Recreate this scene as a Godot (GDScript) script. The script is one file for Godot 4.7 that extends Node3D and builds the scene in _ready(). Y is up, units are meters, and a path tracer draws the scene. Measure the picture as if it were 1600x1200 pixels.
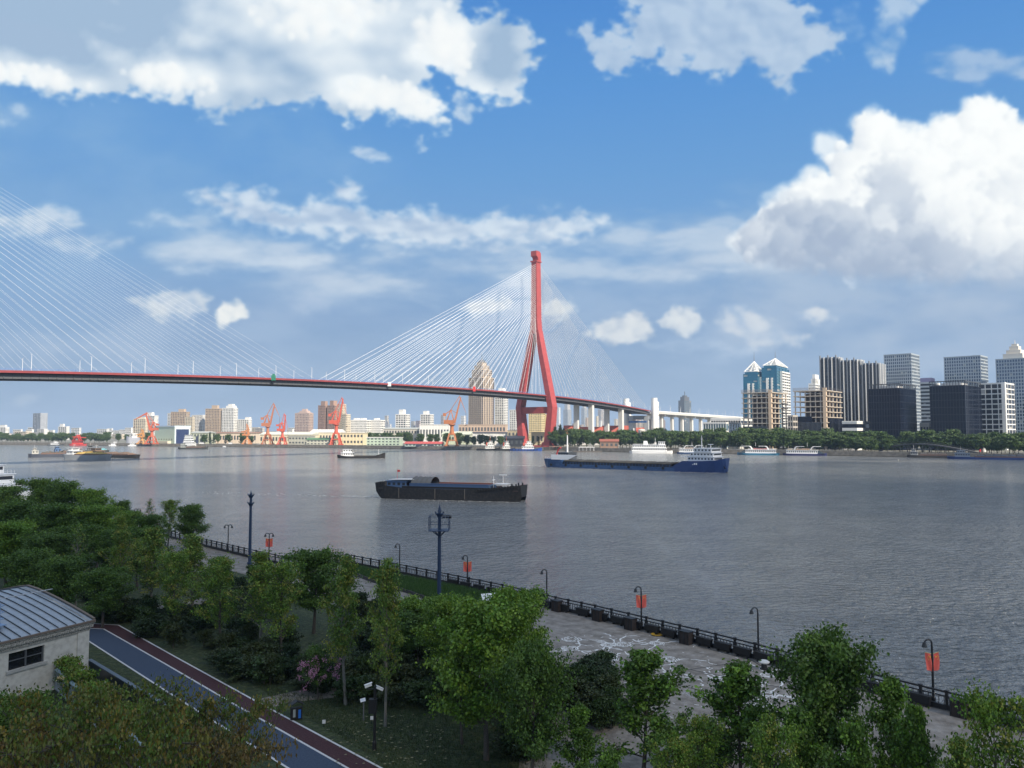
extends Node3D
# River bend with a red cable-stayed bridge, seen over a riverside park. Metres, y up, camera looks along -z.

const F := 1240.0        # focal length in pixels of the 1600 x 1200 photograph
const CAM_H := 19.5      # metres above the river
const HORIZON := 674.0   # row of the horizon
const PARK := 3.0        # level of the near bank
var pitch := atan((HORIZON - 600.0) / F)
var taken := {}
var mats := {}
var rng := RandomNumberGenerator.new()

# ---------------------------------------------------------------- pixels to places
func ray(px: float, py: float) -> Vector3:
	var v := Vector3(px - 800.0, 600.0 - py, -F)
	return v.rotated(Vector3.RIGHT, pitch).normalized()

func gp(px: float, py: float, y: float = 0.0) -> Vector3:
	var r := ray(px, py)
	return Vector3(0, CAM_H, 0) + r * ((y - CAM_H) / r.y)

func at(px: float, py: float, d: float) -> Vector3:
	var r := ray(px, py)
	return Vector3(0, CAM_H, 0) + r * (d / -r.z)

func on(px: float, d: float, y: float) -> Vector3:
	# the point at depth d and level y that shows in column px
	var x := (px - 800.0) / F * (d * cos(pitch) + (y - CAM_H) * sin(pitch))
	return Vector3(x, y, -d)

func top_at(py: float, d: float) -> float:
	return at(800, py, d).y

# ---------------------------------------------------------------- mesh building
class MB:
	var v := PackedVector3Array()
	var n := PackedVector3Array()
	var c := PackedColorArray()
	var col := Color(1, 1, 1)
	var use_col := false
	func tri3(a: Vector3, b: Vector3, d: Vector3, na: Vector3, nb: Vector3, nd: Vector3) -> void:
		if (d - a).cross(b - a).dot(na + nb + nd) < 0.0:
			v.append(a); v.append(d); v.append(b); n.append(na); n.append(nd); n.append(nb)
		else:
			v.append(a); v.append(b); v.append(d); n.append(na); n.append(nb); n.append(nd)
		if use_col:
			c.append(col); c.append(col); c.append(col)
	func tri(a: Vector3, b: Vector3, d: Vector3, out := Vector3.ZERO) -> void:
		var nn := (d - a).cross(b - a).normalized()
		if out != Vector3.ZERO and nn.dot(out) < 0.0:
			nn = -nn
		tri3(a, b, d, nn, nn, nn)
	func quad(a: Vector3, b: Vector3, d: Vector3, e: Vector3, out := Vector3.ZERO) -> void:
		tri(a, b, d, out); tri(a, d, e, out)
	func box(mn: Vector3, mx: Vector3) -> void:
		var ce := (mn + mx) * 0.5
		obox(ce, (mx - mn), Basis())
	func obox(ce: Vector3, s: Vector3, b: Basis) -> void:
		var x := b.x * s.x * 0.5
		var y := b.y * s.y * 0.5
		var z := b.z * s.z * 0.5
		quad(ce + x - y - z, ce + x + y - z, ce + x + y + z, ce + x - y + z, x)
		quad(ce - x - y - z, ce - x + y - z, ce - x + y + z, ce - x - y + z, -x)
		quad(ce - x + y - z, ce + x + y - z, ce + x + y + z, ce - x + y + z, y)
		quad(ce - x - y - z, ce + x - y - z, ce + x - y + z, ce - x - y + z, -y)
		quad(ce - x - y + z, ce + x - y + z, ce + x + y + z, ce - x + y + z, z)
		quad(ce - x - y - z, ce + x - y - z, ce + x + y - z, ce - x + y - z, -z)
	func beam(a: Vector3, b: Vector3, w: float, h: float) -> void:
		var d := b - a
		if d.length() < 0.0001:
			return
		var up := Vector3.UP if absf(d.normalized().y) < 0.95 else Vector3.RIGHT
		var x := d.normalized()
		var z := x.cross(up).normalized()
		var y := z.cross(x)
		obox((a + b) * 0.5, Vector3(d.length(), h, w), Basis(x, y, z))
	func taper(a: Vector3, b: Vector3, xd: Vector3, zd: Vector3, sa: Vector2, sb: Vector2) -> void:
		# a box from section sa at a to section sb at b, both spanned by xd and zd
		var p := []
		for e in [[a, sa], [b, sb]]:
			for k in [[-1, -1], [1, -1], [1, 1], [-1, 1]]:
				p.append(e[0] + xd * (e[1].x * 0.5 * k[0]) + zd * (e[1].y * 0.5 * k[1]))
		var mid := (a + b) * 0.5
		for k in 4:
			var j := (k + 1) % 4
			quad(p[k], p[j], p[j + 4], p[k + 4], (p[k] + p[j] + p[j + 4] + p[k + 4]) * 0.25 - mid)
		quad(p[0], p[1], p[2], p[3], a - b)
		quad(p[4], p[5], p[6], p[7], b - a)
	func tube(pts: Array, radii: Array, sides: int, caps := true) -> void:
		var rings := []
		var last := Vector3.RIGHT
		for i in pts.size():
			var d: Vector3 = (pts[mini(i + 1, pts.size() - 1)] - pts[maxi(i - 1, 0)]).normalized()
			var x := (last - d * last.dot(d))
			if x.length() < 0.05:
				x = d.cross(Vector3.FORWARD) if absf(d.z) < 0.9 else d.cross(Vector3.UP)
			x = x.normalized()
			last = x
			var y := d.cross(x)
			var ring := []
			for k in sides:
				var a := TAU * k / sides
				var nn := x * cos(a) + y * sin(a)
				ring.append([pts[i] + nn * float(radii[i]), nn])
			rings.append(ring)
		for i in pts.size() - 1:
			for k in sides:
				var j := (k + 1) % sides
				var A = rings[i][k]; var B = rings[i][j]; var C = rings[i + 1][j]; var D = rings[i + 1][k]
				tri3(A[0], B[0], C[0], A[1], B[1], C[1])
				tri3(A[0], C[0], D[0], A[1], C[1], D[1])
		if caps:
			for e in [0, pts.size() - 1]:
				var o: Vector3 = pts[e] - pts[1 if e == 0 else pts.size() - 2]
				for k in range(1, sides - 1):
					tri(rings[e][0][0], rings[e][k][0], rings[e][k + 1][0], o)
	func lathe(prof: Array, sides: int, o := Vector3.ZERO) -> void:
		for i in prof.size() - 1:
			var p: Vector2 = prof[i]
			var q: Vector2 = prof[i + 1]
			var t := q - p
			var nn := Vector2(t.y, -t.x).normalized()
			for k in sides:
				var a := TAU * k / sides
				var b := TAU * (k + 1) / sides
				var ca := Vector3(cos(a), 0, sin(a)); var cb := Vector3(cos(b), 0, sin(b))
				var na := ca * nn.x + Vector3.UP * nn.y
				var nb := cb * nn.x + Vector3.UP * nn.y
				var A := o + ca * p.x + Vector3.UP * p.y; var B := o + cb * p.x + Vector3.UP * p.y
				var C := o + cb * q.x + Vector3.UP * q.y; var D := o + ca * q.x + Vector3.UP * q.y
				if p.x > 0.0001:
					tri3(A, B, C, na, nb, nb)
				if q.x > 0.0001:
					tri3(A, C, D, na, nb, na)
	func prism(poly: PackedVector2Array, y0: float, y1: float) -> void:
		# poly holds (x, z)
		var ix := Geometry2D.triangulate_polygon(poly)
		for k in range(0, ix.size(), 3):
			var a := poly[ix[k]]; var b := poly[ix[k + 1]]; var d := poly[ix[k + 2]]
			tri(Vector3(a.x, y1, a.y), Vector3(b.x, y1, b.y), Vector3(d.x, y1, d.y), Vector3.UP)
			if y1 > y0:
				tri(Vector3(a.x, y0, a.y), Vector3(b.x, y0, b.y), Vector3(d.x, y0, d.y), Vector3.DOWN)
		if y1 > y0:
			var cw := Geometry2D.is_polygon_clockwise(poly)
			for k in poly.size():
				var a := poly[k]; var b := poly[(k + 1) % poly.size()]
				var e := b - a
				var o := Vector3(e.y, 0, -e.x) * (-1.0 if cw else 1.0)
				quad(Vector3(a.x, y0, a.y), Vector3(b.x, y0, b.y), Vector3(b.x, y1, b.y), Vector3(a.x, y1, a.y), o)
	func profile(poly: PackedVector2Array, o: Vector3, xd: Vector3, yd: Vector3, depth: Vector3) -> void:
		# poly in the plane (xd, yd) through o, extruded by depth
		var ix := Geometry2D.triangulate_polygon(poly)
		for k in range(0, ix.size(), 3):
			var p := []
			for j in 3:
				p.append(o + xd * poly[ix[k + j]].x + yd * poly[ix[k + j]].y)
			tri(p[0], p[1], p[2], -depth)
			tri(p[0] + depth, p[1] + depth, p[2] + depth, depth)
		var cw := Geometry2D.is_polygon_clockwise(poly)
		for k in poly.size():
			var a2 := poly[k]; var b2 := poly[(k + 1) % poly.size()]
			var a := o + xd * a2.x + yd * a2.y
			var b := o + xd * b2.x + yd * b2.y
			var e := b2 - a2
			var w := Vector2(e.y, -e.x) * (-1.0 if cw else 1.0)
			quad(a, b, b + depth, a + depth, xd * w.x + yd * w.y)
	func hull(st: Array, deck := true) -> void:
		# stations [x, half width below, half width above, y below, y above]
		for i in st.size() - 1:
			var p = st[i]; var q = st[i + 1]
			for s in [-1.0, 1.0]:
				quad(Vector3(p[0], p[3], p[1] * s), Vector3(q[0], q[3], q[1] * s), Vector3(q[0], q[4], q[2] * s), Vector3(p[0], p[4], p[2] * s), Vector3(0, 0, s))
			if deck:
				quad(Vector3(p[0], p[4], -p[2]), Vector3(q[0], q[4], -q[2]), Vector3(q[0], q[4], q[2]), Vector3(p[0], p[4], p[2]), Vector3.UP)
		for e in [[st[0], -1.0], [st[st.size() - 1], 1.0]]:
			var p = e[0]
			if p[1] > 0.01 or p[2] > 0.01:
				quad(Vector3(p[0], p[3], -p[1]), Vector3(p[0], p[3], p[1]), Vector3(p[0], p[4], p[2]), Vector3(p[0], p[4], -p[2]), Vector3(e[1], 0, 0))
	func sheet(pts: Array, w: float, y: float) -> void:
		# a flat ribbon along points
		for i in pts.size() - 1:
			var a: Vector3 = pts[i]; var b: Vector3 = pts[i + 1]
			var s := (b - a).cross(Vector3.UP).normalized() * w * 0.5
			a.y = y; b.y = y
			quad(a - s, a + s, b + s, b - s, Vector3.UP)
	func done() -> ArrayMesh:
		var m := ArrayMesh.new()
		var arr := []
		arr.resize(Mesh.ARRAY_MAX)
		arr[Mesh.ARRAY_VERTEX] = v
		arr[Mesh.ARRAY_NORMAL] = n
		if use_col:
			arr[Mesh.ARRAY_COLOR] = c
		m.add_surface_from_arrays(Mesh.PRIMITIVE_TRIANGLES, arr)
		return m

# ---------------------------------------------------------------- nodes
func numbered(called: String) -> String:
	if not taken.has(called):
		taken[called] = 0
		return called
	taken[called] += 1
	return "%s_%03d" % [called, taken[called]]

func tag(o: Node, label: String, category: String, group := "", kind := "") -> void:
	if label: o.set_meta("label", label)
	if category: o.set_meta("category", category)
	if group: o.set_meta("group", group)
	if kind: o.set_meta("kind", kind)

func thing(called: String, label: String, category: String, pos := Vector3.ZERO, yaw := 0.0, group := "") -> Node3D:
	var o := Node3D.new()
	o.name = numbered(called)
	add_child(o)
	o.position = pos
	o.rotation.y = yaw
	tag(o, label, category, group)
	return o

func part(called: String, mesh: Mesh, m: Material, parent: Node, stuff := false, label := "") -> MeshInstance3D:
	var o := MeshInstance3D.new()
	o.name = called
	o.mesh = mesh
	o.material_override = m
	parent.add_child(o, true)
	if stuff: o.set_meta("kind", "stuff")
	if label: o.set_meta("label", label)
	return o

func structure(called: String, mesh: Mesh, m: Material) -> MeshInstance3D:
	var o := MeshInstance3D.new()
	o.name = numbered(called)
	o.mesh = mesh
	o.material_override = m
	add_child(o)
	o.set_meta("kind", "structure")
	return o

# ---------------------------------------------------------------- materials
func mat(r: float, g: float, b: float, rough := 0.7, metal := 0.0) -> StandardMaterial3D:
	var key := "%.3f %.3f %.3f %.2f %.2f" % [r, g, b, rough, metal]
	if not mats.has(key):
		var m := StandardMaterial3D.new()
		m.albedo_color = Color(r, g, b).linear_to_srgb()
		m.roughness = rough
		m.metallic = metal
		m.cull_mode = BaseMaterial3D.CULL_DISABLED
		mats[key] = m
	return mats[key]

func noise_tex(sd: int, freq: float, oct: int, ramp: Array, size := 512, as_normal := false, bump := 4.0) -> NoiseTexture2D:
	var nz := FastNoiseLite.new()
	nz.seed = sd
	nz.noise_type = FastNoiseLite.TYPE_SIMPLEX_SMOOTH
	nz.frequency = freq
	nz.fractal_octaves = oct
	nz.fractal_gain = 0.55
	var t := NoiseTexture2D.new()
	t.width = size
	t.height = size
	t.seamless = true
	t.noise = nz
	if as_normal:
		t.as_normal_map = true
		t.bump_strength = bump
	else:
		var g := Gradient.new()
		var off := PackedFloat32Array()
		var cols := PackedColorArray()
		for e in ramp:
			off.append(e[0])
			cols.append(Color(e[1], e[2], e[3]).linear_to_srgb())
		g.offsets = off
		g.colors = cols
		t.color_ramp = g
	return t

func mottled(key: String, sd: int, tile: float, freq: float, oct: int, ramp: Array, rough := 0.85, bump := 0.0) -> StandardMaterial3D:
	if mats.has(key):
		return mats[key]
	var m := StandardMaterial3D.new()
	m.albedo_texture = noise_tex(sd, freq, oct, ramp)
	m.uv1_triplanar = true
	m.uv1_world_triplanar = true
	m.uv1_scale = Vector3.ONE / tile
	m.roughness = rough
	m.cull_mode = BaseMaterial3D.CULL_DISABLED
	if bump > 0.0:
		m.normal_enabled = true
		m.normal_texture = noise_tex(sd + 7, freq * 2.0, oct, [], 512, true, bump)
	mats[key] = m
	return m

func leafy(key: String, r: float, g: float, b: float, through := 0.5) -> StandardMaterial3D:
	if mats.has(key):
		return mats[key]
	var m := StandardMaterial3D.new()
	m.albedo_color = Color(r, g, b).linear_to_srgb()
	m.vertex_color_use_as_albedo = true
	m.roughness = 0.6
	m.backlight_enabled = true
	m.backlight = Color(through, through, through * 0.7)
	m.cull_mode = BaseMaterial3D.CULL_DISABLED
	mats[key] = m
	return m

func _ready() -> void:
	rng.seed = 20240917
	# ---- camera
	var cam := Camera3D.new()
	cam.name = "camera"
	cam.fov = rad_to_deg(2.0 * atan(600.0 / F))
	cam.far = 20000.0
	cam.near = 0.1
	add_child(cam)
	cam.position = Vector3(0, CAM_H, 0)
	cam.rotation.x = pitch
	cam.current = true
	# ---- sky and air
	var env := Environment.new()
	env.background_mode = Environment.BG_SKY
	env.tonemap_mode = Environment.TONE_MAPPER_LINEAR
	env.tonemap_exposure = 1.5
	env.sdfgi_enabled = true
	env.ssao_enabled = true
	env.ssil_enabled = true
	env.fog_enabled = true
	env.fog_density = 0.00011
	env.fog_light_color = Color(0.68, 0.77, 0.88)
	var sky := Sky.new()
	var pan := PanoramaSkyMaterial.new()
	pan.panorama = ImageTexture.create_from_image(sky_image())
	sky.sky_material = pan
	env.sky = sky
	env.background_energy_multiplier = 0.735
	var we := WorldEnvironment.new()
	we.name = "world_environment"
	we.environment = env
	add_child(we)
	# ---- sun: from the right, a little behind the camera
	var sun := DirectionalLight3D.new()
	sun.name = "sun"
	sun.light_energy = 1.6
	sun.light_color = Color(1.0, 0.95, 0.87)
	sun.light_angular_distance = 0.5
	sun.shadow_enabled = true
	add_child(sun)
	var el := deg_to_rad(40.0)
	var az := deg_to_rad(49.0)
	var to_sun := Vector3(cos(el) * cos(az), sin(el), cos(el) * sin(az))
	sun.look_at_from_position(to_sun * 100.0, Vector3.ZERO, Vector3.UP)
	# ---- the place
	build_terrain()
	build_shade_cloud(to_sun)
	build_bridge()
	build_right_bank_towers()
	build_left_bank_town()
	build_shipyard()
	build_far_bank()
	build_ships()
	build_promenade()
	build_park_buildings()
	build_trees()
	build_details()

# ---------------------------------------------------------------- sky
func sky_base(el: float) -> Vector3:
	var stops := [[-90.0, 142, 164, 184], [0.0, 149, 171, 195], [4.0, 142, 167, 195], [8.0, 131, 161, 197], [13.0, 117, 160, 205], [18.0, 103, 154, 207], [24.0, 88, 145, 206], [30.0, 76, 134, 202], [45.0, 62, 116, 190], [90.0, 50, 96, 170]]
	for i in stops.size() - 1:
		if el <= stops[i + 1][0]:
			var t: float = (el - stops[i][0]) / (stops[i + 1][0] - stops[i][0])
			return Vector3(stops[i][1], stops[i][2], stops[i][3]).lerp(Vector3(stops[i + 1][1], stops[i + 1][2], stops[i + 1][3]), t) / 255.0
	return Vector3(0.19, 0.37, 0.67)

func seg_dist(p: Vector2, a: Vector2, b: Vector2) -> float:
	var ab := b - a
	var t := clampf((p - a).dot(ab) / maxf(ab.length_squared(), 0.0001), 0.0, 1.0)
	return p.distance_to(a + ab * t)

func sky_image() -> Image:
	var W := 4096
	var H := 2048
	var nz := FastNoiseLite.new()
	nz.seed = 11
	nz.noise_type = FastNoiseLite.TYPE_SIMPLEX_SMOOTH
	nz.frequency = 1.0
	nz.fractal_octaves = 6
	nz.fractal_gain = 0.52
	var ns := FastNoiseLite.new()
	ns.seed = 23
	ns.noise_type = FastNoiseLite.TYPE_SIMPLEX_SMOOTH
	ns.frequency = 1.0
	ns.fractal_octaves = 3
	ns.fractal_gain = 0.45
	var cell := FastNoiseLite.new()
	cell.seed = 9
	cell.noise_type = FastNoiseLite.TYPE_CELLULAR
	cell.frequency = 1.0
	cell.cellular_return_type = FastNoiseLite.RETURN_DISTANCE
	cell.fractal_type = FastNoiseLite.FRACTAL_FBM
	cell.fractal_octaves = 4
	cell.fractal_gain = 0.5
	# the whole sky at low resolution: blue air with dense cloud
	var lw := 512
	var lh := 256
	var low := Image.create_empty(lw, lh, false, Image.FORMAT_RGB8)
	for y in lh:
		var el := 90.0 - (y + 0.5) / lh * 180.0
		var base := sky_base(el)
		for x in lw:
			var col := base
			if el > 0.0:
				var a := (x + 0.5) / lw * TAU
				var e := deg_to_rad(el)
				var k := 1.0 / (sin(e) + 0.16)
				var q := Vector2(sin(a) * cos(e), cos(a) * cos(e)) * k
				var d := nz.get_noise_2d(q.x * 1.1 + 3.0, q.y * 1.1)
				var al := smoothstep(-0.34, 0.12, d) * 0.93  # coverage raised out of view, added to brighten and neutralise the foreground shade
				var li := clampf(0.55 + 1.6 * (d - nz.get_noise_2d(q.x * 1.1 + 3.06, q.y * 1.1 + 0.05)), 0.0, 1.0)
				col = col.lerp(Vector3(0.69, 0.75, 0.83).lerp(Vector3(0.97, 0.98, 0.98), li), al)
			low.set_pixel(x, y, Color(col.x, col.y, col.z))
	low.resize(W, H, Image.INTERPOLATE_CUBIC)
	# the part the photograph shows, cloud by cloud
	var half := int(47.0 / 360.0 * W)
	var r0 := int((90.0 - 41.0) / 180.0 * H)
	var r1 := H / 2 + 1
	var cw := half * 2
	var ch := r1 - r0
	var R := PackedVector3Array()
	R.resize(cw * ch)
	var UV := PackedVector2Array()
	UV.resize(cw * ch)
	for j in ch:
		var e := deg_to_rad(90.0 - (r0 + j + 0.5) / H * 180.0)
		var base := sky_base(rad_to_deg(e))
		for i in cw:
			var a := (i - half + 0.5) / W * TAU
			var v := Vector3(sin(a) * cos(e), sin(e), -cos(a) * cos(e)).rotated(Vector3.RIGHT, -pitch)
			UV[j * cw + i] = Vector2(800.0 + F * v.x / -v.z, 600.0 - F * v.y / -v.z)
			R[j * cw + i] = base
	# [points, edge softness, edge roughness, opacity, noise size, light colour, dark colour, kind]
	var white := Vector3(0.97, 0.98, 0.975)
	var pale := Vector3(0.83, 0.875, 0.915)
	var grey := Vector3(0.70, 0.765, 0.845)
	var dusk := Vector3(0.62, 0.70, 0.80)
	var veil := Vector3(0.66, 0.74, 0.835)
	var clouds := [
		[[-300,160, 200,190, 480,200, 560,260, 500,330, 300,420, 100,500, -300,520], 130, 30, 0.55, [300, 160], Vector3(0.57, 0.705, 0.835), Vector3(0.50, 0.66, 0.82), 0],
		[[0,520, 200,470, 450,400, 700,380, 1000,370, 1250,330, 1700,400, 1700,600, 1300,620, 900,560, 500,570, 100,600], 60, 40, 0.55, [260, 90], veil, Vector3(0.58, 0.68, 0.80), 0],
		[[1080,400, 1180,370, 1400,420, 1700,430, 1700,600, 1400,560, 1200,540, 1050,470], 40, 40, 0.6, [240, 110], Vector3(0.72, 0.775, 0.84), Vector3(0.62, 0.70, 0.80), 0],
		[[250,385, 320,350, 400,375, 560,390, 760,395, 950,360, 1060,350, 1180,345, 1200,420, 1000,440, 700,445, 520,450, 400,425, 280,415], 26, 26, 0.72, [190, 60], Vector3(0.80, 0.845, 0.89), Vector3(0.66, 0.735, 0.83), 0],
		[[300,300, 350,305, 410,305, 450,325, 520,318, 533,292, 550,288, 560,305, 545,320, 580,340, 640,337, 690,335, 740,350, 790,335, 870,340, 945,352, 900,370, 820,372, 740,380, 660,378, 560,370, 470,358, 400,355, 360,335], 14, 15, 0.85, [110, 55], Vector3(0.86, 0.895, 0.925), Vector3(0.68, 0.75, 0.84), 1],
		[[255,400, 330,385, 420,388, 510,400, 500,420, 430,415, 340,418, 290,425], 14, 14, 0.6, [110, 40], pale, grey, 0],
		[[430,440, 480,430, 520,450, 505,485, 460,488], 18, 12, 0.55, [90, 60], Vector3(0.72, 0.78, 0.86), veil, 0],
		[[-60,345, 40,335, 75,325, 120,345, 205,375, 190,390, 120,388, 40,365, -60,380], 12, 14, 0.75, [90, 50], Vector3(0.86, 0.89, 0.915), grey, 0],
		[[205,345, 240,333, 290,350, 250,356], 9, 8, 0.6, [70, 40], pale, grey, 0],
		[[205,468, 240,457, 290,458, 325,467, 315,485, 300,500, 250,490, 225,480], 8, 10, 0.8, [80, 55], Vector3(0.86, 0.88, 0.89), grey, 1],
		[[340,490, 352,475, 372,473, 388,487, 375,500, 345,508], 5, 6, 0.95, [50, 40], Vector3(0.95, 0.95, 0.93), Vector3(0.8, 0.84, 0.87), 1],
		[[548,232, 570,224, 605,236, 610,248, 580,247, 558,243], 5, 7, 0.75, [60, 35], Vector3(0.80, 0.855, 0.91), grey, 0],
		[[-80,-150, -80,125, 40,130, 75,148, 160,150, 240,145, 300,152, 330,178, 372,168, 425,158, 500,160, 545,178, 600,172, 640,195, 692,196, 688,170, 668,140, 676,112, 715,122, 740,138, 790,152, 818,140, 822,110, 836,70, 820,38, 780,15, 762,28, 735,34, 712,0, 700,-150], 12, 20, 0.95, [150, 100], Vector3(0.955, 0.968, 0.965), Vector3(0.63, 0.72, 0.815), 2],
		[[700,150, 722,145, 748,170, 735,188, 716,190], 6, 8, 0.75, [50, 40], pale, grey, 0],
		[[650,222, 662,210, 668,232, 655,238], 4, 5, 0.6, [40, 30], pale, grey, 0],
		[[-40,172, 30,165, 50,172, 20,192, -40,190], 10, 8, 0.6, [60, 40], pale, grey, 0],
		[[975,-150, 980,0, 992,25, 985,55, 965,50, 930,48, 908,45, 925,75, 938,112, 990,105, 1030,80, 1045,115, 1078,100, 1130,112, 1160,95, 1200,115, 1220,135, 1235,105, 1270,80, 1300,75, 1300,45, 1255,30, 1245,0, 1240,-150], 12, 20, 0.88, [90, 75], Vector3(0.75, 0.81, 0.875), Vector3(0.655, 0.735, 0.83), 1],
		[[1380,-150, 1375,10, 1358,50, 1352,85, 1388,107, 1412,80, 1416,35, 1440,0, 1450,-150], 8, 12, 0.8, [80, 70], Vector3(0.77, 0.83, 0.89), Vector3(0.66, 0.745, 0.84), 0],
		[[1432,88, 1480,76, 1560,84, 1680,80, 1680,118, 1560,122, 1500,126, 1450,108], 10, 12, 0.75, [100, 50], Vector3(0.70, 0.775, 0.865), Vector3(0.60, 0.70, 0.82), 0],
		[[1310,20, 1340,10, 1345,60, 1305,55], 10, 10, 0.35, [60, 40], Vector3(0.70, 0.775, 0.865), grey, 0],
		[[1195,322, 1225,300, 1258,282, 1262,266, 1285,264, 1302,282, 1300,262, 1276,238, 1280,214, 1306,216, 1336,238, 1338,190, 1362,172, 1398,184, 1420,196, 1452,204, 1462,184, 1500,182, 1512,160, 1545,152, 1575,168, 1598,200, 1640,160, 1720,180, 1720,470, 1500,470, 1380,440, 1280,430, 1180,410, 1140,380], 9, 12, 0.85, [110, 85], white, Vector3(0.63, 0.69, 0.775), 3],
		[[915,520, 940,503, 975,490, 1000,490, 1020,520, 1010,532, 960,535], 7, 8, 0.85, [70, 50], Vector3(0.89, 0.90, 0.90), Vector3(0.72, 0.765, 0.82), 1],
		[[1030,500, 1055,482, 1082,480, 1098,508, 1080,522, 1055,518], 6, 8, 0.8, [60, 45], Vector3(0.88, 0.895, 0.90), Vector3(0.72, 0.765, 0.82), 1],
		[[1120,505, 1140,482, 1165,476, 1190,496, 1215,515, 1240,525, 1270,520, 1240,545, 1180,540], 9, 10, 0.65, [70, 50], Vector3(0.84, 0.86, 0.88), veil, 1],
		[[1240,492, 1275,480, 1308,498, 1270,505], 7, 6, 0.75, [60, 35], Vector3(0.86, 0.875, 0.885), veil, 1],
		[[842,475, 860,475, 890,468, 905,490, 880,500, 850,492], 6, 8, 0.75, [60, 35], Vector3(0.88, 0.895, 0.90), veil, 1],
		[[715,485, 750,467, 785,462, 805,475, 780,485, 740,490], 6, 8, 0.75, [60, 35], Vector3(0.86, 0.875, 0.885), veil, 1],
		[[1020,545, 1100,535, 1200,552, 1100,560], 10, 8, 0.35, [80, 35], pale, veil, 0],
		[[1318,436, 1332,430, 1345,444, 1330,450], 4, 4, 0.6, [40, 30], pale, veil, 0],
		[[20,630, 50,612, 64,618, 45,636], 7, 6, 0.5, [50, 30], Vector3(0.75, 0.79, 0.83), veil, 0],
		[[0,560, 80,535, 200,530, 260,560, 150,580], 30, 20, 0.35, [120, 60], Vector3(0.72, 0.77, 0.84), veil, 0],
	]
	var bright := [[470, 20, 190, 60, 0.5], [600, 40, 120, 60, 0.35], [690, 70, 70, 60, 0.6], [560, 140, 90, 28, 0.6], [280, 112, 110, 26, 0.4], [60, 118, 90, 26, 0.45], [130, 135, 50, 18, 0.35], [650, 165, 60, 24, 0.45],
		[140, 35, 250, 80, -0.85], [330, 80, 130, 30, -0.22], [780, 90, 50, 60, -0.55], [480, 110, 120, 25, -0.2], [420, 150, 90, 20, -0.2]]
	var dark := [[1395, 325, 60, 45, 0.75], [1300, 375, 70, 40, 0.7], [1255, 360, 70, 30, 0.5], [1430, 380, 70, 40, 0.5], [1210, 385, 60, 40, 0.6], [1350, 420, 160, 40, 0.7], [1560, 430, 140, 40, 0.45], [1570, 315, 40, 22, 0.25], [1330, 265, 30, 18, 0.15], [1230, 340, 30, 18, 0.3]]
	for c in clouds:
		var P := PackedVector2Array()
		var mn := Vector2(1e9, 1e9)
		var mx := -mn
		for k in range(0, c[0].size(), 2):
			var q := Vector2(c[0][k], c[0][k + 1])
			P.append(q)
			mn = Vector2(minf(mn.x, q.x), minf(mn.y, q.y))
			mx = Vector2(maxf(mx.x, q.x), maxf(mx.y, q.y))
		var soft: float = c[1]
		var amp: float = c[2]
		var marg := soft + amp * 1.2 + 4.0
		mn -= Vector2(marg, marg)
		mx += Vector2(marg, marg)
		var step := 6.0
		var gw := int((mx.x - mn.x) / step) + 2
		var gh := int((mx.y - mn.y) / step) + 2
		var G := PackedFloat32Array()
		G.resize(gw * gh)
		for gy in gh:
			for gx in gw:
				var q := mn + Vector2(gx, gy) * step
				var dd := 1e9
				for k in P.size():
					dd = minf(dd, seg_dist(q, P[k], P[(k + 1) % P.size()]))
				G[gy * gw + gx] = dd if Geometry2D.is_point_in_polygon(q, P) else -dd
		var fx: float = 1.0 / c[4][0]
		var fy: float = 1.0 / c[4][1]
		var kind: int = c[7]
		for j in ch:
			if mx.y < -120.0 and j > 0:
				break
			for i in cw:
				var uv := UV[j * cw + i]
				if uv.x < mn.x or uv.x > mx.x or uv.y < mn.y or uv.y > mx.y:
					continue
				var g := (uv - mn) / step
				var x0 := mini(int(g.x), gw - 2)
				var y0 := mini(int(g.y), gh - 2)
				var tx := g.x - x0
				var ty := g.y - y0
				var o := y0 * gw + x0
				var sd := lerpf(lerpf(G[o], G[o + 1], tx), lerpf(G[o + gw], G[o + gw + 1], tx), ty)
				if sd < -marg:
					continue
				var n := nz.get_noise_2d(uv.x * fx, uv.y * fy)
				var b := 0.0
				var wx := uv.x + n * 16.0
				var wy := uv.y + nz.get_noise_2d(uv.x * fx + 31.0, uv.y * fy) * 16.0
				if kind == 3:
					b = -0.35 - cell.get_noise_2d(wx / 62.0, wy / 56.0)
				elif kind > 0:
					b = (-0.35 - cell.get_noise_2d(wx / 40.0, wy / 34.0)) * 0.7
				if kind == 1 or kind == 2:
					b += ns.get_noise_2d(uv.x / 34.0, uv.y / 24.0 + 60.0) * 0.9
				if kind == 3:
					b += (-0.35 - cell.get_noise_2d(wx / 24.0 + 9.0, wy / 22.0)) * 0.45
				var d := sd + amp * (n * (1.1 if kind > 0 else 1.5) + b * 1.1)
				var al := smoothstep(-soft, soft, d) * float(c[3])
				if kind == 0:
					al *= clampf(0.72 + n * 1.1, 0.0, 1.0)
				if kind == 3:
					al *= 1.0 - smoothstep(375.0, 480.0, uv.y + n * 50.0)
				if al <= 0.003:
					continue
				var li := 0.5 + n * 0.8
				if kind == 1:
					var s1 := ns.get_noise_2d(uv.x * fx, uv.y * fy)
					li = 0.62 + (s1 - ns.get_noise_2d((uv.x + 9.0) * fx, (uv.y - 8.0) * fy)) * 1.2 + s1 * 0.35 + n * 0.25 + b * 0.10
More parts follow.
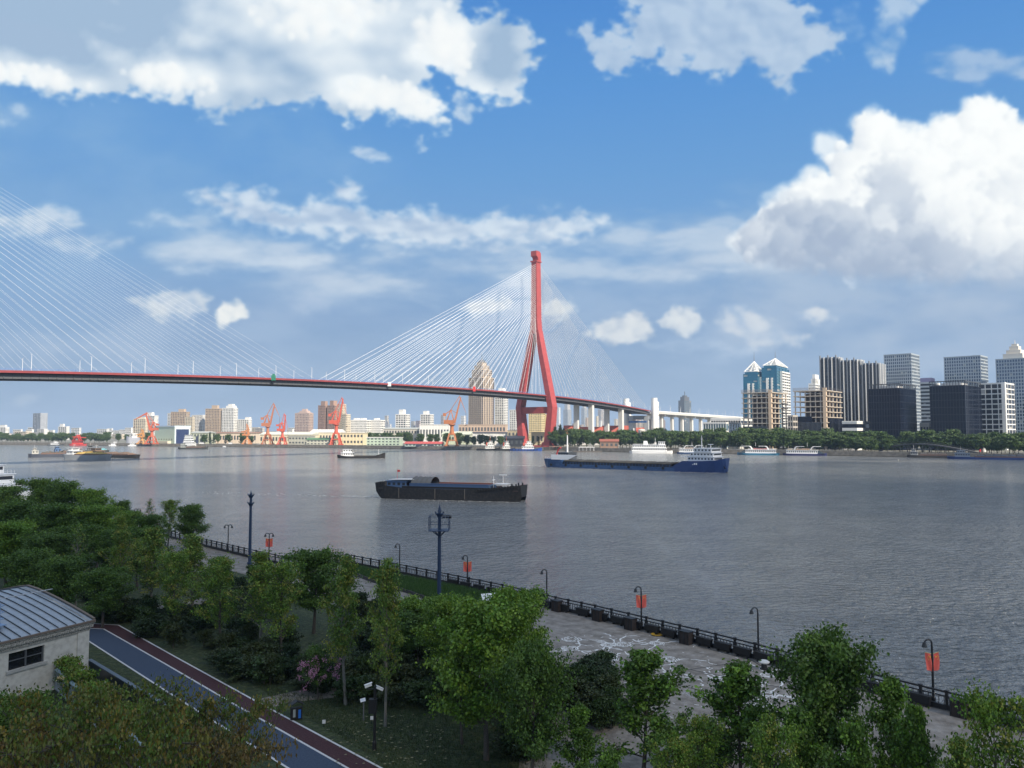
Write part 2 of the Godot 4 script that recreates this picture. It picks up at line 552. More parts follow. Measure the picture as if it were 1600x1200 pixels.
				if kind == 2:
					var s2 := ns.get_noise_2d(uv.x * fx * 0.6, uv.y * fy * 0.6)
					li = 0.46 + s2 * 0.35 + n * 0.13 + (s2 - ns.get_noise_2d((uv.x + 16.0) * fx * 0.6, (uv.y - 13.0) * fy * 0.6)) * 0.7 + b * 0.05
					for e in bright:
						var w := Vector2((uv.x - e[0]) / e[2], (uv.y - e[1]) / e[3]).length() + n * 0.45
						li += e[4] * (1.0 - smoothstep(0.1, 1.15, w))
				if kind == 3:
					var b2 := -0.35 - cell.get_noise_2d((wx + 6.0) / 62.0, (wy - 5.0) / 56.0) + (-0.35 - cell.get_noise_2d((wx + 6.0) / 24.0 + 9.0, (wy - 5.0) / 22.0)) * 0.45
					var s3 := ns.get_noise_2d(uv.x * 0.011, uv.y * 0.012)
					li = 0.90 + clampf(b - b2, -0.2, 0.1) * 0.2 + b * 0.05 + s3 * 0.12 - smoothstep(330.0, 470.0, uv.y) * 0.28
					for e in dark:
						var w := Vector2((uv.x - e[0]) / e[2], (uv.y - e[1]) / e[3]).length() + n * 0.55 + s3 * 0.3
						li -= e[4] * (1.0 - smoothstep(0.45, 1.1, w))
				var colr: Vector3 = c[6].lerp(c[5], clampf(li, 0.0, 1.0))
				R[j * cw + i] = R[j * cw + i].lerp(colr, al)
	# heaped clouds: billow over billow, each lit from the sun's side
	var pr := RandomNumberGenerator.new()
	pr.seed = 3
	var heaps := [
		[19 + 1, 330, 11.0, 46.0, white, Vector3(0.64, 0.70, 0.785), 380.0, 450.0],
		[9 + 1, 16, 6.0, 13.0, Vector3(0.95, 0.95, 0.93), Vector3(0.76, 0.81, 0.86), 470.0, 515.0],
		[20 + 1, 34, 6.0, 17.0, Vector3(0.90, 0.91, 0.905), Vector3(0.72, 0.77, 0.83), 515.0, 545.0],
		[21 + 1, 28, 6.0, 14.0, Vector3(0.89, 0.905, 0.905), Vector3(0.72, 0.77, 0.83), 505.0, 530.0],
		[22 + 1, 30, 6.0, 14.0, Vector3(0.84, 0.865, 0.885), Vector3(0.70, 0.76, 0.83), 515.0, 550.0],
		[23 + 1, 16, 5.0, 9.0, Vector3(0.87, 0.885, 0.895), Vector3(0.70, 0.76, 0.83), 490.0, 515.0],
		[24 + 1, 24, 5.0, 11.0, Vector3(0.88, 0.90, 0.905), Vector3(0.70, 0.76, 0.83), 485.0, 510.0],
		[25 + 1, 24, 5.0, 11.0, Vector3(0.87, 0.885, 0.895), Vector3(0.70, 0.76, 0.83), 475.0, 500.0],
		[8 + 1, 26, 6.0, 13.0, Vector3(0.86, 0.885, 0.90), Vector3(0.70, 0.76, 0.84), 475.0, 505.0],
	]
	for bank in [[640,30, 700,5, 735,40, 742,90, 722,118, 690,108, 655,80], [520,135, 580,115, 640,128, 690,165, 685,192, 640,188, 600,172, 545,170], [180,105, 260,98, 330,122, 350,142, 300,148, 220,140], [-20,100, 70,102, 140,135, 90,142, -20,122], [380,5, 500,-20, 640,0, 600,50, 480,66, 400,45]]:
		heaps.append([bank, 40, 8.0, 26.0, Vector3(0.965, 0.972, 0.965), Vector3(0.80, 0.845, 0.885), 600.0, 700.0])
	for hp in heaps:
		var great: bool = hp[1] == 330
		var body := 0.9 if great else (0.5 if hp[0] is Array else 0.3)
		var Q := PackedVector2Array()
		var q0 := Vector2(1e9, 1e9)
		var q1 := -q0
		var src: Array = hp[0] if hp[0] is Array else clouds[hp[0]][0]
		for k in range(0, src.size(), 2):
			var q := Vector2(src[k], src[k + 1])
			Q.append(q)
			q0 = Vector2(minf(q0.x, q.x), minf(q0.y, q.y))
			q1 = Vector2(maxf(q1.x, q.x), maxf(q1.y, q.y))
		var puffs := []
		var tries := 0
		while puffs.size() < hp[1] and tries < 8000:
			tries += 1
			var q := Vector2(pr.randf_range(q0.x, q1.x), pr.randf_range(q0.y, q1.y))
			if not Geometry2D.is_point_in_polygon(q, Q):
				continue
			var dd := 1e9
			for k in Q.size():
				dd = minf(dd, seg_dist(q, Q[k], Q[(k + 1) % Q.size()]))
			puffs.append([q, clampf(dd * 1.05 + 3.0, hp[2], float(hp[3]) * pr.randf_range(0.5, 1.0))])
		puffs.sort_custom(func(a, b): return a[0].y + a[1] * 0.3 < b[0].y + b[1] * 0.3)
		for pf in puffs:
			var c: Vector2 = pf[0]
			var rad: float = pf[1]
			var dim := 0.0
			if great:
				for e in dark:
					dim += e[4] * (1.0 - smoothstep(0.5, 1.2, Vector2((c.x - e[0]) / e[2], (c.y - e[1]) / e[3]).length()))
			# rows and columns of the panorama that the billow covers
			for j in ch:
				var mid := UV[j * cw + cw / 2]
				if absf(mid.y - c.y) > rad * 1.5 + 190.0:
					continue
				var a0 := atan((c.x - rad * 1.6 - 800.0) / F) / TAU * W
				var a1 := atan((c.x + rad * 1.6 - 800.0) / F) / TAU * W
				var lo := clampi(int(minf(a0, a0 * 1.2)) + half - 3, 0, cw - 1)
				var hi := clampi(int(maxf(a1, a1 * 1.2)) + half + 3, 0, cw - 1)
				var e0 := UV[j * cw + lo]
				var e1 := UV[j * cw + hi]
				if minf(e0.y, e1.y) - 20.0 > c.y + rad * 1.3 or maxf(e0.y, e1.y) + 20.0 < c.y - rad * 1.3:
					continue
				for i in range(lo, hi + 1):
					var uv := UV[j * cw + i]
					var v := (uv - c) / rad
					if absf(v.x) > 1.4 or absf(v.y) > 1.4:
						continue
					var n := ns.get_noise_2d(uv.x / (10.0 + rad * 0.5), uv.y / (10.0 + rad * 0.5) + rad)
					var t := v.length() * (1.0 + 0.42 * n) 
					if t >= 1.08:
						continue
					var al := (1.0 - smoothstep(0.62 if great else 0.3, 1.08, t)) * body
					al *= 1.0 - smoothstep(hp[6], hp[7], uv.y + n * 18.0)
					var z := sqrt(maxf(0.0, 1.0 - t * t))
					var li := 0.60 + 0.34 * (v.x * 0.45 - v.y * 0.62) + 0.26 * z + 0.10 * n - dim * 0.75
					if great:
						li += 0.10 - 0.25 * smoothstep(320.0, 450.0, uv.y)
					var col: Vector3 = hp[5].lerp(hp[4], clampf(li, 0.0, 1.0))
					R[j * cw + i] = R[j * cw + i].lerp(col, al)
	for j in ch:
		var fade_y := smoothstep(0.0, 70.0, float(j))
		for i in cw:
			var t := fade_y * smoothstep(0.0, 90.0, float(mini(i, cw - 1 - i)))
			var x := (i - half + W) % W
			var y := r0 + j
			var p := low.get_pixel(x, y)
			var q := Vector3(p.r, p.g, p.b).lerp(R[j * cw + i], t)
			low.set_pixel(x, y, Color(q.x, q.y, q.z))
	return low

# ---------------------------------------------------------------- land and water
var SHORE := [[-2600, 2300], [-900, 1650], [-300, 1290], [0, 1150], [150, 1090], [330, 1010], [520, 930], [740, 836], [850, 806], [1000, 735], [1250, 655], [1500, 580], [1700, 530], [2100, 450], [2900, 350]]
var RAIL: Array = []

func shore_depth(px: float) -> float:
	for i in SHORE.size() - 1:
		if px <= SHORE[i + 1][0]:
			return lerpf(SHORE[i][1], SHORE[i + 1][1], (px - SHORE[i][0]) / float(SHORE[i + 1][0] - SHORE[i][0]))
	return 350.0

func v2(p: Vector3) -> Vector2:
	return Vector2(p.x, p.z)

func build_terrain() -> void:
	# river
	var w := MB.new()
	w.quad(Vector3(-7000, 0, 500), Vector3(7000, 0, 500), Vector3(7000, 0, -9500), Vector3(-7000, 0, -9500), Vector3.UP)
	var wm := StandardMaterial3D.new()
	wm.albedo_texture = noise_tex(91, 0.006, 4, [[0.2, 0.185, 0.192, 0.192], [0.8, 0.238, 0.242, 0.236]], 512)
	wm.roughness = 0.13
	wm.metallic_specular = 0.5
	wm.uv1_triplanar = true
	wm.uv1_world_triplanar = true
	wm.uv1_scale = Vector3(1.0 / 46.0, 1.0 / 46.0, 1.0 / 30.0)
	wm.normal_enabled = true
	wm.normal_texture = noise_tex(5, 0.020, 5, [], 1024, true, 14.0)
	wm.normal_scale = 2.1
	structure("river_water", w.done(), wm)
	# far bank, with a stone river wall
	var poly := PackedVector2Array()
	for s in SHORE:
		poly.append(v2(on(s[0], s[1], 3.0)))
	poly.append(Vector2(7000, -300))
	poly.append(Vector2(7000, -9500))
	poly.append(Vector2(-7000, -9500))
	poly.append(Vector2(-7000, -2400))
	var fb := MB.new()
	fb.prism(poly, -3.0, 3.0)
	structure("far_bank_ground", fb.done(), mottled("far_ground", 3, 160.0, 0.02, 5, [[0.25, 0.10, 0.105, 0.07], [0.5, 0.19, 0.18, 0.15], [0.8, 0.26, 0.25, 0.23]]))
	var wall := MB.new()
	for i in SHORE.size() - 1:
		var a := on(SHORE[i][0], SHORE[i][1], 0)
		var b := on(SHORE[i + 1][0], SHORE[i + 1][1], 0)
		wall.beam(a + Vector3(0, 2.0, 0.6), b + Vector3(0, 2.0, 0.6), 2.2, 3.4)
	structure("far_river_wall", wall.done(), mottled("far_wall", 4, 30.0, 0.02, 4, [[0.2, 0.10, 0.095, 0.085], [0.8, 0.24, 0.22, 0.19]]))
	# near bank
	for q in [[255, 838], [330, 857], [400, 874], [484, 893], [541, 880], [620, 896], [700, 913], [785, 931], [868, 952], [930, 966], [1010, 986], [1090, 1006], [1180, 1030], [1250, 1050], [1330, 1072], [1400, 1090], [1480, 1111], [1560, 1131], [1650, 1155]]:
		RAIL.append(gp(q[0], q[1], PARK))
	var line := PackedVector2Array([Vector2(-420, -420), Vector2(-260, -288), Vector2(-140, -194)])
	for p in RAIL:
		line.append(v2(p))
	line.append(Vector2(70, -5))
	line.append(Vector2(130, 90))
	line.append(Vector2(-420, 90))
	var nb := MB.new()
	nb.prism(line, -3.0, PARK)
	structure("park_ground", nb.done(), mottled("lawn_soil", 8, 9.0, 0.03, 5, [[0.2, 0.020, 0.030, 0.010], [0.5, 0.032, 0.050, 0.014], [0.72, 0.048, 0.064, 0.020], [0.85, 0.085, 0.080, 0.045]], 0.95, 4.0))

func blob(mb: MB, c: Vector3, r: Vector3, nz: FastNoiseLite, lat := 10, lon := 16) -> void:
	var g := []
	for i in lat + 1:
		var row := []
		for j in lon:
			var a := PI * i / lat
			var b := TAU * j / lon
			var d := Vector3(sin(a) * cos(b), cos(a), sin(a) * sin(b))
			row.append(c + d * r * (1.0 + 0.22 * nz.get_noise_3dv(d * 2.0 + c * 0.01)))
		g.append(row)
	for i in lat:
		for j in lon:
			var k := (j + 1) % lon
			mb.quad(g[i][j], g[i][k], g[i + 1][k], g[i + 1][j], (g[i][j] + g[i + 1][k]) * 0.5 - c)

func build_shade_cloud(to_sun: Vector3) -> void:
	# the cloud overhead, behind and to the right of the viewpoint, that keeps the park and the near water in shade
	var mb := MB.new()
	var nz := FastNoiseLite.new()
	nz.seed = 6
	nz.frequency = 1.0
	var up := to_sun * (1500.0 / to_sun.y)
	for f in [[0, 130, 230, 215], [-230, 120, 240, 225], [-480, 160, 230, 190], [-120, -90, 330, 200], [180, 60, 260, 230], [240, 320, 150, 180], [420, 350, 190, 180], [430, 120, 260, 230], [620, 300, 200, 160], [120, 270, 80, 100]]:
		blob(mb, up + Vector3(f[0], 0, -f[1]), Vector3(f[2], 60.0, f[3]), nz)
	var r := RandomNumberGenerator.new()
	r.seed = 44
	for k in 150:
		# ragged fringe of small puffs along the far edge
		var x := r.randf_range(-650, 650)
		var edge := 335.0 if x < 60.0 else 335.0 + minf((x - 60.0) * 1.2, 175.0)
		var g := absf(r.randfn(0.0, 1.0))
		var s := r.randf_range(8.0, 26.0) / (0.7 + 0.6 * g)
		blob(mb, up + Vector3(x, r.randf_range(-20, 20), -edge - 70.0 * g + 20.0), Vector3(s * 1.5, s * 0.5, s), nz, 5, 8)
	var vapour := StandardMaterial3D.new()
	vapour.albedo_color = Color(0.93, 0.94, 0.95, 0.28)
	vapour.transparency = BaseMaterial3D.TRANSPARENCY_ALPHA
	vapour.roughness = 1.0
	vapour.metallic_specular = 0.0
	vapour.cull_mode = BaseMaterial3D.CULL_DISABLED
	structure("cloud", mb.done(), vapour)

# ---------------------------------------------------------------- the bridge
const BT := Vector3(26, 0, -850)          # foot of the far pylon
const BD := Vector3(-0.587, 0, 0.81)      # along the deck, towards the near bank
const BP := Vector3(0.81, 0, 0.587)       # across the deck, towards the viewer
var cable_mesh: ArrayMesh

func deck_y(t: float) -> float:
	if t >= 0.0:
		return 57.0 + 0.0167 * t - 5.43e-5 * t * t
	if t >= -243.0:
		return 57.0 + 0.0167 * t - 1.23e-4 * t * t
	return 45.7 + (t + 243.0) * 0.0108

func bp(t: float, p: float, y: float) -> Vector3:
	return BT + BD * t + BP * p + Vector3.UP * y

func strut(a: Vector3, b: Vector3, r: float, called: String, m: Material, parent: Node) -> void:
	# one straight tube, from a mesh shared by all
	var o := part(called, cable_mesh, m, parent)
	var d := b - a
	var y := d.normalized()
	var x := y.cross(Vector3(0.3, 0.1, 0.9)).normalized()
	var z := x.cross(y)
	o.transform = Transform3D(Basis(x * r, y * d.length(), z * r), a)

func pylon(parent: Node3D, t0: float, red: Material) -> void:
	var m := MB.new()
	for s in [-1.0, 1.0]:
		var foot := bp(t0, 16.0 * s, 2.0)
		var knee := bp(t0, 20.5 * s, 45.0)
		var fork := bp(t0, 3.0 * s, 128.0)
		m.taper(foot, knee, BP, BD, Vector2(7.4, 11.0), Vector2(6.6, 9.4))
		m.taper(knee, fork, BP, BD, Vector2(6.6, 9.4), Vector2(5.0, 8.6))
	m.taper(bp(t0, 0, 124.0), bp(t0, 0, 140.0), BP, BD, Vector2(10.8, 8.7), Vector2(8.2, 8.5))
	m.taper(bp(t0, 0, 140.0), bp(t0, 0, 202.0), BP, BD, Vector2(8.2, 8.5), Vector2(6.6, 8.0))
	var py := part("pylon", m.done(), red, parent)
	m = MB.new()
	m.taper(bp(t0, -18.5, 42.0), bp(t0, 18.5, 42.0), Vector3.UP, BD, Vector2(7.0, 7.0), Vector2(7.0, 7.0))
	part("crossbeam", m.done(), red, py)
	m = MB.new()
	m.taper(bp(t0, 0, 202.0), bp(t0, 0, 203.4), BP, BD, Vector2(8.4, 9.6), Vector2(8.4, 9.6))
	part("collar", m.done(), red, py)
	# head with a rounded notch cut into one side
	m = MB.new()
	var prof := PackedVector2Array([Vector2(-4.2, 0), Vector2(1.0, 0), Vector2(1.2, 3.0), Vector2(2.6, 4.4), Vector2(4.6, 5.0), Vector2(4.6, 10.5), Vector2(-2.0, 10.5), Vector2(-4.2, 8.5)])
	m.profile(prof, bp(t0, -3.6, 203.4), BD, Vector3.UP, BP * 7.2)
	part("pylon_head", m.done(), red, py)
	for s in [-1.0, 1.0]:
		m = MB.new()
		m.taper(bp(t0, 16.0 * s, -2.0), bp(t0, 16.0 * s, 8.0), BP, BD, Vector2(13, 17), Vector2(9.0, 13))
		part("pedestal", m.done(), red, py)
	m = MB.new()
	m.taper(bp(t0, 0, -2.0), bp(t0, 0, 4.6), BP, BD, Vector2(48, 20), Vector2(46, 18))
	part("pile_cap", m.done(), red, py)

func build_bridge() -> void:
	var cm := MB.new()
	cm.tube([Vector3.ZERO, Vector3.UP], [1.0, 1.0], 6, false)
	cable_mesh = cm.done()
	var red := mottled("bridge_red", 31, 40.0, 0.012, 4, [[0.2, 0.33, 0.052, 0.052], [0.8, 0.42, 0.072, 0.068]], 0.55)
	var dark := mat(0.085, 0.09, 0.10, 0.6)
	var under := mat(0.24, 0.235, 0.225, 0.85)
	var white := mat(0.80, 0.81, 0.82, 0.45)
	var blue := mat(0.12, 0.20, 0.45, 0.5)
	var b := thing("cable_stayed_bridge", "long red cable-stayed bridge with forked pylon crossing the river", "bridge")
	# roadway slab, edge girders, fascia and railings follow the deck curve
	var slab := MB.new(); var gir := MB.new(); var fas := MB.new(); var rail := MB.new(); var rib := MB.new(); var flo := MB.new()
	var t := -243.0
	while t < 690.0:
		var u := t + 9.0
		var ya := deck_y(t); var yb := deck_y(u)
		slab.quad(bp(t, -15.5, ya), bp(t, 15.5, ya), bp(u, 15.5, yb), bp(u, -15.5, yb), Vector3.UP)
		flo.quad(bp(t, -15.0, ya - 1.2), bp(t, 15.0, ya - 1.2), bp(u, 15.0, yb - 1.2), bp(u, -15.0, yb - 1.2), Vector3.DOWN)
		for s in [-1.0, 1.0]:
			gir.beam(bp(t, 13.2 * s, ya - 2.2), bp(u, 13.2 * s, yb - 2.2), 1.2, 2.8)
			fas.beam(bp(t, 15.9 * s, ya + 0.15), bp(u, 15.9 * s, yb + 0.15), 0.5, 1.3)
			rail.beam(bp(t, 15.7 * s, ya + 1.8), bp(u, 15.7 * s, yb + 1.8), 0.15, 0.16)
			rail.beam(bp(t, 15.7 * s, ya + 1.3), bp(u, 15.7 * s, yb + 1.3), 0.10, 0.10)
			rail.beam(bp(t, 15.7 * s, ya + 0.8), bp(t, 15.7 * s, ya + 1.9), 0.14, 0.14)
			rib.beam(bp(t, 13.9 * s, ya - 3.4), bp(t, 13.9 * s, ya - 0.9), 0.35, 0.35)
			rib.beam(bp(t + 4.5, 13.88 * s, (ya + yb) * 0.5 - 3.4), bp(t + 4.5, 13.88 * s, (ya + yb) * 0.5 - 0.9), 0.22, 0.22)
		rib.beam(bp(t, -14, ya - 2.2), bp(t, 14, ya - 2.2), 0.5, 2.0)
		t = u
	part("roadway", slab.done(), mat(0.06, 0.06, 0.063, 0.9), b)
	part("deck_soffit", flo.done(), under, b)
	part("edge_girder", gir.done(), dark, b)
	part("red_fascia", fas.done(), mottled("fascia_red", 33, 30.0, 0.015, 4, [[0.2, 0.22, 0.040, 0.045], [0.8, 0.31, 0.058, 0.060]], 0.6), b)
	part("railing", rail.done(), blue, b)
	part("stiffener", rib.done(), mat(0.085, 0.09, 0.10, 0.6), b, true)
	# pylons and cables
	pylon(b, 0.0, red)
	pylon(b, 602.0, red)
	for tw in [[0.0, 1.0, 290.0], [0.0, -1.0, 238.0], [602.0, -1.0, 290.0]]:
		for s in [-1.0, 1.0]:
			for i in 32:
				var f := i / 31.0
				var h := 128.0 + (71.0 if tw[0] == 0.0 else 56.0) * pow(f, 0.85)
				var td: float = tw[0] + tw[1] * (14.0 + (float(tw[2]) - 14.0) * f)
				strut(bp(tw[0] + tw[1] * 3.9, 2.4 * s, h), bp(td, 15.0 * s, deck_y(td) + 0.6), (0.115 if tw[0] == 0.0 else 0.04), "stay_cable", white, b)
	# lamp posts along both edges
	var lm := MB.new()
	lm.tube([Vector3.ZERO, Vector3(0, 9.5, 0)], [0.16, 0.10], 6)
	lm.tube([Vector3(0, 9.4, 0), Vector3(0, 9.9, 1.8)], [0.08, 0.06], 5)
	var lamp := lm.done()
	t = -235.0
	while t < 680.0:
		for s in [-1.0, 1.0]:
			var o := part("lamp_post", lamp, white, b)
			o.position = bp(t + (8.0 if s > 0 else 0.0), 15.2 * s, deck_y(t))
			o.rotation.y = atan2(-BP.x * s, -BP.z * s)
		t += 32.0
	# work cradle and box hanging on the fascia
	var gm := MB.new()
	gm.box(Vector3(-1.3, -1, -1.0), Vector3(1.3, 2.6, 1.0))
	gm.box(Vector3(-0.7, 2.6, -0.7), Vector3(0.7, 3.6, 0.7))
	var g := part("green_marker", gm.done(), mat(0.03, 0.20, 0.13, 0.6), b)
	g.position = bp(352, 16.6, deck_y(352))
	var rm := MB.new()
	rm.box(Vector3(-1.2, -1.6, -0.3), Vector3(1.2, 2.4, 0.3))
	rm.box(Vector3(-0.8, 2.4, -0.3), Vector3(0.8, 3.0, 0.3))
	var r := part("red_marker", rm.done(), mat(0.65, 0.03, 0.03, 0.6), b)
	r.position = bp(127, 16.6, deck_y(127))
	var km := MB.new()
	km.box(Vector3(-1.4, -1.6, -0.3), Vector3(1.4, 1.8, 0.3))
	var kk := part("white_marker", km.done(), white, b)
	kk.position = bp(238, 16.6, deck_y(238))
	# piers under the side span
	for q in [[-99.0, 0.15], [-172.0, 0.15]]:
		for s in [-1.0, 1.0]:
			var m := MB.new()
			m.taper(bp(q[0], 10.0 * s, 0), bp(q[0], 10.0 * s, deck_y(q[0]) - 3.4), BP, BD, Vector2(5.5, 4.2), Vector2(5.5, 4.2))
			part("side_pier", m.done(), mat(0.62, 0.62, 0.60, 0.8), b)
	# anchor pier with a white stair tower on each side
	for s in [-1.0, 1.0]:
		var m := MB.new()
		var c := bp(-246, 20.5 * s, 0)
		var pts := PackedVector2Array()
		for k in 20:
			var a := TAU * k / 20.0
			pts.append(Vector2(cos(a) * 4.6, sin(a) * 6.2))
		m.profile(pts, c, BP, BD, Vector3.UP * 58.0)
		var pts2 := PackedVector2Array()
		for q in pts:
			pts2.append(q * Vector2(0.85, 0.62))
		m.profile(pts2, c + Vector3.UP * 58.0 + BD * 2.0, BP, BD, Vector3.UP * 5.0)
		var st := part("stair_tower", m.done(), mat(0.80, 0.80, 0.78, 0.7), b)
		var w := MB.new()
		for k in 9:
			w.obox(c + BP * 4.5 * s + Vector3.UP * (8.0 + k * 5.4), Vector3(0.6, 1.8, 0.7), Basis(BP, Vector3.UP, BD))
		part("stair_window", w.done(), mat(0.06, 0.07, 0.09, 0.3), st, true)
		var m2 := MB.new()
		m2.taper(bp(-243, 11.0 * s, 0), bp(-243, 11.0 * s, 40), BP, BD, Vector2(6, 8), Vector2(6, 8))
		part("anchor_pier", m2.done(), mat(0.50, 0.52, 0.54, 0.8), b)
	var cb := MB.new()
	cb.taper(bp(-243, -16, 37.5), bp(-243, 16, 37.5), Vector3.UP, BD, Vector2(5, 7), Vector2(5, 7))
	part("pier_beam", cb.done(), mat(0.30, 0.33, 0.37, 0.8), b)
	var sg := MB.new()
	sg.obox(bp(-236, 0, 32), Vector3(26, 2.6, 0.5), Basis(BP, Vector3.UP, BD))
	part("blue_gantry", sg.done(), mat(0.07, 0.17, 0.42, 0.6), b)
	# approach viaduct: its own structure behind the anchor pier
	var v := thing("approach_viaduct", "pale concrete approach viaduct on rows of piers behind the bridge", "viaduct")
	var vs := MB.new(); var vr := MB.new()
	t = -262.0
	while t > -1000.0:
		var u := t - 20.0
		vs.taper(bp(t, 0, deck_y(t) - 1.3), bp(u, 0, deck_y(u) - 1.3), BP, Vector3.UP, Vector2(31, 2.6), Vector2(31, 2.6))
		for s in [-1.0, 1.0]:
			vr.beam(bp(t, 15.6 * s, deck_y(t) + 0.5), bp(u, 15.6 * s, deck_y(u) + 0.5), 0.4, 1.4)
		t = u
	part("viaduct_deck", vs.done(), mat(0.55, 0.55, 0.53, 0.8), v)
	part("parapet", vr.done(), mat(0.80, 0.80, 0.78, 0.7), v)
	t = -292.0
	while t > -980.0:
		for s in [-1.0, 1.0]:
			var m := MB.new()
			m.taper(bp(t, 7.5 * s, 0), bp(t, 7.5 * s, deck_y(t) - 4.6), BP, BD, Vector2(3.4, 4.4), Vector2(3.4, 4.4))
			part("pier", m.done(), mat(0.62, 0.62, 0.60, 0.8), v)
		var hb := MB.new()
		hb.taper(bp(t, -13.5, deck_y(t) - 3.6), bp(t, 13.5, deck_y(t) - 3.6), Vector3.UP, BD, Vector2(2.2, 3.0), Vector2(2.2, 3.0))
		part("pier_head", hb.done(), mat(0.62, 0.62, 0.60, 0.8), v)
		for s in [-1.0, 1.0]:
			var o := part("lamp_post", lamp, white, v)
			o.position = bp(t - 12.0, 15.4 * s, deck_y(t))
			o.rotation.y = atan2(-BP.x * s, -BP.z * s)
		t -= 34.0

# ---------------------------------------------------------------- buildings
func facade(parent: Node, x0: float, x1: float, z0: float, z1: float, y0: float, y1: float, floors: int, bx: int, bz: int, wall: Material, glass: Material, slab: float, pier: float, inset := 0.45) -> void:
	var core := MB.new()
	core.box(Vector3(x0 + inset, y0, z0 + inset), Vector3(x1 - inset, y1 - 0.1, z1 - inset))
	part("glazing", core.done(), glass, parent)
	var fh := (y1 - y0) / floors
	var sl := MB.new()
	for k in floors + 1:
		var y := y0 + k * fh
		var hh := slab * fh * 0.5
		sl.box(Vector3(x0 + 0.04, maxf(y - hh, y0), z0 + 0.04), Vector3(x1 - 0.04, y + hh, z1 - 0.04))
	part("floor_band", sl.done(), wall, parent, true)
	if floors >= 9 and bx >= 3 and slab >= 0.15:
		# drawn blinds and pale curtains behind some of the panes
		var bl := MB.new()
		for k in int(floors * (bx + bz) * 0.10):
			var f := rng.randi() % floors
			var yy := y0 + (f + slab * 0.5) * fh
			var yt := yy + fh * (1.0 - slab) * rng.randf_range(0.4, 1.0)
			if rng.randf() < float(bx) / (bx + bz):
				var cx := lerpf(x0, x1, (rng.randi() % bx + 0.1) / bx)
				bl.box(Vector3(cx, yy, z1 - inset), Vector3(cx + (x1 - x0) / bx * 0.8, yt, z1 - inset + 0.06))
			else:
				var cz := lerpf(z0, z1, (rng.randi() % bz + 0.1) / bz)
				bl.box(Vector3(x1 - inset, yy, cz), Vector3(x1 - inset + 0.06, yt, cz + (z1 - z0) / bz * 0.8))
		part("blind", bl.done(), mat(0.34, 0.34, 0.33, 0.8), parent, true)
	if pier > 0.0:
		var p := MB.new()
		for k in bx + 1:
			var x := lerpf(x0 + pier * 0.5, x1 - pier * 0.5, float(k) / bx)
			for z in [z0, z1]:
				var s := 1.0 if z == z1 else -1.0
				p.box(Vector3(x - pier * 0.5, y0, minf(z, z - s * inset)), Vector3(x + pier * 0.5, y1, maxf(z, z - s * inset)))
		for k in range(1, bz):
			var zz := lerpf(z0 + pier * 0.5, z1 - pier * 0.5, float(k) / bz)
			for x in [x0, x1]:
				var s := 1.0 if x == x1 else -1.0
				p.box(Vector3(minf(x, x - s * inset), y0, zz - pier * 0.5), Vector3(maxf(x, x - s * inset), y1, zz + pier * 0.5))
		part("pier", p.done(), wall, parent, true)

func lot(called: String, label: String, group: String, px0: float, pxm: float, px1: float, d: float, a: float) -> Array:
	# a building plot whose nearest corner shows in column pxm; returns [node, front width, side depth]
	var c := on(pxm, d, PARK)
	var o := thing(called, label, "building", c, -deg_to_rad(a), group)
	var m0 := (px0 - 800.0) / F
	var m1 := (px1 - 800.0) / F
	var ca := cos(deg_to_rad(a))
	var sa := sin(deg_to_rad(a))
	var wl := (c.x - m0 * d) / (ca + m0 * sa)
	var wr := clampf((m1 * d - c.x) / maxf(sa - m1 * ca, 0.12), 4.0, 60.0)
	return [o, wl, wr]

func slabbox(called: String, parent: Node, mn: Vector3, mx: Vector3, m: Material) -> MeshInstance3D:
	var b := MB.new()
	b.box(mn, mx)
	return part(called, b.done(), m, parent)

func block(called: String, label: String, group: String, g: Array, floors: int, bx: int, bz: int, wall: Material, glass: Material, slab := 0.45, pier := 1.2, roofs := []) -> Node3D:
	# g: [px0, pxm, px1, py_top, depth, angle]
	var L := lot(called, label, group, g[0], g[1], g[2], g[4], g[5])
	var o: Node3D = L[0]
	var wl: float = L[1]
	var wr: float = L[2]
	var h := top_at(g[3], g[4]) - PARK
	facade(o, -wl, 0, -wr, 0, 0, h, floors, bx, bz, wall, glass, slab, pier)
	slabbox("roof", o, Vector3(-wl - 0.1, h, -wr - 0.1), Vector3(0.1, h + 0.9, 0.1), wall)
	for r in roofs:
		# [x from, x to, z from, z to as shares; height]
		slabbox("roof_house", o, Vector3(-wl * (1.0 - r[0]), h + 0.9, -wr * (1.0 - r[2])), Vector3(-wl * (1.0 - r[1]), h + 0.9 + r[4], -wr * (1.0 - r[3])), wall)
	return o

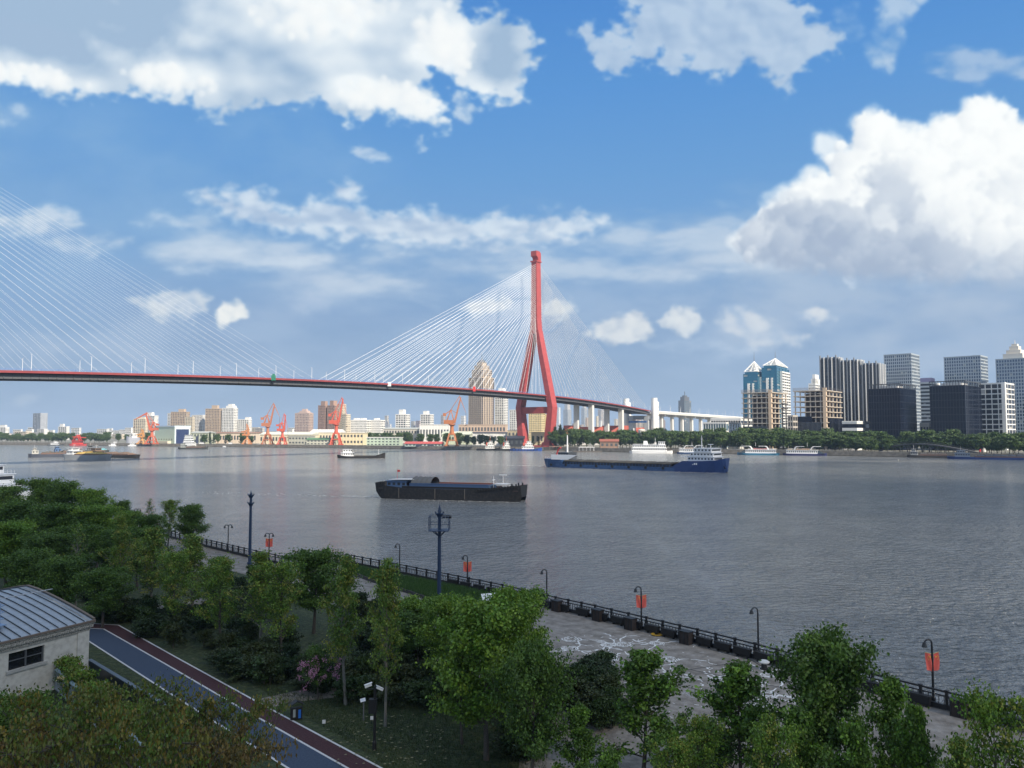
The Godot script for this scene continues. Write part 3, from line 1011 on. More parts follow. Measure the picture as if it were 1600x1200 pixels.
func build_right_bank_towers() -> void:
	var navy := mat(0.006, 0.009, 0.02, 0.10)
	navy.metallic_specular = 0.3
	var blueg := mat(0.055, 0.11, 0.21, 0.12, 0.55)
	var teal := mat(0.045, 0.20, 0.30, 0.15, 0.55)
	var grey := mat(0.20, 0.22, 0.25, 0.6)
	var white := mat(0.72, 0.72, 0.70, 0.7)
	var cream := mat(0.66, 0.62, 0.55, 0.8)
	var conc := mat(0.50, 0.44, 0.37, 0.9)
	var dark := mat(0.03, 0.033, 0.04, 0.6)
	# twin towers with open pyramids on top
	for e in [["teal glass tower with open white pyramid top, lower of the pair", 1162.0, 1186.0, 1197.0, 584.0, 563.0, 548.0, 905.0], ["teal glass and white tower with open pyramid top, taller of the pair", 1191.0, 1216.0, 1234.0, 574.0, 557.0, 545.0, 900.0]]:
		var L := lot("twin_tower", e[0], "pair of pyramid-topped towers", e[1], e[2], e[3], e[7], 34)
		var o: Node3D = L[0]
		var h := top_at(e[4], e[7]) - PARK
		var w: float = L[1]
		var dd: float = L[2]
		facade(o, -w, 0, -dd, 0, 0, h, 26, 3, 4, teal, teal, 0.25, 0.5)
		# white vertical bays
		for q in [[0.30, 0.46], [0.62, 0.74]]:
			facade(o, -w * (1.0 - q[0]), -w * (1.0 - q[1]), -2.0, 1.2, 0, h * 0.86, 24, 2, 1, white, dark, 0.5, 0.9, 0.3)
		facade(o, -0.5, 2.6, -dd * 0.9, -dd * 0.25, 0, h * 0.95, 26, 2, 4, white, dark, 0.5, 0.9, 0.3)
		slabbox("crown", o, Vector3(-w * 0.92, h, -dd * 0.92), Vector3(-w * 0.08, h + 3.0, -dd * 0.08), teal)
		var hp := top_at(e[5], e[7]) - PARK
		var m := MB.new()
		var apex := Vector3(-w * 0.5, hp, -dd * 0.5)
		var cs := [Vector3(-w * 0.95, h + 3, -dd * 0.95), Vector3(-w * 0.05, h + 3, -dd * 0.95), Vector3(-w * 0.05, h + 3, -dd * 0.05), Vector3(-w * 0.95, h + 3, -dd * 0.05)]
		for k in 4:
			m.beam(cs[k], apex, 0.9, 0.9)
			var j := (k + 1) % 4
			m.beam((cs[k] + cs[j]) * 0.5, apex, 0.6, 0.6)
			for s in 5:
				var f := s / 5.0
				m.beam(cs[k].lerp(apex, f), cs[j].lerp(apex, f), 0.7, 0.7)
		m.taper(Vector3(-w * 0.5, h + 3, -dd * 0.5), Vector3(-w * 0.5, hp - 3.0, -dd * 0.5), Vector3.RIGHT, Vector3.BACK, Vector2(w * 0.5, dd * 0.5), Vector2(2, 2))
		part("pyramid_frame", m.done(), white, o)
		var s := MB.new()
		s.tube([apex, Vector3(apex.x, top_at(e[6], e[7]) - PARK, apex.z)], [0.4, 0.15], 5)
		part("spire", s.done(), grey, o)
	# bare concrete frames still being clad
	for e in [["concrete building frame under construction with dark cladding at its foot only", 1160.0, 1207.0, 1230.0, 613.0, 740.0, 0.40], ["half-clad concrete building frame with stepped dark glass cladding", 1241.0, 1293.0, 1315.0, 610.0, 730.0, 0.46]]:
		var L := lot("unfinished_building", e[0], "", e[1], e[2], e[3], e[5], 38)
		var o: Node3D = L[0]
		var w: float = L[1]
		var dd: float = L[2]
		var h := top_at(e[4], e[5]) - PARK
		slabbox("core", o, Vector3(-w * 0.8, 0, -dd * 0.8), Vector3(-w * 0.2, h - 2.0, -dd * 0.3), mat(0.16, 0.13, 0.12, 0.9))
		var fl := 11
		for k in fl + 1:
			var y := h * k / fl
			slabbox("floor_slab", o, Vector3(-w - 0.8, y - 0.35, -dd - 0.6), Vector3(0.8, y + 0.35, 0.6), conc)
		for k in 7:
			var x := lerpf(-w + 0.8, -0.8, k / 6.0)
			slabbox("column", o, Vector3(x - 0.45, 0, -1.4), Vector3(x + 0.45, h, -0.5), conc)
		for k in 4:
			var z := lerpf(-dd + 0.8, -1.6, k / 4.0)
			slabbox("column", o, Vector3(-1.4, 0, z - 0.45), Vector3(-0.5, h, z + 0.45), conc)
		slabbox("lift_shaft", o, Vector3(-w * 0.10, 0, -2.2), Vector3(-0.02, h + 2.5, 0.9), mat(0.58, 0.45, 0.33, 0.9))
		# rooftop screen of scaffolding
		var sc := MB.new()
		for k in 40:
			var x := lerpf(-w - 0.8, 0.8, k / 39.0)
			sc.beam(Vector3(x, h, 0.5), Vector3(x, h + 3.2, 0.5), 0.15, 0.15)
		for k in 4:
			sc.beam(Vector3(-w - 0.8, h + 0.8 * k + 0.6, 0.5), Vector3(0.8, h + 0.8 * k + 0.6, 0.5), 0.12, 0.12)
		for k in 14:
			var z := lerpf(-dd, 0.4, k / 13.0)
			sc.beam(Vector3(0.7, h, z), Vector3(0.7, h + 3.2, z), 0.15, 0.15)
		part("roof_scaffold", sc.done(), mat(0.24, 0.20, 0.18, 0.9), o, true)
		# dark glass cladding with fins
		var hc: float = h * float(e[6])
		slabbox("cladding", o, Vector3(-w * 0.97, 0, 0.7), Vector3(-w * 0.16, hc, 1.1), navy)
		if e[6] > 0.4:
			slabbox("cladding", o, Vector3(-w * 0.97, hc, 0.7), Vector3(-w * 0.45, hc * 1.22, 1.1), navy)
			slabbox("cladding", o, Vector3(0.9, 0, -dd * 0.95), Vector3(1.3, hc * 1.15, -dd * 0.1), navy)
		var fin := MB.new()
		for k in 22:
			var x := lerpf(-w * 0.97, -w * 0.16, k / 21.0)
			fin.box(Vector3(x - 0.12, 0, 1.1), Vector3(x + 0.12, hc, 1.4))
		part("cladding_fin", fin.done(), mat(0.16, 0.18, 0.21, 0.4, 0.4), o, true)
	# site offices between them
	block("site_building", "small grey concrete stair frame between the two unfinished buildings", "", [1230, 1240, 1246, 650, 735, 38], 6, 2, 2, mat(0.45, 0.42, 0.38, 0.9), dark, 0.3, 0.6)
	# pale stepped tower behind
	block("pale_tower", "pale stepped tower peeking over the half-clad building", "", [1264, 1276, 1284, 600, 1300, 36], 20, 5, 4, white, dark, 0.5, 1.0, [[0.4, 1.0, 0.2, 1.0, 8.0], [0.6, 1.0, 0.4, 1.0, 15.0]])
	# slender dark towers with pale vertical fins
	for e in [["dark blue tower with pale vertical fins, first of the row from the unfinished frames", 1282.0, 1311.0, 1318.0, 558.0, 800.0, 5], ["dark blue tower with pale vertical fins, middle of its row", 1313.0, 1345.0, 1351.0, 562.0, 790.0, 6], ["dark blue tower with pale vertical fins beside the square-windowed slab tower", 1348.0, 1374.0, 1385.0, 567.0, 780.0, 5]]:
		var L := lot("finned_tower", e[0], "finned dark towers", e[1], e[2], e[3], e[5], 38)
		var o: Node3D = L[0]
		var w: float = L[1]
		var dd: float = minf(L[2], 40.0)
		var h := top_at(e[4], e[5]) - PARK
		facade(o, -w, 0, -dd, 0, 0, h, 30, e[6] * 2, 6, grey, blueg, 0.16, 0.25)
		for k in int(e[6]):
			var x := lerpf(-w * 0.92, -w * 0.02, k / float(e[6] - 1))
			slabbox("fin", o, Vector3(x - 0.75, 0, -0.3), Vector3(x + 0.1, h + (2.2 if k % 2 == 0 else 0.2), 2.2), white if k % 2 == 1 else grey)
			slabbox("glazed_bay", o, Vector3(x + 0.1, 0, -0.3), Vector3(x + 1.7, h - 1.5, 1.2), mat(0.03, 0.035, 0.045, 0.15))
		for k in 3:
			slabbox("fin", o, Vector3(-0.3, 0, -dd * (0.2 + 0.3 * k) - 0.8), Vector3(1.6, h + 0.5, -dd * (0.2 + 0.3 * k) + 0.4), white)
	# black glass cubes
	for e in [["low black glass cube beside the finned towers", 1357.0, 1409.0, 1432.0, 599.0, 690.0], ["larger black glass cube beside the white slatted block", 1453.0, 1511.0, 1534.0, 594.0, 670.0]]:
		var L := lot("black_glass_block", e[0], "black glass cubes", e[1], e[2], e[3], e[5], 44)
		var o: Node3D = L[0]
		var w: float = L[1]
		var dd: float = L[2]
		var h := top_at(e[4], e[5]) - PARK
		facade(o, -w, 0, -dd, 0, 0, h * 0.93, 9, 12, 10, mat(0.012, 0.015, 0.025, 0.3), navy, 0.07, 0.16, 0.2)
		# open steel screen on the roof
		var sc := MB.new()
		for k in 13:
			var x := lerpf(-w, 0, k / 12.0)
			sc.box(Vector3(x - 0.2, h * 0.93, -0.5), Vector3(x + 0.2, h, 0))
		for k in 11:
			var z := lerpf(-dd, 0, k / 10.0)
			sc.box(Vector3(-0.5, h * 0.93, z - 0.2), Vector3(0, h, z + 0.2))
		sc.box(Vector3(-w, h - 0.8, -0.5), Vector3(0.02, h, 0.02))
		sc.box(Vector3(-0.5, h - 0.8, -dd), Vector3(0.02, h - 0.02, -0.5))
		part("roof_screen", sc.done(), mat(0.05, 0.055, 0.065, 0.5), o)
		slabbox("plant_room", o, Vector3(-w * 0.75, h * 0.93, -dd * 0.6), Vector3(-w * 0.2, h * 0.975, -dd * 0.2), mat(0.45, 0.46, 0.47, 0.8))
	# slab towers with square windows
	var lite := mat(0.36, 0.41, 0.45, 0.6)
	block("square_window_tower", "grey slab tower gridded with square windows behind the smaller black cube", "square-windowed slab towers", [1383, 1428, 1439, 553, 860, 42], 28, 13, 8, lite, blueg, 0.32, 0.8)
	block("square_window_tower", "grey slab tower gridded with square windows behind the larger black cube", "square-windowed slab towers", [1477, 1537, 1546, 556, 860, 45], 28, 15, 6, lite, blueg, 0.32, 0.8)
	var o3 := block("square_window_tower", "tall grey tower with white stepped crown beyond the white slatted block", "square-windowed slab towers", [1558, 1640, 1660, 558, 790, 48], 26, 18, 6, lite, blueg, 0.32, 0.8)
	var h3 := top_at(558, 790) - PARK
	for q in [[9.0, 5.0], [6.5, 9.0], [4.2, 13.0], [2.6, 15.5]]:
		slabbox("crown_tier", o3, Vector3(-30.0 - q[0], h3 + 0.9, -12.0 - q[0]), Vector3(-30.0 + q[0], h3 + 0.9 + q[1], -12.0 + q[0]), cream)
	var sp := MB.new()
	sp.tube([Vector3(-30, h3 + 15, -12), Vector3(-30, h3 + 21, -12)], [0.5, 0.1], 6)
	part("spire", sp.done(), cream, o3)
	# banded building with lilac top
	var o9 := block("banded_building", "white banded building with lilac rooftop between the black cubes", "", [1438, 1458, 1470, 598, 900, 42], 17, 4, 4, white, dark, 0.5, 0.0)
	slabbox("lilac_rooftop", o9, Vector3(-14.5, top_at(598, 900) - PARK + 0.9, -18), Vector3(-0.5, top_at(590, 900) - PARK, -2), mat(0.46, 0.38, 0.55, 0.8))
	# white slatted block
	var o12 := block("slatted_block", "white block with dark horizontal window bands beside the larger black cube", "", [1530, 1573, 1586, 599, 705, 46], 13, 4, 3, white, mat(0.02, 0.022, 0.03, 0.2), 0.22, 0.7)
	slabbox("stair_wall", o12, Vector3(-2.4, 0, -2.5), Vector3(0.6, top_at(597, 705) - PARK, 0.8), white)
	# low buildings at the foot
	block("riverside_pavilion", "low glass pavilion with white roof beneath the viaduct end", "", [1098, 1135, 1160, 661, 760, 30], 3, 9, 6, white, mat(0.10, 0.16, 0.19, 0.1), 0.2, 0.3)
	block("riverside_office", "long white office with dark windows behind the glass pavilion", "", [1110, 1158, 1180, 655, 820, 30], 4, 12, 4, white, navy, 0.4, 0.5)
	var tk := thing("white_drum_building", "small white drum-shaped building beside the glass pavilion", "building", on(1150, 730, PARK))
	var dm := MB.new()
	dm.lathe([Vector2(7, 0), Vector2(7, 9.0), Vector2(6.4, 9.4), Vector2(0, 9.4)], 24)
	part("drum", dm.done(), white, tk)
	var db := MB.new()
	db.lathe([Vector2(7.05, 2.6), Vector2(7.1, 2.6), Vector2(7.1, 4.2), Vector2(7.05, 4.2)], 24)
	part("window_strip", db.done(), mat(0.12, 0.17, 0.2, 0.2), tk)
	block("striped_base_building", "low white building with dark bands at the finned towers' foot", "", [1315, 1340, 1358, 660, 700, 40], 4, 3, 3, white, navy, 0.42, 0.0)
	block("tan_base_building", "low tan building between the two black glass cubes", "", [1436, 1453, 1462, 664, 720, 42], 3, 3, 2, cream, dark, 0.5, 0.8)
	# white funnel-like tank and a red sign arm among the trees
	var tn := thing("white_tank", "white tapering tank standing in trees before the larger black cube", "tank", on(1537, 640, PARK))
	var tm := MB.new()
	tm.lathe([Vector2(1.7, 0), Vector2(2.6, 11.0), Vector2(2.4, 11.4), Vector2(0, 11.4)], 18)
	part("tank_shell", tm.done(), white, tn)
	var rd := thing("red_sculpture", "leaning red steel bar beside the white tank", "sculpture", on(1530, 640, PARK))
	var rmb := MB.new()
	rmb.beam(Vector3(0.8, 0, 0), Vector3(-1.2, 12.5, 0), 0.9, 0.9)
	rmb.beam(Vector3(0.8, 0, 0), Vector3(2.0, 4.0, 0), 0.6, 0.6)
	part("bar", rmb.done(), mat(0.5, 0.03, 0.04, 0.5), rd)

func build_left_bank_town() -> void:
	var white := mat(0.74, 0.73, 0.70, 0.8)
	var cream := mat(0.62, 0.55, 0.43, 0.8)
	var tan := mat(0.46, 0.36, 0.27, 0.8)
	var brick := mat(0.36, 0.24, 0.19, 0.85)
	var gl := mat(0.06, 0.07, 0.085, 0.25)
	var yel := mat(0.66, 0.54, 0.30, 0.8)
	var R1 := [[0.3, 0.7, 0.3, 0.8, 6.0]]
	# the tall stepped residential tower behind the bridge
	var o := block("tall_tower", "tall beige striped tower with stepped crown behind the bridge cables", "", [732, 752, 772, 590, 1250, 40], 34, 6, 7, mat(0.50, 0.41, 0.32, 0.8), mat(0.02, 0.024, 0.045, 0.3), 0.10, 1.9)
	var w := 20.0 / F * 1250 / cos(deg_to_rad(40.0))
	var dd := 20.0 / F * 1250 / sin(deg_to_rad(40.0))
	var h0 := top_at(590, 1250) - PARK
	var st := mat(0.48, 0.40, 0.32, 0.8)
	for q in [[0.10, 577.0], [0.2, 570.0], [0.3, 565.0]]:
		var h1 := top_at(q[1], 1250) - PARK
		facade(o, -w * (1.0 - q[0]), -w * q[0], -dd * (1.0 - q[0]), -dd * q[0], h0 - 0.5, h1, 4, 6, 6, st, mat(0.05, 0.055, 0.08, 0.2), 0.2, 1.4)
		h0 = h1
	var dome := MB.new()
	dome.lathe([Vector2(6.4, 0), Vector2(5.6, 2.5), Vector2(3.6, 4.2), Vector2(0.6, 5.0), Vector2(0.4, 11.0), Vector2(0.0, 17.0)], 16, Vector3(-w * 0.5, h0, -dd * 0.5))
	part("dome", dome.done(), mat(0.12, 0.13, 0.15, 0.5), o)
	# list: label, box, floors, bays, wall
	var B := [
		["grey tower with one sunlit white side standing alone downstream", [52, 62, 75, 646, 1750, 40], 22, 5, 6, mat(0.42, 0.45, 0.50, 0.7), []],
		["white apartment block in front of the lone grey tower", [59, 68, 76, 671, 1500, 35], 9, 4, 4, white, []],
		["white apartment block with two rooftop boxes beside the lone grey tower", [92, 103, 110, 667, 1550, 30], 12, 4, 3, white, [[0.1, 0.5, 0.3, 0.8, 5.0]]],
		["white block with stepped roof at the downstream end of the town", [-10, 8, 16, 668, 1500, 30], 10, 5, 3, white, [[0.5, 0.9, 0.3, 0.8, 4.0]]],
		["low cream apartment row downstream of the red floating crane", [24, 40, 51, 675, 1450, 30], 6, 6, 4, cream, []],
		["cream block with beige windows behind the bent red crane", [209, 226, 232, 655, 1400, 20], 14, 6, 3, cream, [[0.2, 0.9, 0.2, 0.8, 3.0]]],
		["tall white block behind the bent red crane", [228, 240, 248, 650, 1500, 30], 18, 4, 4, white, [[0.0, 0.6, 0.2, 0.8, 6.0]]],
		["white narrow block behind the green shipyard hall", [262, 268, 272, 646, 1520, 30], 18, 3, 2, white, []],
		["tan apartment tower behind the green shipyard hall", [267, 290, 297, 644, 1450, 18], 18, 9, 3, tan, [[0.45, 0.8, 0.2, 0.8, 5.0]]],
		["pale tan tower stepping down beside the green shipyard hall", [290, 300, 305, 652, 1420, 20], 16, 4, 2, cream, []],
		["white ribbed apartment slab between two tan towers", [300, 316, 322, 649, 1480, 20], 17, 7, 3, white, []],
		["tan-brown apartment tower behind the long shipyard shed", [321, 342, 348, 639, 1450, 18], 20, 9, 3, tan, [[0.4, 0.8, 0.2, 0.8, 6.0]]],
		["white apartment tower with round rooftop drums", [347, 364, 372, 638, 1440, 22], 20, 7, 3, white, [[0.3, 0.9, 0.1, 0.9, 4.0], [0.45, 0.8, 0.2, 0.8, 7.0]]],
		["lower white block with dark square windows beside the drum-topped tower", [372, 388, 394, 656, 1440, 20], 10, 5, 3, white, [[0.6, 1.0, 0.2, 0.8, 4.0]]],
		["brick-and-white round-topped apartment tower between the cranes", [461, 482, 490, 646, 1350, 22], 17, 9, 4, mat(0.50, 0.39, 0.35, 0.8), [[0.3, 0.8, 0.1, 0.9, 4.0], [0.2, 0.9, 0.0, 1.0, 1.0], [0.4, 0.7, 0.3, 0.7, 7.0]]],
		["dark-sided brown tower, first of the brown pair", [497, 507, 513, 634, 1350, 30], 22, 5, 4, brick, [[0.4, 1.0, 0.2, 1.0, 7.0]]],
		["brown tower with tall rooftop slabs, second of the brown pair", [511, 522, 530, 634, 1340, 30], 22, 5, 4, brick, [[0.3, 0.8, 0.1, 0.9, 8.0]]],
		["pale cream tower behind the tallest red crane", [526, 534, 541, 632, 1380, 30], 22, 4, 4, cream, []],
		["short cream tower beside the tallest red crane", [534, 540, 548, 648, 1300, 35], 15, 3, 4, cream, []],
		["white apartment slab with many ribs upstream of the tallest red crane", [546, 572, 580, 657, 1300, 18], 9, 13, 3, white, [[0.2, 0.4, 0.2, 0.8, 3.0], [0.6, 0.8, 0.2, 0.8, 3.0]]],
		["white ribbed apartment slab before the two white square-windowed towers", [578, 594, 602, 657, 1310, 20], 9, 9, 3, white, [[0.3, 0.6, 0.2, 0.8, 3.0]]],
		["white tower with large dark squares near its top, downstream one", [618, 634, 641, 648, 1350, 20], 12, 4, 3, white, [[0.25, 0.65, 0.2, 0.8, 8.0]]],
		["white tower with large dark squares near its top, upstream one", [657, 672, 678, 648, 1400, 20], 12, 4, 3, white, [[0.2, 0.6, 0.2, 0.8, 6.0]]],
		["white slab tower close behind the tall beige tower", [773, 787, 794, 611, 1300, 22], 30, 4, 3, white, [[0.3, 0.8, 0.2, 0.8, 4.0]]],
		["white tower seen just downstream of the red pylon leg", [796, 806, 813, 641, 1250, 25], 17, 3, 3, white, []],
		["yellow apartment block seen between the pylon legs", [826, 846, 852, 646, 1200, 18], 16, 7, 3, yel, []],
		["second yellow block seen between the pylon legs", [848, 858, 864, 648, 1220, 18], 16, 4, 3, yel, []],
	]
	for e in B:
		block("apartment_tower", e[0], "apartment blocks behind the shipyard", e[1], e[2], e[3], e[4], e[5], gl, 0.42, 1.0, e[6])
	# hazy skyline kilometres away
	var stone := mat(0.44, 0.40, 0.34, 0.8)
	var tint := mat(0.09, 0.13, 0.15, 0.15)
	var claddings := [stone, white, tan, mat(0.30, 0.31, 0.32, 0.5), brick, cream]
	var sky := [["far hazy slab tower just past the red pylon", [869, 873, 876, 637, 5200, 40], []], ["far hazy tower with a spired top past the pylon", [880, 887, 893, 640, 5600, 40], [[0.15, 0.85, 0.15, 0.85, 40.0], [0.3, 0.7, 0.3, 0.7, 70.0], [0.44, 0.56, 0.44, 0.56, 110.0]]], ["far tapering blue-grey tower beside the first side pier", [908, 913, 918, 638, 6000, 40], [[0.2, 0.8, 0.2, 0.8, 25.0]]], ["far hazy flat tower between the side piers", [934, 939, 944, 640, 5200, 40], []], ["dark rounded tower rising beyond the viaduct", [1060, 1070, 1080, 626, 2600, 40], [[0.15, 0.85, 0.15, 0.85, 12.0], [0.3, 0.7, 0.3, 0.7, 17.0], [0.47, 0.53, 0.47, 0.53, 30.0]]]]
	for e in sky:
		block("distant_skyscraper", e[0], "distant skyline", e[1], 24, 4, 4, (mat(0.10, 0.10, 0.105, 0.5) if e[1][0] == 1060 else claddings[int(e[1][0]) % 4]), tint, 0.3, 3.0, e[2])
	var r := RandomNumberGenerator.new()
	r.seed = 77
	for k in 26:
		var x := r.randf_range(888, 1035)
		var ww := r.randf_range(4, 8)
		block("distant_tower", "small tower block in the hazy skyline beyond the pylon", "distant skyline", [x, x + ww * 0.55, x + ww, r.randf_range(649, 664), r.randf_range(2600, 3600), 35], 14, 3, 3, claddings[r.randi() % 6], gl, 0.4, 1.6)
	for k in 14:
		var x := r.randf_range(600, 735)
		var ww := r.randf_range(5, 10)
		block("distant_tower", "small tower block far behind the shipyard", "distant blocks behind the shipyard", [x, x + ww * 0.55, x + ww, r.randf_range(648, 664), r.randf_range(3400, 4800), 35], 12, 3, 3, claddings[r.randi() % 6], gl, 0.4, 2.0)
	# low pale houses that close the gaps
	for k in 90:
		var x := r.randf_range(-20, 640)
		var ww := r.randf_range(7, 20)
		block("low_rise_block", "small pale low-rise block in the town behind the shipyard", "low-rise blocks of the town", [x, x + ww * 0.7, x + ww, r.randf_range(668, 679), r.randf_range(1500, 2400), 30], 6, 5, 3, [white, cream, white, mat(0.5, 0.47, 0.44, 0.8)][k % 4], gl, 0.45, 1.0)
	# long red roofs beside the pylon
	for e in [[880, 908, 668, 930], [905, 945, 670, 980], [940, 985, 668, 1010], [985, 1030, 671, 1060]]:
		var L := lot("red_roofed_house", "long white house with red roof behind the trees under the side span", "red-roofed houses", e[0], e[1] - 4, e[1], e[3], 12)
		var w2: float = L[1]
		slabbox("wall", L[0], Vector3(-w2, 0, -14), Vector3(0, 11, 0), white)
		var rf := MB.new()
		rf.profile(PackedVector2Array([Vector2(0.8, 0), Vector2(-14.8, 0), Vector2(-7, top_at(e[2], e[3]) - PARK - 11.0 + 2.5)]), Vector3(-w2 - 0.6, 11, 0), Vector3.BACK, Vector3.UP, Vector3(w2 + 1.2, 0, 0))
		part("roof", rf.done(), mat(0.42, 0.10, 0.07, 0.8), L[0])
		var wn := MB.new()
		for k in int(w2 / 3.2):
			for f in 3:
				wn.box(Vector3(-w2 + 1.0 + k * 3.2, 1.6 + f * 3.2, -0.1), Vector3(-w2 + 2.4 + k * 3.2, 3.2 + f * 3.2, 0.08))
		part("window", wn.done(), gl, L[0], true)

# ---------------------------------------------------------------- shipyard
func crane(label: String, px: float, d: float, tip_px: Vector2, nose_px: Vector2, m: Material, scale_w := 1.0) -> void:
	var base := on(px, d, PARK)
	var o := thing("portal_crane", label, "crane", base, 0.0, "shipyard cranes")
	var tip := at(tip_px.x, tip_px.y, d) - base
	var nose := at(nose_px.x, nose_px.y, d) - base
	var H := tip.y
	var s := signf(tip.x + 0.001)
	var w := scale_w
	var dark := mat(0.10, 0.05, 0.035, 0.8)
	for a in [[-1, -1], [1, -1], [1, 1], [-1, 1]]:
		var leg := MB.new()
		leg.taper(Vector3(5.0 * w * a[0], 1.4, 5.0 * w * a[1]), Vector3(2.2 * w * a[0], H * 0.27, 2.2 * w * a[1]), Vector3.RIGHT, Vector3.BACK, Vector2(1.6, 1.6) * w, Vector2(1.2, 1.2) * w)
		part("portal_leg", leg.done(), m, o)
		var bg := MB.new()
		bg.box(Vector3(5.0 * w * a[0] - 2.0 * w, 0, 5.0 * w * a[1] - 0.8), Vector3(5.0 * w * a[0] + 2.0 * w, 1.5, 5.0 * w * a[1] + 0.8))
		part("bogie", bg.done(), m, o)
	var ring := MB.new()
	for k in 2:
		var q := lerpf(5.0, 2.2, 0.45 + 0.45 * k) * w
		var y := H * (0.13 + 0.12 * k)
		for e in [[Vector3(-q, y, -q), Vector3(q, y, -q)], [Vector3(q, y, -q), Vector3(q, y, q)], [Vector3(q, y, q), Vector3(-q, y, q)], [Vector3(-q, y, q), Vector3(-q, y, -q)]]:
			ring.beam(e[0], e[1], 0.8 * w, 0.9 * w)
	part("portal_frame", ring.done(), m, o)
	var col := MB.new()
	col.lathe([Vector2(2.4 * w, H * 0.26), Vector2(1.7 * w, H * 0.36), Vector2(1.7 * w, H * 0.42), Vector2(3.2 * w, H * 0.44), Vector2(3.2 * w, H * 0.46), Vector2(0, H * 0.46)], 10)
	part("column", col.done(), m, o)
	var hs := MB.new()
	hs.box(Vector3(minf(-7.5 * s, 1.5 * s) * w, H * 0.46, -2.4 * w), Vector3(maxf(-7.5 * s, 1.5 * s) * w, H * 0.54, 2.4 * w))
	hs.box(Vector3(minf(1.5 * s, 3.5 * s) * w, H * 0.47, 0.4 * w), Vector3(maxf(1.5 * s, 3.5 * s) * w, H * 0.53, 2.6 * w))
	part("machine_house", hs.done(), m, o)
	var cw := MB.new()
	cw.box(Vector3(-7.0 * s * w - 1.6, H * 0.62, -1.6), Vector3(-7.0 * s * w + 1.6, H * 0.68, 1.6))
	cw.beam(Vector3(-7.0 * s * w, H * 0.65, 0), Vector3(-1.0 * s * w, H * 0.74, 0), 0.9, 0.9)
	part("counterweight", cw.done(), m, o)
	var af := MB.new()
	var peak := Vector3(-1.0 * s * w, H * 0.75, 0)
	for z in [-1.8, 1.8]:
		af.beam(Vector3(1.5 * s * w, H * 0.54, z * w), peak, 0.8, 0.8)
		af.beam(Vector3(-4.5 * s * w, H * 0.54, z * w), peak, 0.8, 0.8)
	part("a_frame", af.done(), m, o)
	var jib := MB.new()
	var root := Vector3(2.6 * s * w, H * 0.5, 0)
	for z in [-1.4, 1.4]:
		jib.taper(root + Vector3(0, 0, z * w), tip + Vector3(0, 0, z * 0.4), Vector3.RIGHT, Vector3.BACK, Vector2(1.8, 0.9) * w, Vector2(1.1, 0.6) * w)
	for k in 6:
		var f := (k + 1) / 7.0
		jib.beam(root.lerp(tip, f) + Vector3(0, 0, -1.4 * w), root.lerp(tip, f) + Vector3(0, 0, 1.4 * w), 0.5, 0.5)
	part("jib", jib.done(), m, o)
	var tie := MB.new()
	tie.beam(peak, tip + Vector3(-1.6 * s, 1.0, 0), 0.6, 0.6)
	tie.beam(root.lerp(tip, 0.35), peak, 0.5, 0.5)
	part("tie_rod", tie.done(), dark if scale_w > 1.2 else m, o)
	var nj := MB.new()
	nj.taper(tip + Vector3(-1.4 * s, 1.2, 0), nose, Vector3.UP, Vector3.BACK, Vector2(2.2, 1.6) * w, Vector2(0.7, 0.6) * w)
	part("nose_jib", nj.done(), m, o)
	var hk := MB.new()
	hk.tube([nose, nose + Vector3(0, -H * 0.24, 0)], [0.15, 0.15], 4)
	hk.box(nose + Vector3(-0.6, -H * 0.24 - 1.4, -0.6), nose + Vector3(0.6, -H * 0.24, 0.6))
	part("hook", hk.done(), dark, o)

func shed(label: String, px0: float, px1: float, py: float, d: float, wall: Material, roof: Material, gable := 0.0, depth := 18.0, rows := 1, door := false) -> Node3D:
	var o := thing("shipyard_building", label, "building", on((px0 + px1) * 0.5, d, PARK), -0.12, "shipyard buildings")
	var w := (px1 - px0) / F * d * 0.5
	var h := top_at(py, d) - PARK
	var hw := h - gable
	slabbox("wall", o, Vector3(-w, 0, -depth), Vector3(w, hw, 0), wall)
	var rf := MB.new()
	if gable > 0.0:
		rf.profile(PackedVector2Array([Vector2(0.8, 0), Vector2(0.8, 0.3), Vector2(-depth * 0.5, gable), Vector2(-depth - 0.8, 0.3), Vector2(-depth - 0.8, 0)]), Vector3(-w - 0.8, hw, 0), Vector3.BACK, Vector3.UP, Vector3(2.0 * w + 1.6, 0, 0))
	else:
		rf.box(Vector3(-w - 0.5, hw, -depth - 0.5), Vector3(w + 0.5, hw + 0.7, 0.5))
	part("roof", rf.done(), roof, o)
	var wn := MB.new()
	var n := maxi(3, int(w * 2.0 / 4.0))
	for r in rows:
		var y0 := hw * (r + 0.35) / rows
		var y1 := hw * (r + 0.75) / rows
		for k in n:
			var x := lerpf(-w, w, (k + 0.5) / n)
			wn.box(Vector3(x - 1.1, y0, -0.1), Vector3(x + 1.1, y1, 0.12))
	part("window", wn.done(), mat(0.07, 0.08, 0.09, 0.3), o, true)
	var pl := MB.new()
	for k in n + 1:
		var x := lerpf(-w + 0.3, w - 0.3, float(k) / n)
		pl.box(Vector3(x - 0.25, 0, 0), Vector3(x + 0.25, hw - 0.05, 0.3))
	part("pilaster", pl.done(), wall, o, true)
	if door:
		slabbox("door", o, Vector3(-w * 0.4, 0, 0), Vector3(-w * 0.1, hw * 0.7, 0.35), mat(0.05, 0.06, 0.10, 0.6))
		slabbox("door", o, Vector3(w * 0.25, 0, 0), Vector3(w * 0.6, hw * 0.7, 0.35), mat(0.05, 0.06, 0.10, 0.6))
	return o

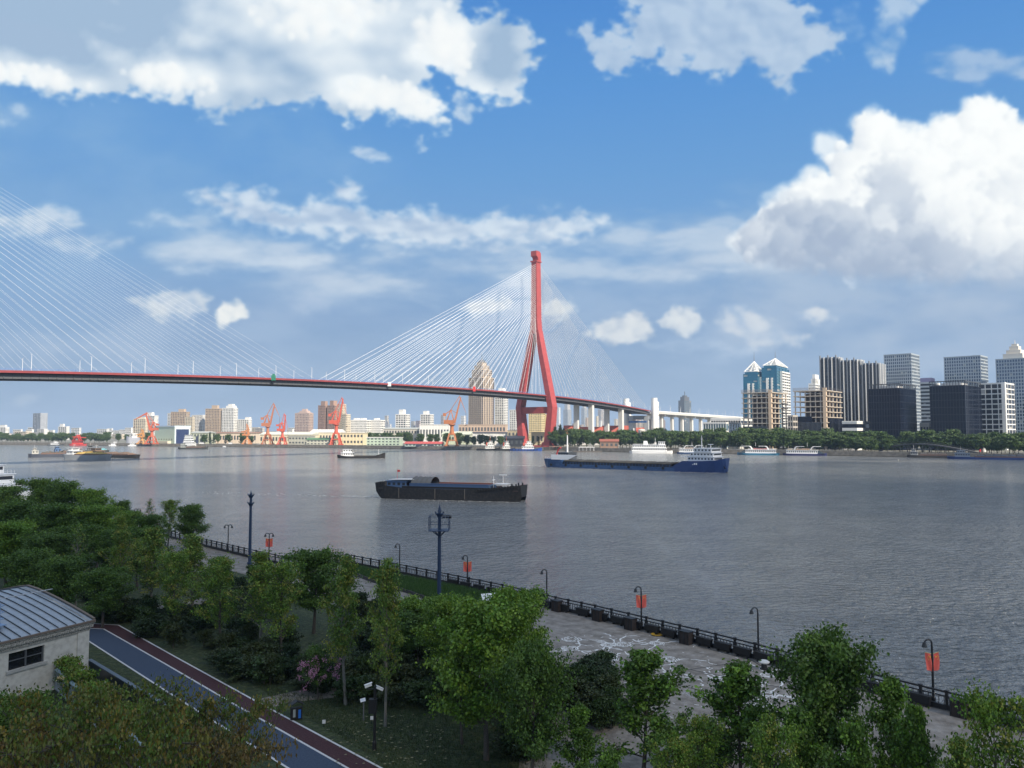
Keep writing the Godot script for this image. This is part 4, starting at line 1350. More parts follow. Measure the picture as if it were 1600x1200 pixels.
func build_shipyard() -> void:
	var white := mat(0.74, 0.73, 0.70, 0.8)
	var cream := mat(0.66, 0.60, 0.46, 0.8)
	var mint := mat(0.50, 0.60, 0.48, 0.7)
	var pgreen := mat(0.52, 0.62, 0.50, 0.6)
	var greyr := mat(0.40, 0.42, 0.40, 0.8)
	var redr := mat(0.50, 0.10, 0.09, 0.7)
	# building hall with its great door
	var L := lot("shipbuilding_hall", "big pale green shipyard hall with dark blue door opening", "", 243, 272, 298, 1040, 40)
	var o: Node3D = L[0]
	var w: float = L[1]
	var dd: float = L[2]
	var h := top_at(667, 1040) - PARK
	slabbox("side_wall", o, Vector3(-w, 0, -dd), Vector3(0, h, 0), pgreen)
	slabbox("roof", o, Vector3(-w - 0.5, h, -dd - 0.5), Vector3(0.9, h + 1.6, 0.5), mat(0.50, 0.60, 0.66, 0.6))
	slabbox("door_frame", o, Vector3(0, h * 0.86, -dd + 0.2), Vector3(0.8, h - 0.02, -0.2), mat(0.52, 0.60, 0.66, 0.6))
	slabbox("door_post", o, Vector3(0, 0, -2.0), Vector3(0.8, h * 0.86, -0.2), mat(0.55, 0.63, 0.66, 0.6))
	slabbox("door_post", o, Vector3(0, 0, -dd + 0.2), Vector3(0.8, h * 0.86, -dd + 2.0), mat(0.55, 0.63, 0.66, 0.6))
	for k in 6:
		slabbox("door_leaf", o, Vector3(0, 0, -2.0 - (dd - 4.0) * (k + 0.97) / 6.0), Vector3(0.35, h * 0.86, -2.0 - (dd - 4.0) * k / 6.0), mat(0.02, 0.035, 0.11, 0.5))
	var wn := MB.new()
	for k in 7:
		wn.box(Vector3(-w * 0.92 + k * w * 0.13, h * 0.22, -0.1), Vector3(-w * 0.92 + k * w * 0.13 + 2.2, h * 0.30, 0.15))
	part("window", wn.done(), mat(0.10, 0.09, 0.06, 0.4), o, true)
	slabbox("annex", o, Vector3(-w * 0.98, 0, 0.3), Vector3(-w * 0.15, h * 0.16, 5), cream)
	shed("grey-green workshop with two dark doors beside the green hall", 297, 326, 674, 1050, mat(0.45, 0.48, 0.38, 0.8), greyr, 2.0, 20, 2, true)
	shed("long cream shed with a thin brown roof behind the riverside firs", 318, 402, 675, 1090, mat(0.62, 0.52, 0.42, 0.8), mat(0.30, 0.17, 0.12, 0.8), 1.5, 20)
	shed("wide cream shed behind the brown and red cranes", 404, 488, 675, 1020, cream, mat(0.60, 0.60, 0.52, 0.8), 3.5, 30)
	shed("cream saw-tooth shed under the brown tower pair", 484, 532, 671, 1040, cream, white, 4.0, 20)
	shed("grey two-storey yard office behind small boats", 450, 486, 682, 968, mat(0.42, 0.42, 0.36, 0.8), greyr, 0.0, 14, 2)
	shed("long two-storey yard office with window bands beside the tallest red crane", 478, 524, 684, 950, mat(0.50, 0.50, 0.42, 0.8), mat(0.10, 0.20, 0.11, 0.8), 2.5, 14, 2)
	shed("cream warehouse with tall pilasters upstream of the tallest red crane", 530, 568, 677, 955, mat(0.70, 0.62, 0.42, 0.8), cream, 0.0, 18, 2)
	shed("pale mint office with two rows of windows beside the red-roofed shed", 572, 625, 684, 905, mint, white, 0.0, 14, 3)
	shed("low red-roofed riverside shed with pale walls", 632, 690, 690, 868, mat(0.45, 0.55, 0.52, 0.8), redr, 2.5, 12, 1, true)
	shed("long pale shed with window row under the white square-windowed towers", 598, 660, 668, 1120, mat(0.55, 0.52, 0.46, 0.8), greyr, 2.0, 24, 2)
	shed("white flat-roofed factory beside the brown crane by the bridge", 655, 702, 664, 1100, white, white, 0.0, 24, 1)
	shed("pale green low shed with arched roof left of the brown crane", 690, 735, 674, 1000, mat(0.58, 0.62, 0.46, 0.8), mat(0.62, 0.64, 0.50, 0.7), 4.0, 24)
	shed("tan podium with small square windows at the tall tower's foot", 716, 790, 664, 1060, mat(0.52, 0.40, 0.31, 0.8), mat(0.5, 0.38, 0.3, 0.8), 0.0, 24, 2)
	shed("long white shed with a dark roof edge before the tan podium", 738, 815, 675, 950, white, mat(0.06, 0.06, 0.08, 0.7), 1.2, 18, 1)
	shed("sand-coloured two-storey house beside the pylon leg", 793, 817, 673, 930, mat(0.48, 0.42, 0.30, 0.85), mat(0.35, 0.32, 0.28, 0.8), 0.0, 14, 2)
	shed("sand-coloured wall building seen under the crossbeam", 830, 856, 676, 920, mat(0.50, 0.42, 0.29, 0.85), mat(0.40, 0.36, 0.28, 0.8), 0.0, 12, 1)
	shed("dark tarpaulin-covered stack beside the moored tugs", 789, 818, 681, 850, mat(0.025, 0.03, 0.042, 0.7), mat(0.03, 0.035, 0.05, 0.6), 3.0, 12, 1)
	shed("brown-roofed riverside hut among trees near the white ferry", 938, 966, 686, 765, mat(0.30, 0.20, 0.15, 0.85), mat(0.26, 0.09, 0.06, 0.8), 2.5, 10, 1)
	# cranes
	var red := mat(0.50, 0.12, 0.065, 0.65)
	var rust := mat(0.42, 0.16, 0.085, 0.7)
	crane("tall red-orange portal crane with bent jib beside the green hall", 237, 1030, Vector2(228, 647), Vector2(210, 656), red)
	crane("small ochre portal crane beside the bent red crane", 222, 1035, Vector2(223, 671), Vector2(219, 677), mat(0.52, 0.26, 0.09, 0.7), 0.8)
	crane("tall rusty brown portal crane with jib dipping to its hook", 418, 985, Vector2(429, 632), Vector2(437, 651), rust)
	crane("slim bright red portal crane beside the rusty brown crane", 441, 968, Vector2(446, 648), Vector2(450, 671), mat(0.54, 0.10, 0.06, 0.65), 0.85)
	crane("tallest bright red portal crane before the brown tower pair", 525, 940, Vector2(536, 623), Vector2(542, 648), mat(0.54, 0.10, 0.06, 0.65), 1.1)
	crane("tall rusty orange portal crane beside the red-roofed shed", 706, 862, Vector2(720, 621), Vector2(728, 645), mat(0.46, 0.17, 0.07, 0.7), 1.15)
	crane("short orange crane before the long cream shed", 386, 1000, Vector2(387, 664), Vector2(391, 674), mat(0.52, 0.22, 0.09, 0.7), 0.8)

# ---------------------------------------------------------------- ships
func vessel(called: String, label: String, cat: String, a: Vector3, b: Vector3, group := "") -> Array:
	# local x runs from stern (a) to bow (b)
	var c := (a + b) * 0.5
	c.y = 0.0
	var d := b - a
	var o := thing(called, label, cat, c, atan2(-d.z, d.x), group)
	return [o, Vector2(d.x, d.z).length()]

func simple_hull(o: Node, Ln: float, beam: float, fb: float, m: Material, bow_up := 1.2, stern_up := 0.3) -> void:
	var h := MB.new()
	var B := beam * 0.5
	var Lh := Ln * 0.5
	h.hull([[-Lh, B * 0.55, B * 0.8, 0.3, fb + stern_up], [-Lh * 0.86, B * 0.85, B * 0.97, -0.6, fb + stern_up * 0.7], [-Lh * 0.5, B * 0.97, B, -0.6, fb], [0, B, B, -0.6, fb], [Lh * 0.5, B * 0.95, B, -0.6, fb + bow_up * 0.1], [Lh * 0.75, B * 0.72, B * 0.9, -0.6, fb + bow_up * 0.45], [Lh * 0.92, B * 0.3, B * 0.55, -0.6, fb + bow_up * 0.85], [Lh, 0.02, 0.12, 0.2, fb + bow_up]])
	part("hull", h.done(), m, o)

func deck_house(o: Node, x0: float, x1: float, hw: float, y0: float, y1: float, m: Material, windows := true, called := "cabin") -> void:
	var c := MB.new()
	c.box(Vector3(x0, y0, -hw), Vector3(x1, y1, hw))
	c.box(Vector3(x0 - 0.35, y1, -hw - 0.35), Vector3(x1 + 0.35, y1 + 0.16, hw + 0.35))
	var p := part(called, c.done(), m, o)
	if windows:
		var w := MB.new()
		var n := maxi(2, int((x1 - x0) / 1.5))
		for k in n:
			var x := lerpf(x0, x1, (k + 0.5) / n)
			for s in [-1.0, 1.0]:
				w.box(Vector3(x - 0.42, y0 + (y1 - y0) * 0.42, minf(hw * s, hw * s + 0.05 * s)), Vector3(x + 0.42, y0 + (y1 - y0) * 0.80, maxf(hw * s, hw * s + 0.05 * s)))
		w.box(Vector3(x1, y0 + (y1 - y0) * 0.42, -hw * 0.85), Vector3(x1 + 0.05, y0 + (y1 - y0) * 0.8, hw * 0.85))
		w.box(Vector3(x0 - 0.05, y0 + (y1 - y0) * 0.42, -hw * 0.85), Vector3(x0, y0 + (y1 - y0) * 0.8, hw * 0.85))
		part("cabin_window", w.done(), mat(0.03, 0.035, 0.045, 0.15), p, true)

func mast(o: Node, x: float, y0: float, y1: float, m: Material, r := 0.14) -> void:
	var t := MB.new()
	t.tube([Vector3(x, y0, 0), Vector3(x, y1, 0)], [r, r * 0.5], 6)
	t.beam(Vector3(x, lerpf(y0, y1, 0.72), -1.3), Vector3(x, lerpf(y0, y1, 0.72), 1.3), 0.12, 0.12)
	part("mast", t.done(), m, o)

func gunwale_rail(o: Node, x0: float, x1: float, hw: float, y: float, m: Material, h := 0.95) -> void:
	var r := MB.new()
	var n := maxi(3, int((x1 - x0) / 1.6))
	for s in [-1.0, 1.0]:
		for k in n + 1:
			var x := lerpf(x0, x1, float(k) / n)
			r.beam(Vector3(x, y, hw * s), Vector3(x, y + h, hw * s), 0.06, 0.06)
		for f in [0.5, 1.0]:
			r.beam(Vector3(x0, y + h * f, hw * s), Vector3(x1, y + h * f, hw * s), 0.06, 0.06)
	part("guard_rail", r.done(), m, o, true)

func cargo_barge(label: String, a: Vector3, b: Vector3, beam: float, fb: float, hullm: Material, cargom: Material, housem: Material, group: String) -> void:
	var V := vessel("river_barge", label, "barge", a, b, group)
	var o: Node3D = V[0]
	var Ln: float = V[1]
	simple_hull(o, Ln, beam, fb, hullm, 0.8, 0.5)
	slabbox("coaming", o, Vector3(-Ln * 0.22, fb, -beam * 0.4), Vector3(Ln * 0.36, fb + 0.9, beam * 0.4), mat(0.16, 0.10, 0.08, 0.8))
	var c := MB.new()
	for k in 7:
		var x := lerpf(-Ln * 0.20, Ln * 0.34, (k + 0.5) / 7.0)
		c.taper(Vector3(x, fb + 0.9, 0), Vector3(x, fb + 1.7 + 0.3 * (k % 3), 0), Vector3.RIGHT, Vector3.BACK, Vector2(Ln * 0.076, beam * 0.76), Vector2(Ln * 0.05, beam * 0.4))
	part("cargo", c.done(), cargom, o)
	deck_house(o, -Ln * 0.42, -Ln * 0.27, beam * 0.36, fb + 0.3, fb + 2.7, housem)
	deck_house(o, -Ln * 0.40, -Ln * 0.32, beam * 0.28, fb + 2.86, fb + 4.6, housem)
	mast(o, -Ln * 0.36, fb + 4.6, fb + 7.6, mat(0.6, 0.6, 0.6, 0.6), 0.1)

func tug(label: String, a: Vector3, b: Vector3, hullm: Material) -> void:
	var V := vessel("tugboat", label, "tugboat", a, b, "tugboats moored below the pylon")
	var o: Node3D = V[0]
	var Ln: float = V[1]
	var white := mat(0.74, 0.74, 0.72, 0.6)
	simple_hull(o, Ln, Ln * 0.3, 1.8, hullm, 1.6, 0.2)
	deck_house(o, -Ln * 0.12, Ln * 0.24, Ln * 0.10, 1.8, 4.6, white)
	deck_house(o, -Ln * 0.02, Ln * 0.20, Ln * 0.075, 4.76, 7.2, white)
	deck_house(o, Ln * 0.03, Ln * 0.16, Ln * 0.055, 7.36, 9.6, white)
	mast(o, Ln * 0.06, 9.6, 14.5, mat(0.55, 0.15, 0.06, 0.6), 0.2)
	var f := MB.new()
	f.tube([Vector3(-Ln * 0.08, 4.7, 0), Vector3(-Ln * 0.08, 8.2, 0)], [0.8, 0.8], 10)
	part("funnel", f.done(), mat(0.5, 0.1, 0.05, 0.6), o)
	var ty := MB.new()
	for k in 9:
		ty.tube([Vector3(lerpf(-Ln * 0.4, Ln * 0.36, k / 8.0), 1.2, Ln * 0.155), Vector3(lerpf(-Ln * 0.4, Ln * 0.36, k / 8.0), 1.2, Ln * 0.165)], [0.6, 0.6], 8)
	part("tyre_fender", ty.done(), mat(0.015, 0.015, 0.015, 0.9), o, true)

func tour_boat(label: String, a: Vector3, b: Vector3, hullm: Material, topm: Material, redm: Material) -> void:
	var V := vessel("tour_boat", label, "boat", a, b, "tour boats at the far quay")
	var o: Node3D = V[0]
	var Ln: float = V[1]
	var white := mat(0.72, 0.73, 0.74, 0.5)
	simple_hull(o, Ln, Ln * 0.26, 1.5, hullm, 0.6, 0.2)
	deck_house(o, -Ln * 0.42, Ln * 0.30, Ln * 0.115, 1.5, 4.3, white)
	var nose := MB.new()
	nose.profile(PackedVector2Array([Vector2(Ln * 0.30, 1.5), Vector2(Ln * 0.46, 1.6), Vector2(Ln * 0.30, 4.4)]), Vector3(0, 0, -Ln * 0.11), Vector3.RIGHT, Vector3.UP, Vector3(0, 0, Ln * 0.22))
	part("bow_screen", nose.done(), mat(0.06, 0.08, 0.10, 0.15), o)
	slabbox("upper_deck", o, Vector3(-Ln * 0.40, 4.5, -Ln * 0.10), Vector3(Ln * 0.24, 4.62, Ln * 0.10), topm)
	var st := MB.new()
	for k in 8:
		st.box(Vector3(lerpf(-Ln * 0.2, Ln * 0.12, k / 8.0), 4.62, -Ln * 0.07), Vector3(lerpf(-Ln * 0.2, Ln * 0.12, k / 8.0) + 0.8, 5.6, Ln * 0.07))
	part("bench", st.done(), redm, o, true)
	for x in [-Ln * 0.24, Ln * 0.14]:
		var ar := MB.new()
		for s in [-1.0, 1.0]:
			ar.tube([Vector3(x, 4.6, Ln * 0.10 * s), Vector3(x + 1.0, 6.6, Ln * 0.10 * s), Vector3(x + 2.4, 7.3, Ln * 0.09 * s)], [0.3, 0.28, 0.25], 6)
		ar.box(Vector3(x + 1.4, 7.2, -Ln * 0.1), Vector3(x + 7.5, 7.4, Ln * 0.1))
		part("canopy_arch", ar.done(), white, o)
	mast(o, Ln * 0.06, 7.4, 10.5, white, 0.12)
	gunwale_rail(o, -Ln * 0.40, Ln * 0.24, Ln * 0.10, 4.62, white)

func wake(mb: MB, p: Vector3, dir: Vector3, side: Vector3, n: int, spread: float, r: RandomNumberGenerator, reach := 26.0) -> void:
	for k in n:
		var t := r.randf()
		var c := p - dir * (t * reach) + side * (r.randf_range(-1, 1) * (0.4 + t * spread))
		var s := r.randf_range(0.12, 0.5) * (1.2 - t)
		var a := r.randf() * TAU
		var pts := []
		for j in 5:
			pts.append(c + Vector3(cos(a + TAU * j / 5.0) * s * r.randf_range(0.7, 2.2), 0.03 + 0.05 * r.randf(), sin(a + TAU * j / 5.0) * s))
		for j in range(1, 4):
			mb.tri(pts[0], pts[j], pts[j + 1], Vector3.UP)

func build_ships() -> void:
	var white := mat(0.74, 0.75, 0.76, 0.5)
	var black := mottled("black_hull", 41, 9.0, 0.02, 4, [[0.25, 0.007, 0.007, 0.008], [0.55, 0.014, 0.013, 0.013], [0.8, 0.035, 0.029, 0.024]], 0.6)
	var navy := mat(0.02, 0.05, 0.13, 0.5)
	var rubber := mat(0.012, 0.012, 0.012, 0.9)
	# black motor barge in mid river
	var V := vessel("motor_barge", "large black steel motor barge with blue coaming in mid river", "barge", gp(594, 777), gp(819, 783))
	var o: Node3D = V[0]
	var Ln: float = V[1]
	var Lh := Ln * 0.5
	var h := MB.new()
	h.hull([[-Lh, 2.6, 3.4, 2.0, 4.6], [-Lh + 1.2, 3.0, 4.0, 0.6, 4.4], [-Lh + 3.2, 3.9, 4.3, -0.8, 3.9], [-Lh + 9.0, 4.3, 4.4, -0.8, 3.35], [0, 4.4, 4.4, -0.8, 3.15], [Lh - 9.0, 4.4, 4.4, -0.8, 3.3], [Lh - 4.0, 4.1, 4.4, -0.8, 3.8], [Lh - 1.6, 3.2, 4.2, -0.6, 4.2], [Lh - 0.4, 2.6, 3.9, 0.0, 4.4], [Lh, 2.4, 3.7, 1.2, 4.5]], false)
	part("hull", h.done(), black, o)
	slabbox("deck", o, Vector3(-Lh + 1.5, 2.9, -4.1), Vector3(-Lh + 12.5, 3.1, 4.1), mat(0.05, 0.045, 0.04, 0.9))
	slabbox("foredeck", o, Vector3(Lh - 9.0, 2.9, -4.1), Vector3(Lh - 0.8, 3.1, 4.1), mat(0.07, 0.05, 0.045, 0.9))
	slabbox("hold_floor", o, Vector3(-Lh + 12.5, 0.4, -4.0), Vector3(Lh - 9.0, 0.6, 4.0), mat(0.13, 0.075, 0.055, 0.9))
	var rail := MB.new()
	for s in [-1.0, 1.0]:
		rail.beam(Vector3(-Lh + 9, 3.55, 4.25 * s), Vector3(Lh - 9, 3.5, 4.25 * s), 0.35, 0.5)
	part("gunwale", rail.done(), rubber, o)
	for s in [-1.0, 1.0]:
		var cm := MB.new()
		cm.beam(Vector3(-Lh + 11, 3.75, 3.4 * s), Vector3(Lh - 9.5, 3.75, 3.4 * s), 0.3, 1.5)
		cm.beam(Vector3(-Lh + 11, 4.55, 3.4 * s), Vector3(Lh - 9.5, 4.55, 3.4 * s), 0.5, 0.16)
		part("coaming", cm.done(), mat(0.045, 0.09, 0.19, 0.6) if s > 0 else mat(0.24, 0.10, 0.075, 0.8), o)
	slabbox("hold_bulkhead", o, Vector3(Lh - 9.6, 0.6, -3.3), Vector3(Lh - 9.3, 4.5, 3.3), mat(0.06, 0.11, 0.2, 0.7))
	# folded hatch hood: a ribbed half barrel
	var arc := MB.new()
	for k in 12:
		var a := PI * k / 12.0
		var b := PI * (k + 1) / 12.0
		for e in [[3.4, 1.0], [3.2, -1.0]]:
			arc.quad(Vector3(-Lh + 11.5, 4.2 + 2.0 * sin(a), -cos(a) * e[0]), Vector3(-Lh + 17.5, 4.2 + 2.0 * sin(a), -cos(a) * e[0]), Vector3(-Lh + 17.5, 4.2 + 2.0 * sin(b), -cos(b) * e[0]), Vector3(-Lh + 11.5, 4.2 + 2.0 * sin(b), -cos(b) * e[0]), Vector3(0, sin(a), -cos(a)) * e[1])
	for x in [11.5, 13.0, 14.5, 16.0, 17.5]:
		var pts := []
		var rr := []
		for k in 13:
			pts.append(Vector3(-Lh + x, 4.25 + 2.05 * sin(PI * k / 12.0), -cos(PI * k / 12.0) * 3.45))
			rr.append(0.1)
		arc.tube(pts, rr, 5)
	part("hatch_hood", arc.done(), mat(0.10, 0.105, 0.11, 0.8), o)
	deck_house(o, -Lh + 3.4, -Lh + 9.5, 2.6, 3.1, 5.0, mat(0.06, 0.12, 0.24, 0.6))
	var aw := MB.new()
	aw.obox(Vector3(-Lh + 8.0, 5.5, 0), Vector3(8.0, 0.12, 5.4), Basis(Vector3.BACK, 0.02))
	for x in [-Lh + 4.6, -Lh + 11.4]:
		for z in [-2.4, 2.4]:
			aw.beam(Vector3(x, 3.1, z), Vector3(x, 5.5, z), 0.1, 0.1)
	part("awning", aw.done(), mat(0.55, 0.56, 0.56, 0.8), o)
	var fl := MB.new()
	fl.tube([Vector3(-Lh + 5.5, 5.5, 0), Vector3(-Lh + 5.5, 8.4, 0)], [0.06, 0.04], 5)
	fl.box(Vector3(-Lh + 5.5, 7.6, -0.02), Vector3(-Lh + 6.4, 8.2, 0.02))
	part("flagstaff", fl.done(), mat(0.5, 0.05, 0.04, 0.7), o)
	var wd := MB.new()
	wd.box(Vector3(Lh - 8.6, 4.6, -2.0), Vector3(Lh - 4.6, 4.75, 2.0))
	for x in [Lh - 8.4, Lh - 4.8]:
		for z in [-1.8, 1.8]:
			wd.beam(Vector3(x, 3.1, z), Vector3(x, 4.6, z), 0.12, 0.12)
	part("bow_canopy", wd.done(), mat(0.5, 0.52, 0.55, 0.7), o)
	var wl := MB.new()
	wl.tube([Vector3(Lh - 7.2, 3.6, -1.2), Vector3(Lh - 7.2, 3.6, 1.2)], [0.45, 0.45], 10)
	wl.tube([Vector3(Lh - 5.5, 3.5, -1.0), Vector3(Lh - 5.5, 3.5, 1.0)], [0.35, 0.35], 10)
	part("windlass", wl.done(), mat(0.2, 0.07, 0.05, 0.7), o)
	mast(o, Lh - 9.0, 3.1, 6.8, white, 0.12)
	var an := MB.new()
	an.tube([Vector3(Lh - 6.2, 4.7, 0), Vector3(Lh - 6.2, 7.2, 0)], [0.08, 0.06], 5)
	an.box(Vector3(Lh - 7.3, 7.1, -0.2), Vector3(Lh - 5.1, 7.3, 0.2))
	part("radar", an.done(), white, o)
	var bo := MB.new()
	for x in [Lh - 2.6, Lh - 1.4, -Lh + 1.6, -Lh + 2.6]:
		for z in [-3.2, 3.2]:
			bo.tube([Vector3(x, 4.0, z), Vector3(x, 4.9, z)], [0.2, 0.24], 8)
	part("bollard", bo.done(), rubber, o, true)
	for k in 14:
		var ty := MB.new()
		var x := lerpf(Lh - 12.0, Lh - 1.8, k / 13.0)
		var z := 4.5 if k < 9 else lerpf(4.5, 4.3, (k - 8) / 5.0)
		ty.tube([Vector3(x, 3.1 + 0.08 * k, z - 0.05), Vector3(x, 3.1 + 0.08 * k, z + 0.25)], [0.42, 0.42], 10)
		part("tyre_fender", ty.done(), rubber, o)
	var st := MB.new()
	for x in [-Lh + 8.0, -3.0, 6.0]:
		st.box(Vector3(x, 0.4, 4.40), Vector3(x + 0.16, 3.2, 4.47))
	part("rubbing_strip", st.done(), mat(0.16, 0.14, 0.12, 0.8), o)
	# blue coaster with long hatches
	V = vessel("cargo_ship", "long blue cargo ship with grey hatch covers and white bridge house", "ship", gp(860, 729), gp(1137, 738.5))
	o = V[0]
	Ln = V[1]
	Lh = Ln * 0.5
	var blue := mottled("blue_hull", 43, 14.0, 0.02, 4, [[0.3, 0.014, 0.055, 0.15], [0.6, 0.022, 0.075, 0.20], [0.85, 0.08, 0.12, 0.20]], 0.5)
	var deep := mat(0.010, 0.036, 0.14, 0.45)
	h = MB.new()
	h.hull([[-Lh, 4.5, 6.0, 1.0, 4.6], [-Lh + 3, 6.0, 7.0, -1, 4.6], [-Lh + 12.0, 7.4, 7.5, -1, 4.4], [-Lh + 12.6, 7.4, 7.5, -1, 1.9], [Lh - 24.0, 7.5, 7.5, -1, 1.9]], true)
	part("hull", h.done(), blue, o)
	var fc := MB.new()
	fc.hull([[Lh - 26.0, 7.45, 7.5, -1, 1.95], [Lh - 20.0, 7.4, 7.5, -1, 5.2], [Lh - 10.0, 6.6, 7.4, -1, 5.4], [Lh - 4.0, 4.4, 6.4, -1, 5.8], [Lh - 1.0, 1.6, 4.2, -0.5, 6.4], [Lh, 0.3, 2.6, 0.6, 6.8]], true)
	part("forecastle", fc.done(), deep, o)
	for k in 26:
		var x := lerpf(-Lh + 13.5, Lh - 26.5, k / 26.0)
		var x2 := lerpf(-Lh + 13.5, Lh - 26.5, (k + 0.93) / 26.0)
		var hc := MB.new()
		hc.profile(PackedVector2Array([Vector2(-6.7, 0), Vector2(6.7, 0), Vector2(6.5, 0.4), Vector2(0, 0.9 + 0.08 * (k % 3)), Vector2(-6.5, 0.4)]), Vector3(x, 3.4, 0), Vector3.BACK, Vector3.UP, Vector3(x2 - x, 0, 0))
		part("hatch_cover", hc.done(), mat(0.052, 0.047, 0.037, 0.9) if k % 4 else mat(0.085, 0.075, 0.058, 0.9), o)
	for s in [-1.0, 1.0]:
		slabbox("hatch_coaming", o, Vector3(-Lh + 13, 1.9, 6.2 * s - 0.15), Vector3(Lh - 26.2, 3.4, 6.2 * s + 0.15), mat(0.025, 0.03, 0.045, 0.7))
	var stay := MB.new()
	for k in 34:
		var x := lerpf(-Lh + 14, Lh - 27, k / 33.0)
		stay.box(Vector3(x - 0.12, 1.9, 6.35), Vector3(x + 0.12, 3.2, 6.7))
	part("coaming_stay", stay.done(), mat(0.02, 0.05, 0.12, 0.6), o, true)
	var ty2 := MB.new()
	for k in 8:
		var x := lerpf(-Lh + 6, Lh - 30, k / 7.0)
		ty2.tube([Vector3(x, 1.5, 7.5), Vector3(x, 1.5, 7.85)], [0.7, 0.7], 10)
	part("tyre_fender", ty2.done(), rubber, o, true)
	# white stern bulwark, mast, davit
	var sb := MB.new()
	sb.profile(PackedVector2Array([Vector2(-Lh + 6, 4.3), Vector2(-Lh + 17, 4.3), Vector2(-Lh + 23, 7.0), Vector2(-Lh + 6, 7.0)]), Vector3(0, 0, 7.3), Vector3.RIGHT, Vector3.UP, Vector3(0, 0, 0.25))
	sb.box(Vector3(-Lh + 6, 4.3, -7.0), Vector3(-Lh + 6.3, 6.6, 7.0))
	part("stern_bulwark", sb.done(), white, o)
	deck_house(o, -Lh + 8, -Lh + 15, 4.0, 4.4, 8.0, mat(0.08, 0.09, 0.10, 0.6))
	var mt := MB.new()
	mt.tube([Vector3(-Lh + 11.5, 8, 0), Vector3(-Lh + 11.5, 17.5, 0)], [0.55, 0.25], 8)
	part("white_mast", mt.done(), white, o)
	var dv := MB.new()
	var dp := []
	var dr := []
	for k in 9:
		var a := PI * k / 8.0
		dp.append(Vector3(-Lh + 4.6 + 2.4 * -cos(a) * 0.6 + 1.0, 5.0 + 5.5 * sin(a * 0.62), 0))
		dr.append(0.42)
	dv.tube(dp, dr, 7)
	part("stern_davit", dv.done(), mat(0.5, 0.05, 0.05, 0.6), o)
	gunwale_rail(o, -Lh + 1, -Lh + 6, 6.2, 4.6, white)
	# bridge house forward
	for e in [[-18.0, -4.6, 5.2, 5.2, 7.2], [-16.8, -5.0, 4.8, 7.4, 9.2]]:
		deck_house(o, Lh + e[0], Lh + e[1], e[2], e[3], e[4], white)
	deck_house(o, Lh - 14.5, Lh - 5.6, 5.6, 9.4, 11.3, white, true, "wheelhouse")
	mast(o, Lh - 13.0, 11.4, 17.5, white, 0.25)
	var rd := MB.new()
	rd.tube([Vector3(Lh - 8.0, 11.4, 1), Vector3(Lh - 8.0, 13.2, 1)], [0.15, 0.1], 6)
	rd.box(Vector3(Lh - 9.3, 13.1, 0.8), Vector3(Lh - 6.7, 13.4, 1.2))
	part("radar", rd.done(), white, o)
	for e in [[-21.5, -18.0, 5.3, 7.2], [-20.0, -16.8, 4.9, 9.2]]:
		slabbox("balcony", o, Vector3(Lh + e[0], e[3], -e[2]), Vector3(Lh + e[1] - 0.4, e[3] + 0.16, e[2]), white)
	gunwale_rail(o, Lh - 21.4, Lh - 18.4, 5.1, 7.36, white)
	gunwale_rail(o, Lh - 19.9, Lh - 17.2, 4.7, 9.36, white)
	var ac := MB.new()
	ac.beam(Vector3(Lh - 1.6, 4.6, 2.4), Vector3(Lh - 0.2, 2.2, 2.5), 0.3, 0.3)
	ac.beam(Vector3(Lh - 1.0, 2.3, 1.8), Vector3(Lh + 0.4, 2.1, 3.1), 0.3, 0.35)
	part("anchor", ac.done(), rubber, o)
	var nm := MB.new()
	for k in 5:
		nm.box(Vector3(Lh - 16.5 + k * 0.95, 3.6, 6.9), Vector3(Lh - 16.5 + k * 0.95 + 0.6, 4.4, 7.42))
	part("name_lettering", nm.done(), white, o, true)
	# small black coaster with white house
	V = vessel("small_freighter", "small black freighter with white wheelhouse aft and raised bow", "ship", gp(528, 716), gp(602, 716))
	o = V[0]
	Ln = V[1]
	simple_hull(o, Ln, 7.0, 1.3, black, 3.0, 1.3)
	deck_house(o, -Ln * 0.42, -Ln * 0.18, 2.8, 1.6, 4.0, white)
	deck_house(o, -Ln * 0.38, -Ln * 0.22, 2.3, 4.2, 6.4, white)
	mast(o, Ln * 0.36, 2.8, 6.6, white, 0.15)
	slabbox("hatch", o, Vector3(-Ln * 0.14, 1.3, -2.6), Vector3(Ln * 0.28, 2.0, 2.6), mat(0.05, 0.045, 0.04, 0.8))
	# barge cluster downstream
	var dusty := mat(0.10, 0.085, 0.07, 0.9)
	var G := "barges anchored downstream"
	cargo_barge("long dark barge at the head of the anchored cluster", gp(44, 715), gp(112, 714), 9.0, 2.4, mat(0.05, 0.06, 0.085, 0.7), dusty, mat(0.45, 0.45, 0.42, 0.7), G)
	cargo_barge("dark barge with blue house in the anchored cluster", gp(80, 712), gp(140, 711), 9.0, 2.6, mat(0.035, 0.04, 0.05, 0.7), dusty, mat(0.08, 0.16, 0.32, 0.6), G)
	cargo_barge("pale grey barge with yellow cargo hatch in the anchored cluster", gp(106, 718), gp(172, 719.5), 10.0, 3.4, mat(0.30, 0.32, 0.34, 0.7), mat(0.52, 0.36, 0.10, 0.7), white, G)
	cargo_barge("black barge with low brown cargo behind the yellow one", gp(140, 714), gp(218, 716), 9.0, 2.0, mat(0.03, 0.03, 0.032, 0.7), mat(0.16, 0.11, 0.08, 0.9), mat(0.2, 0.14, 0.1, 0.8), G)
	cargo_barge("barge with turquoise tarpaulin at the back of the cluster", gp(136, 708), gp(170, 708), 9.0, 2.0, mat(0.05, 0.06, 0.06, 0.7), mat(0.16, 0.42, 0.46, 0.7), mat(0.2, 0.2, 0.2, 0.8), G)
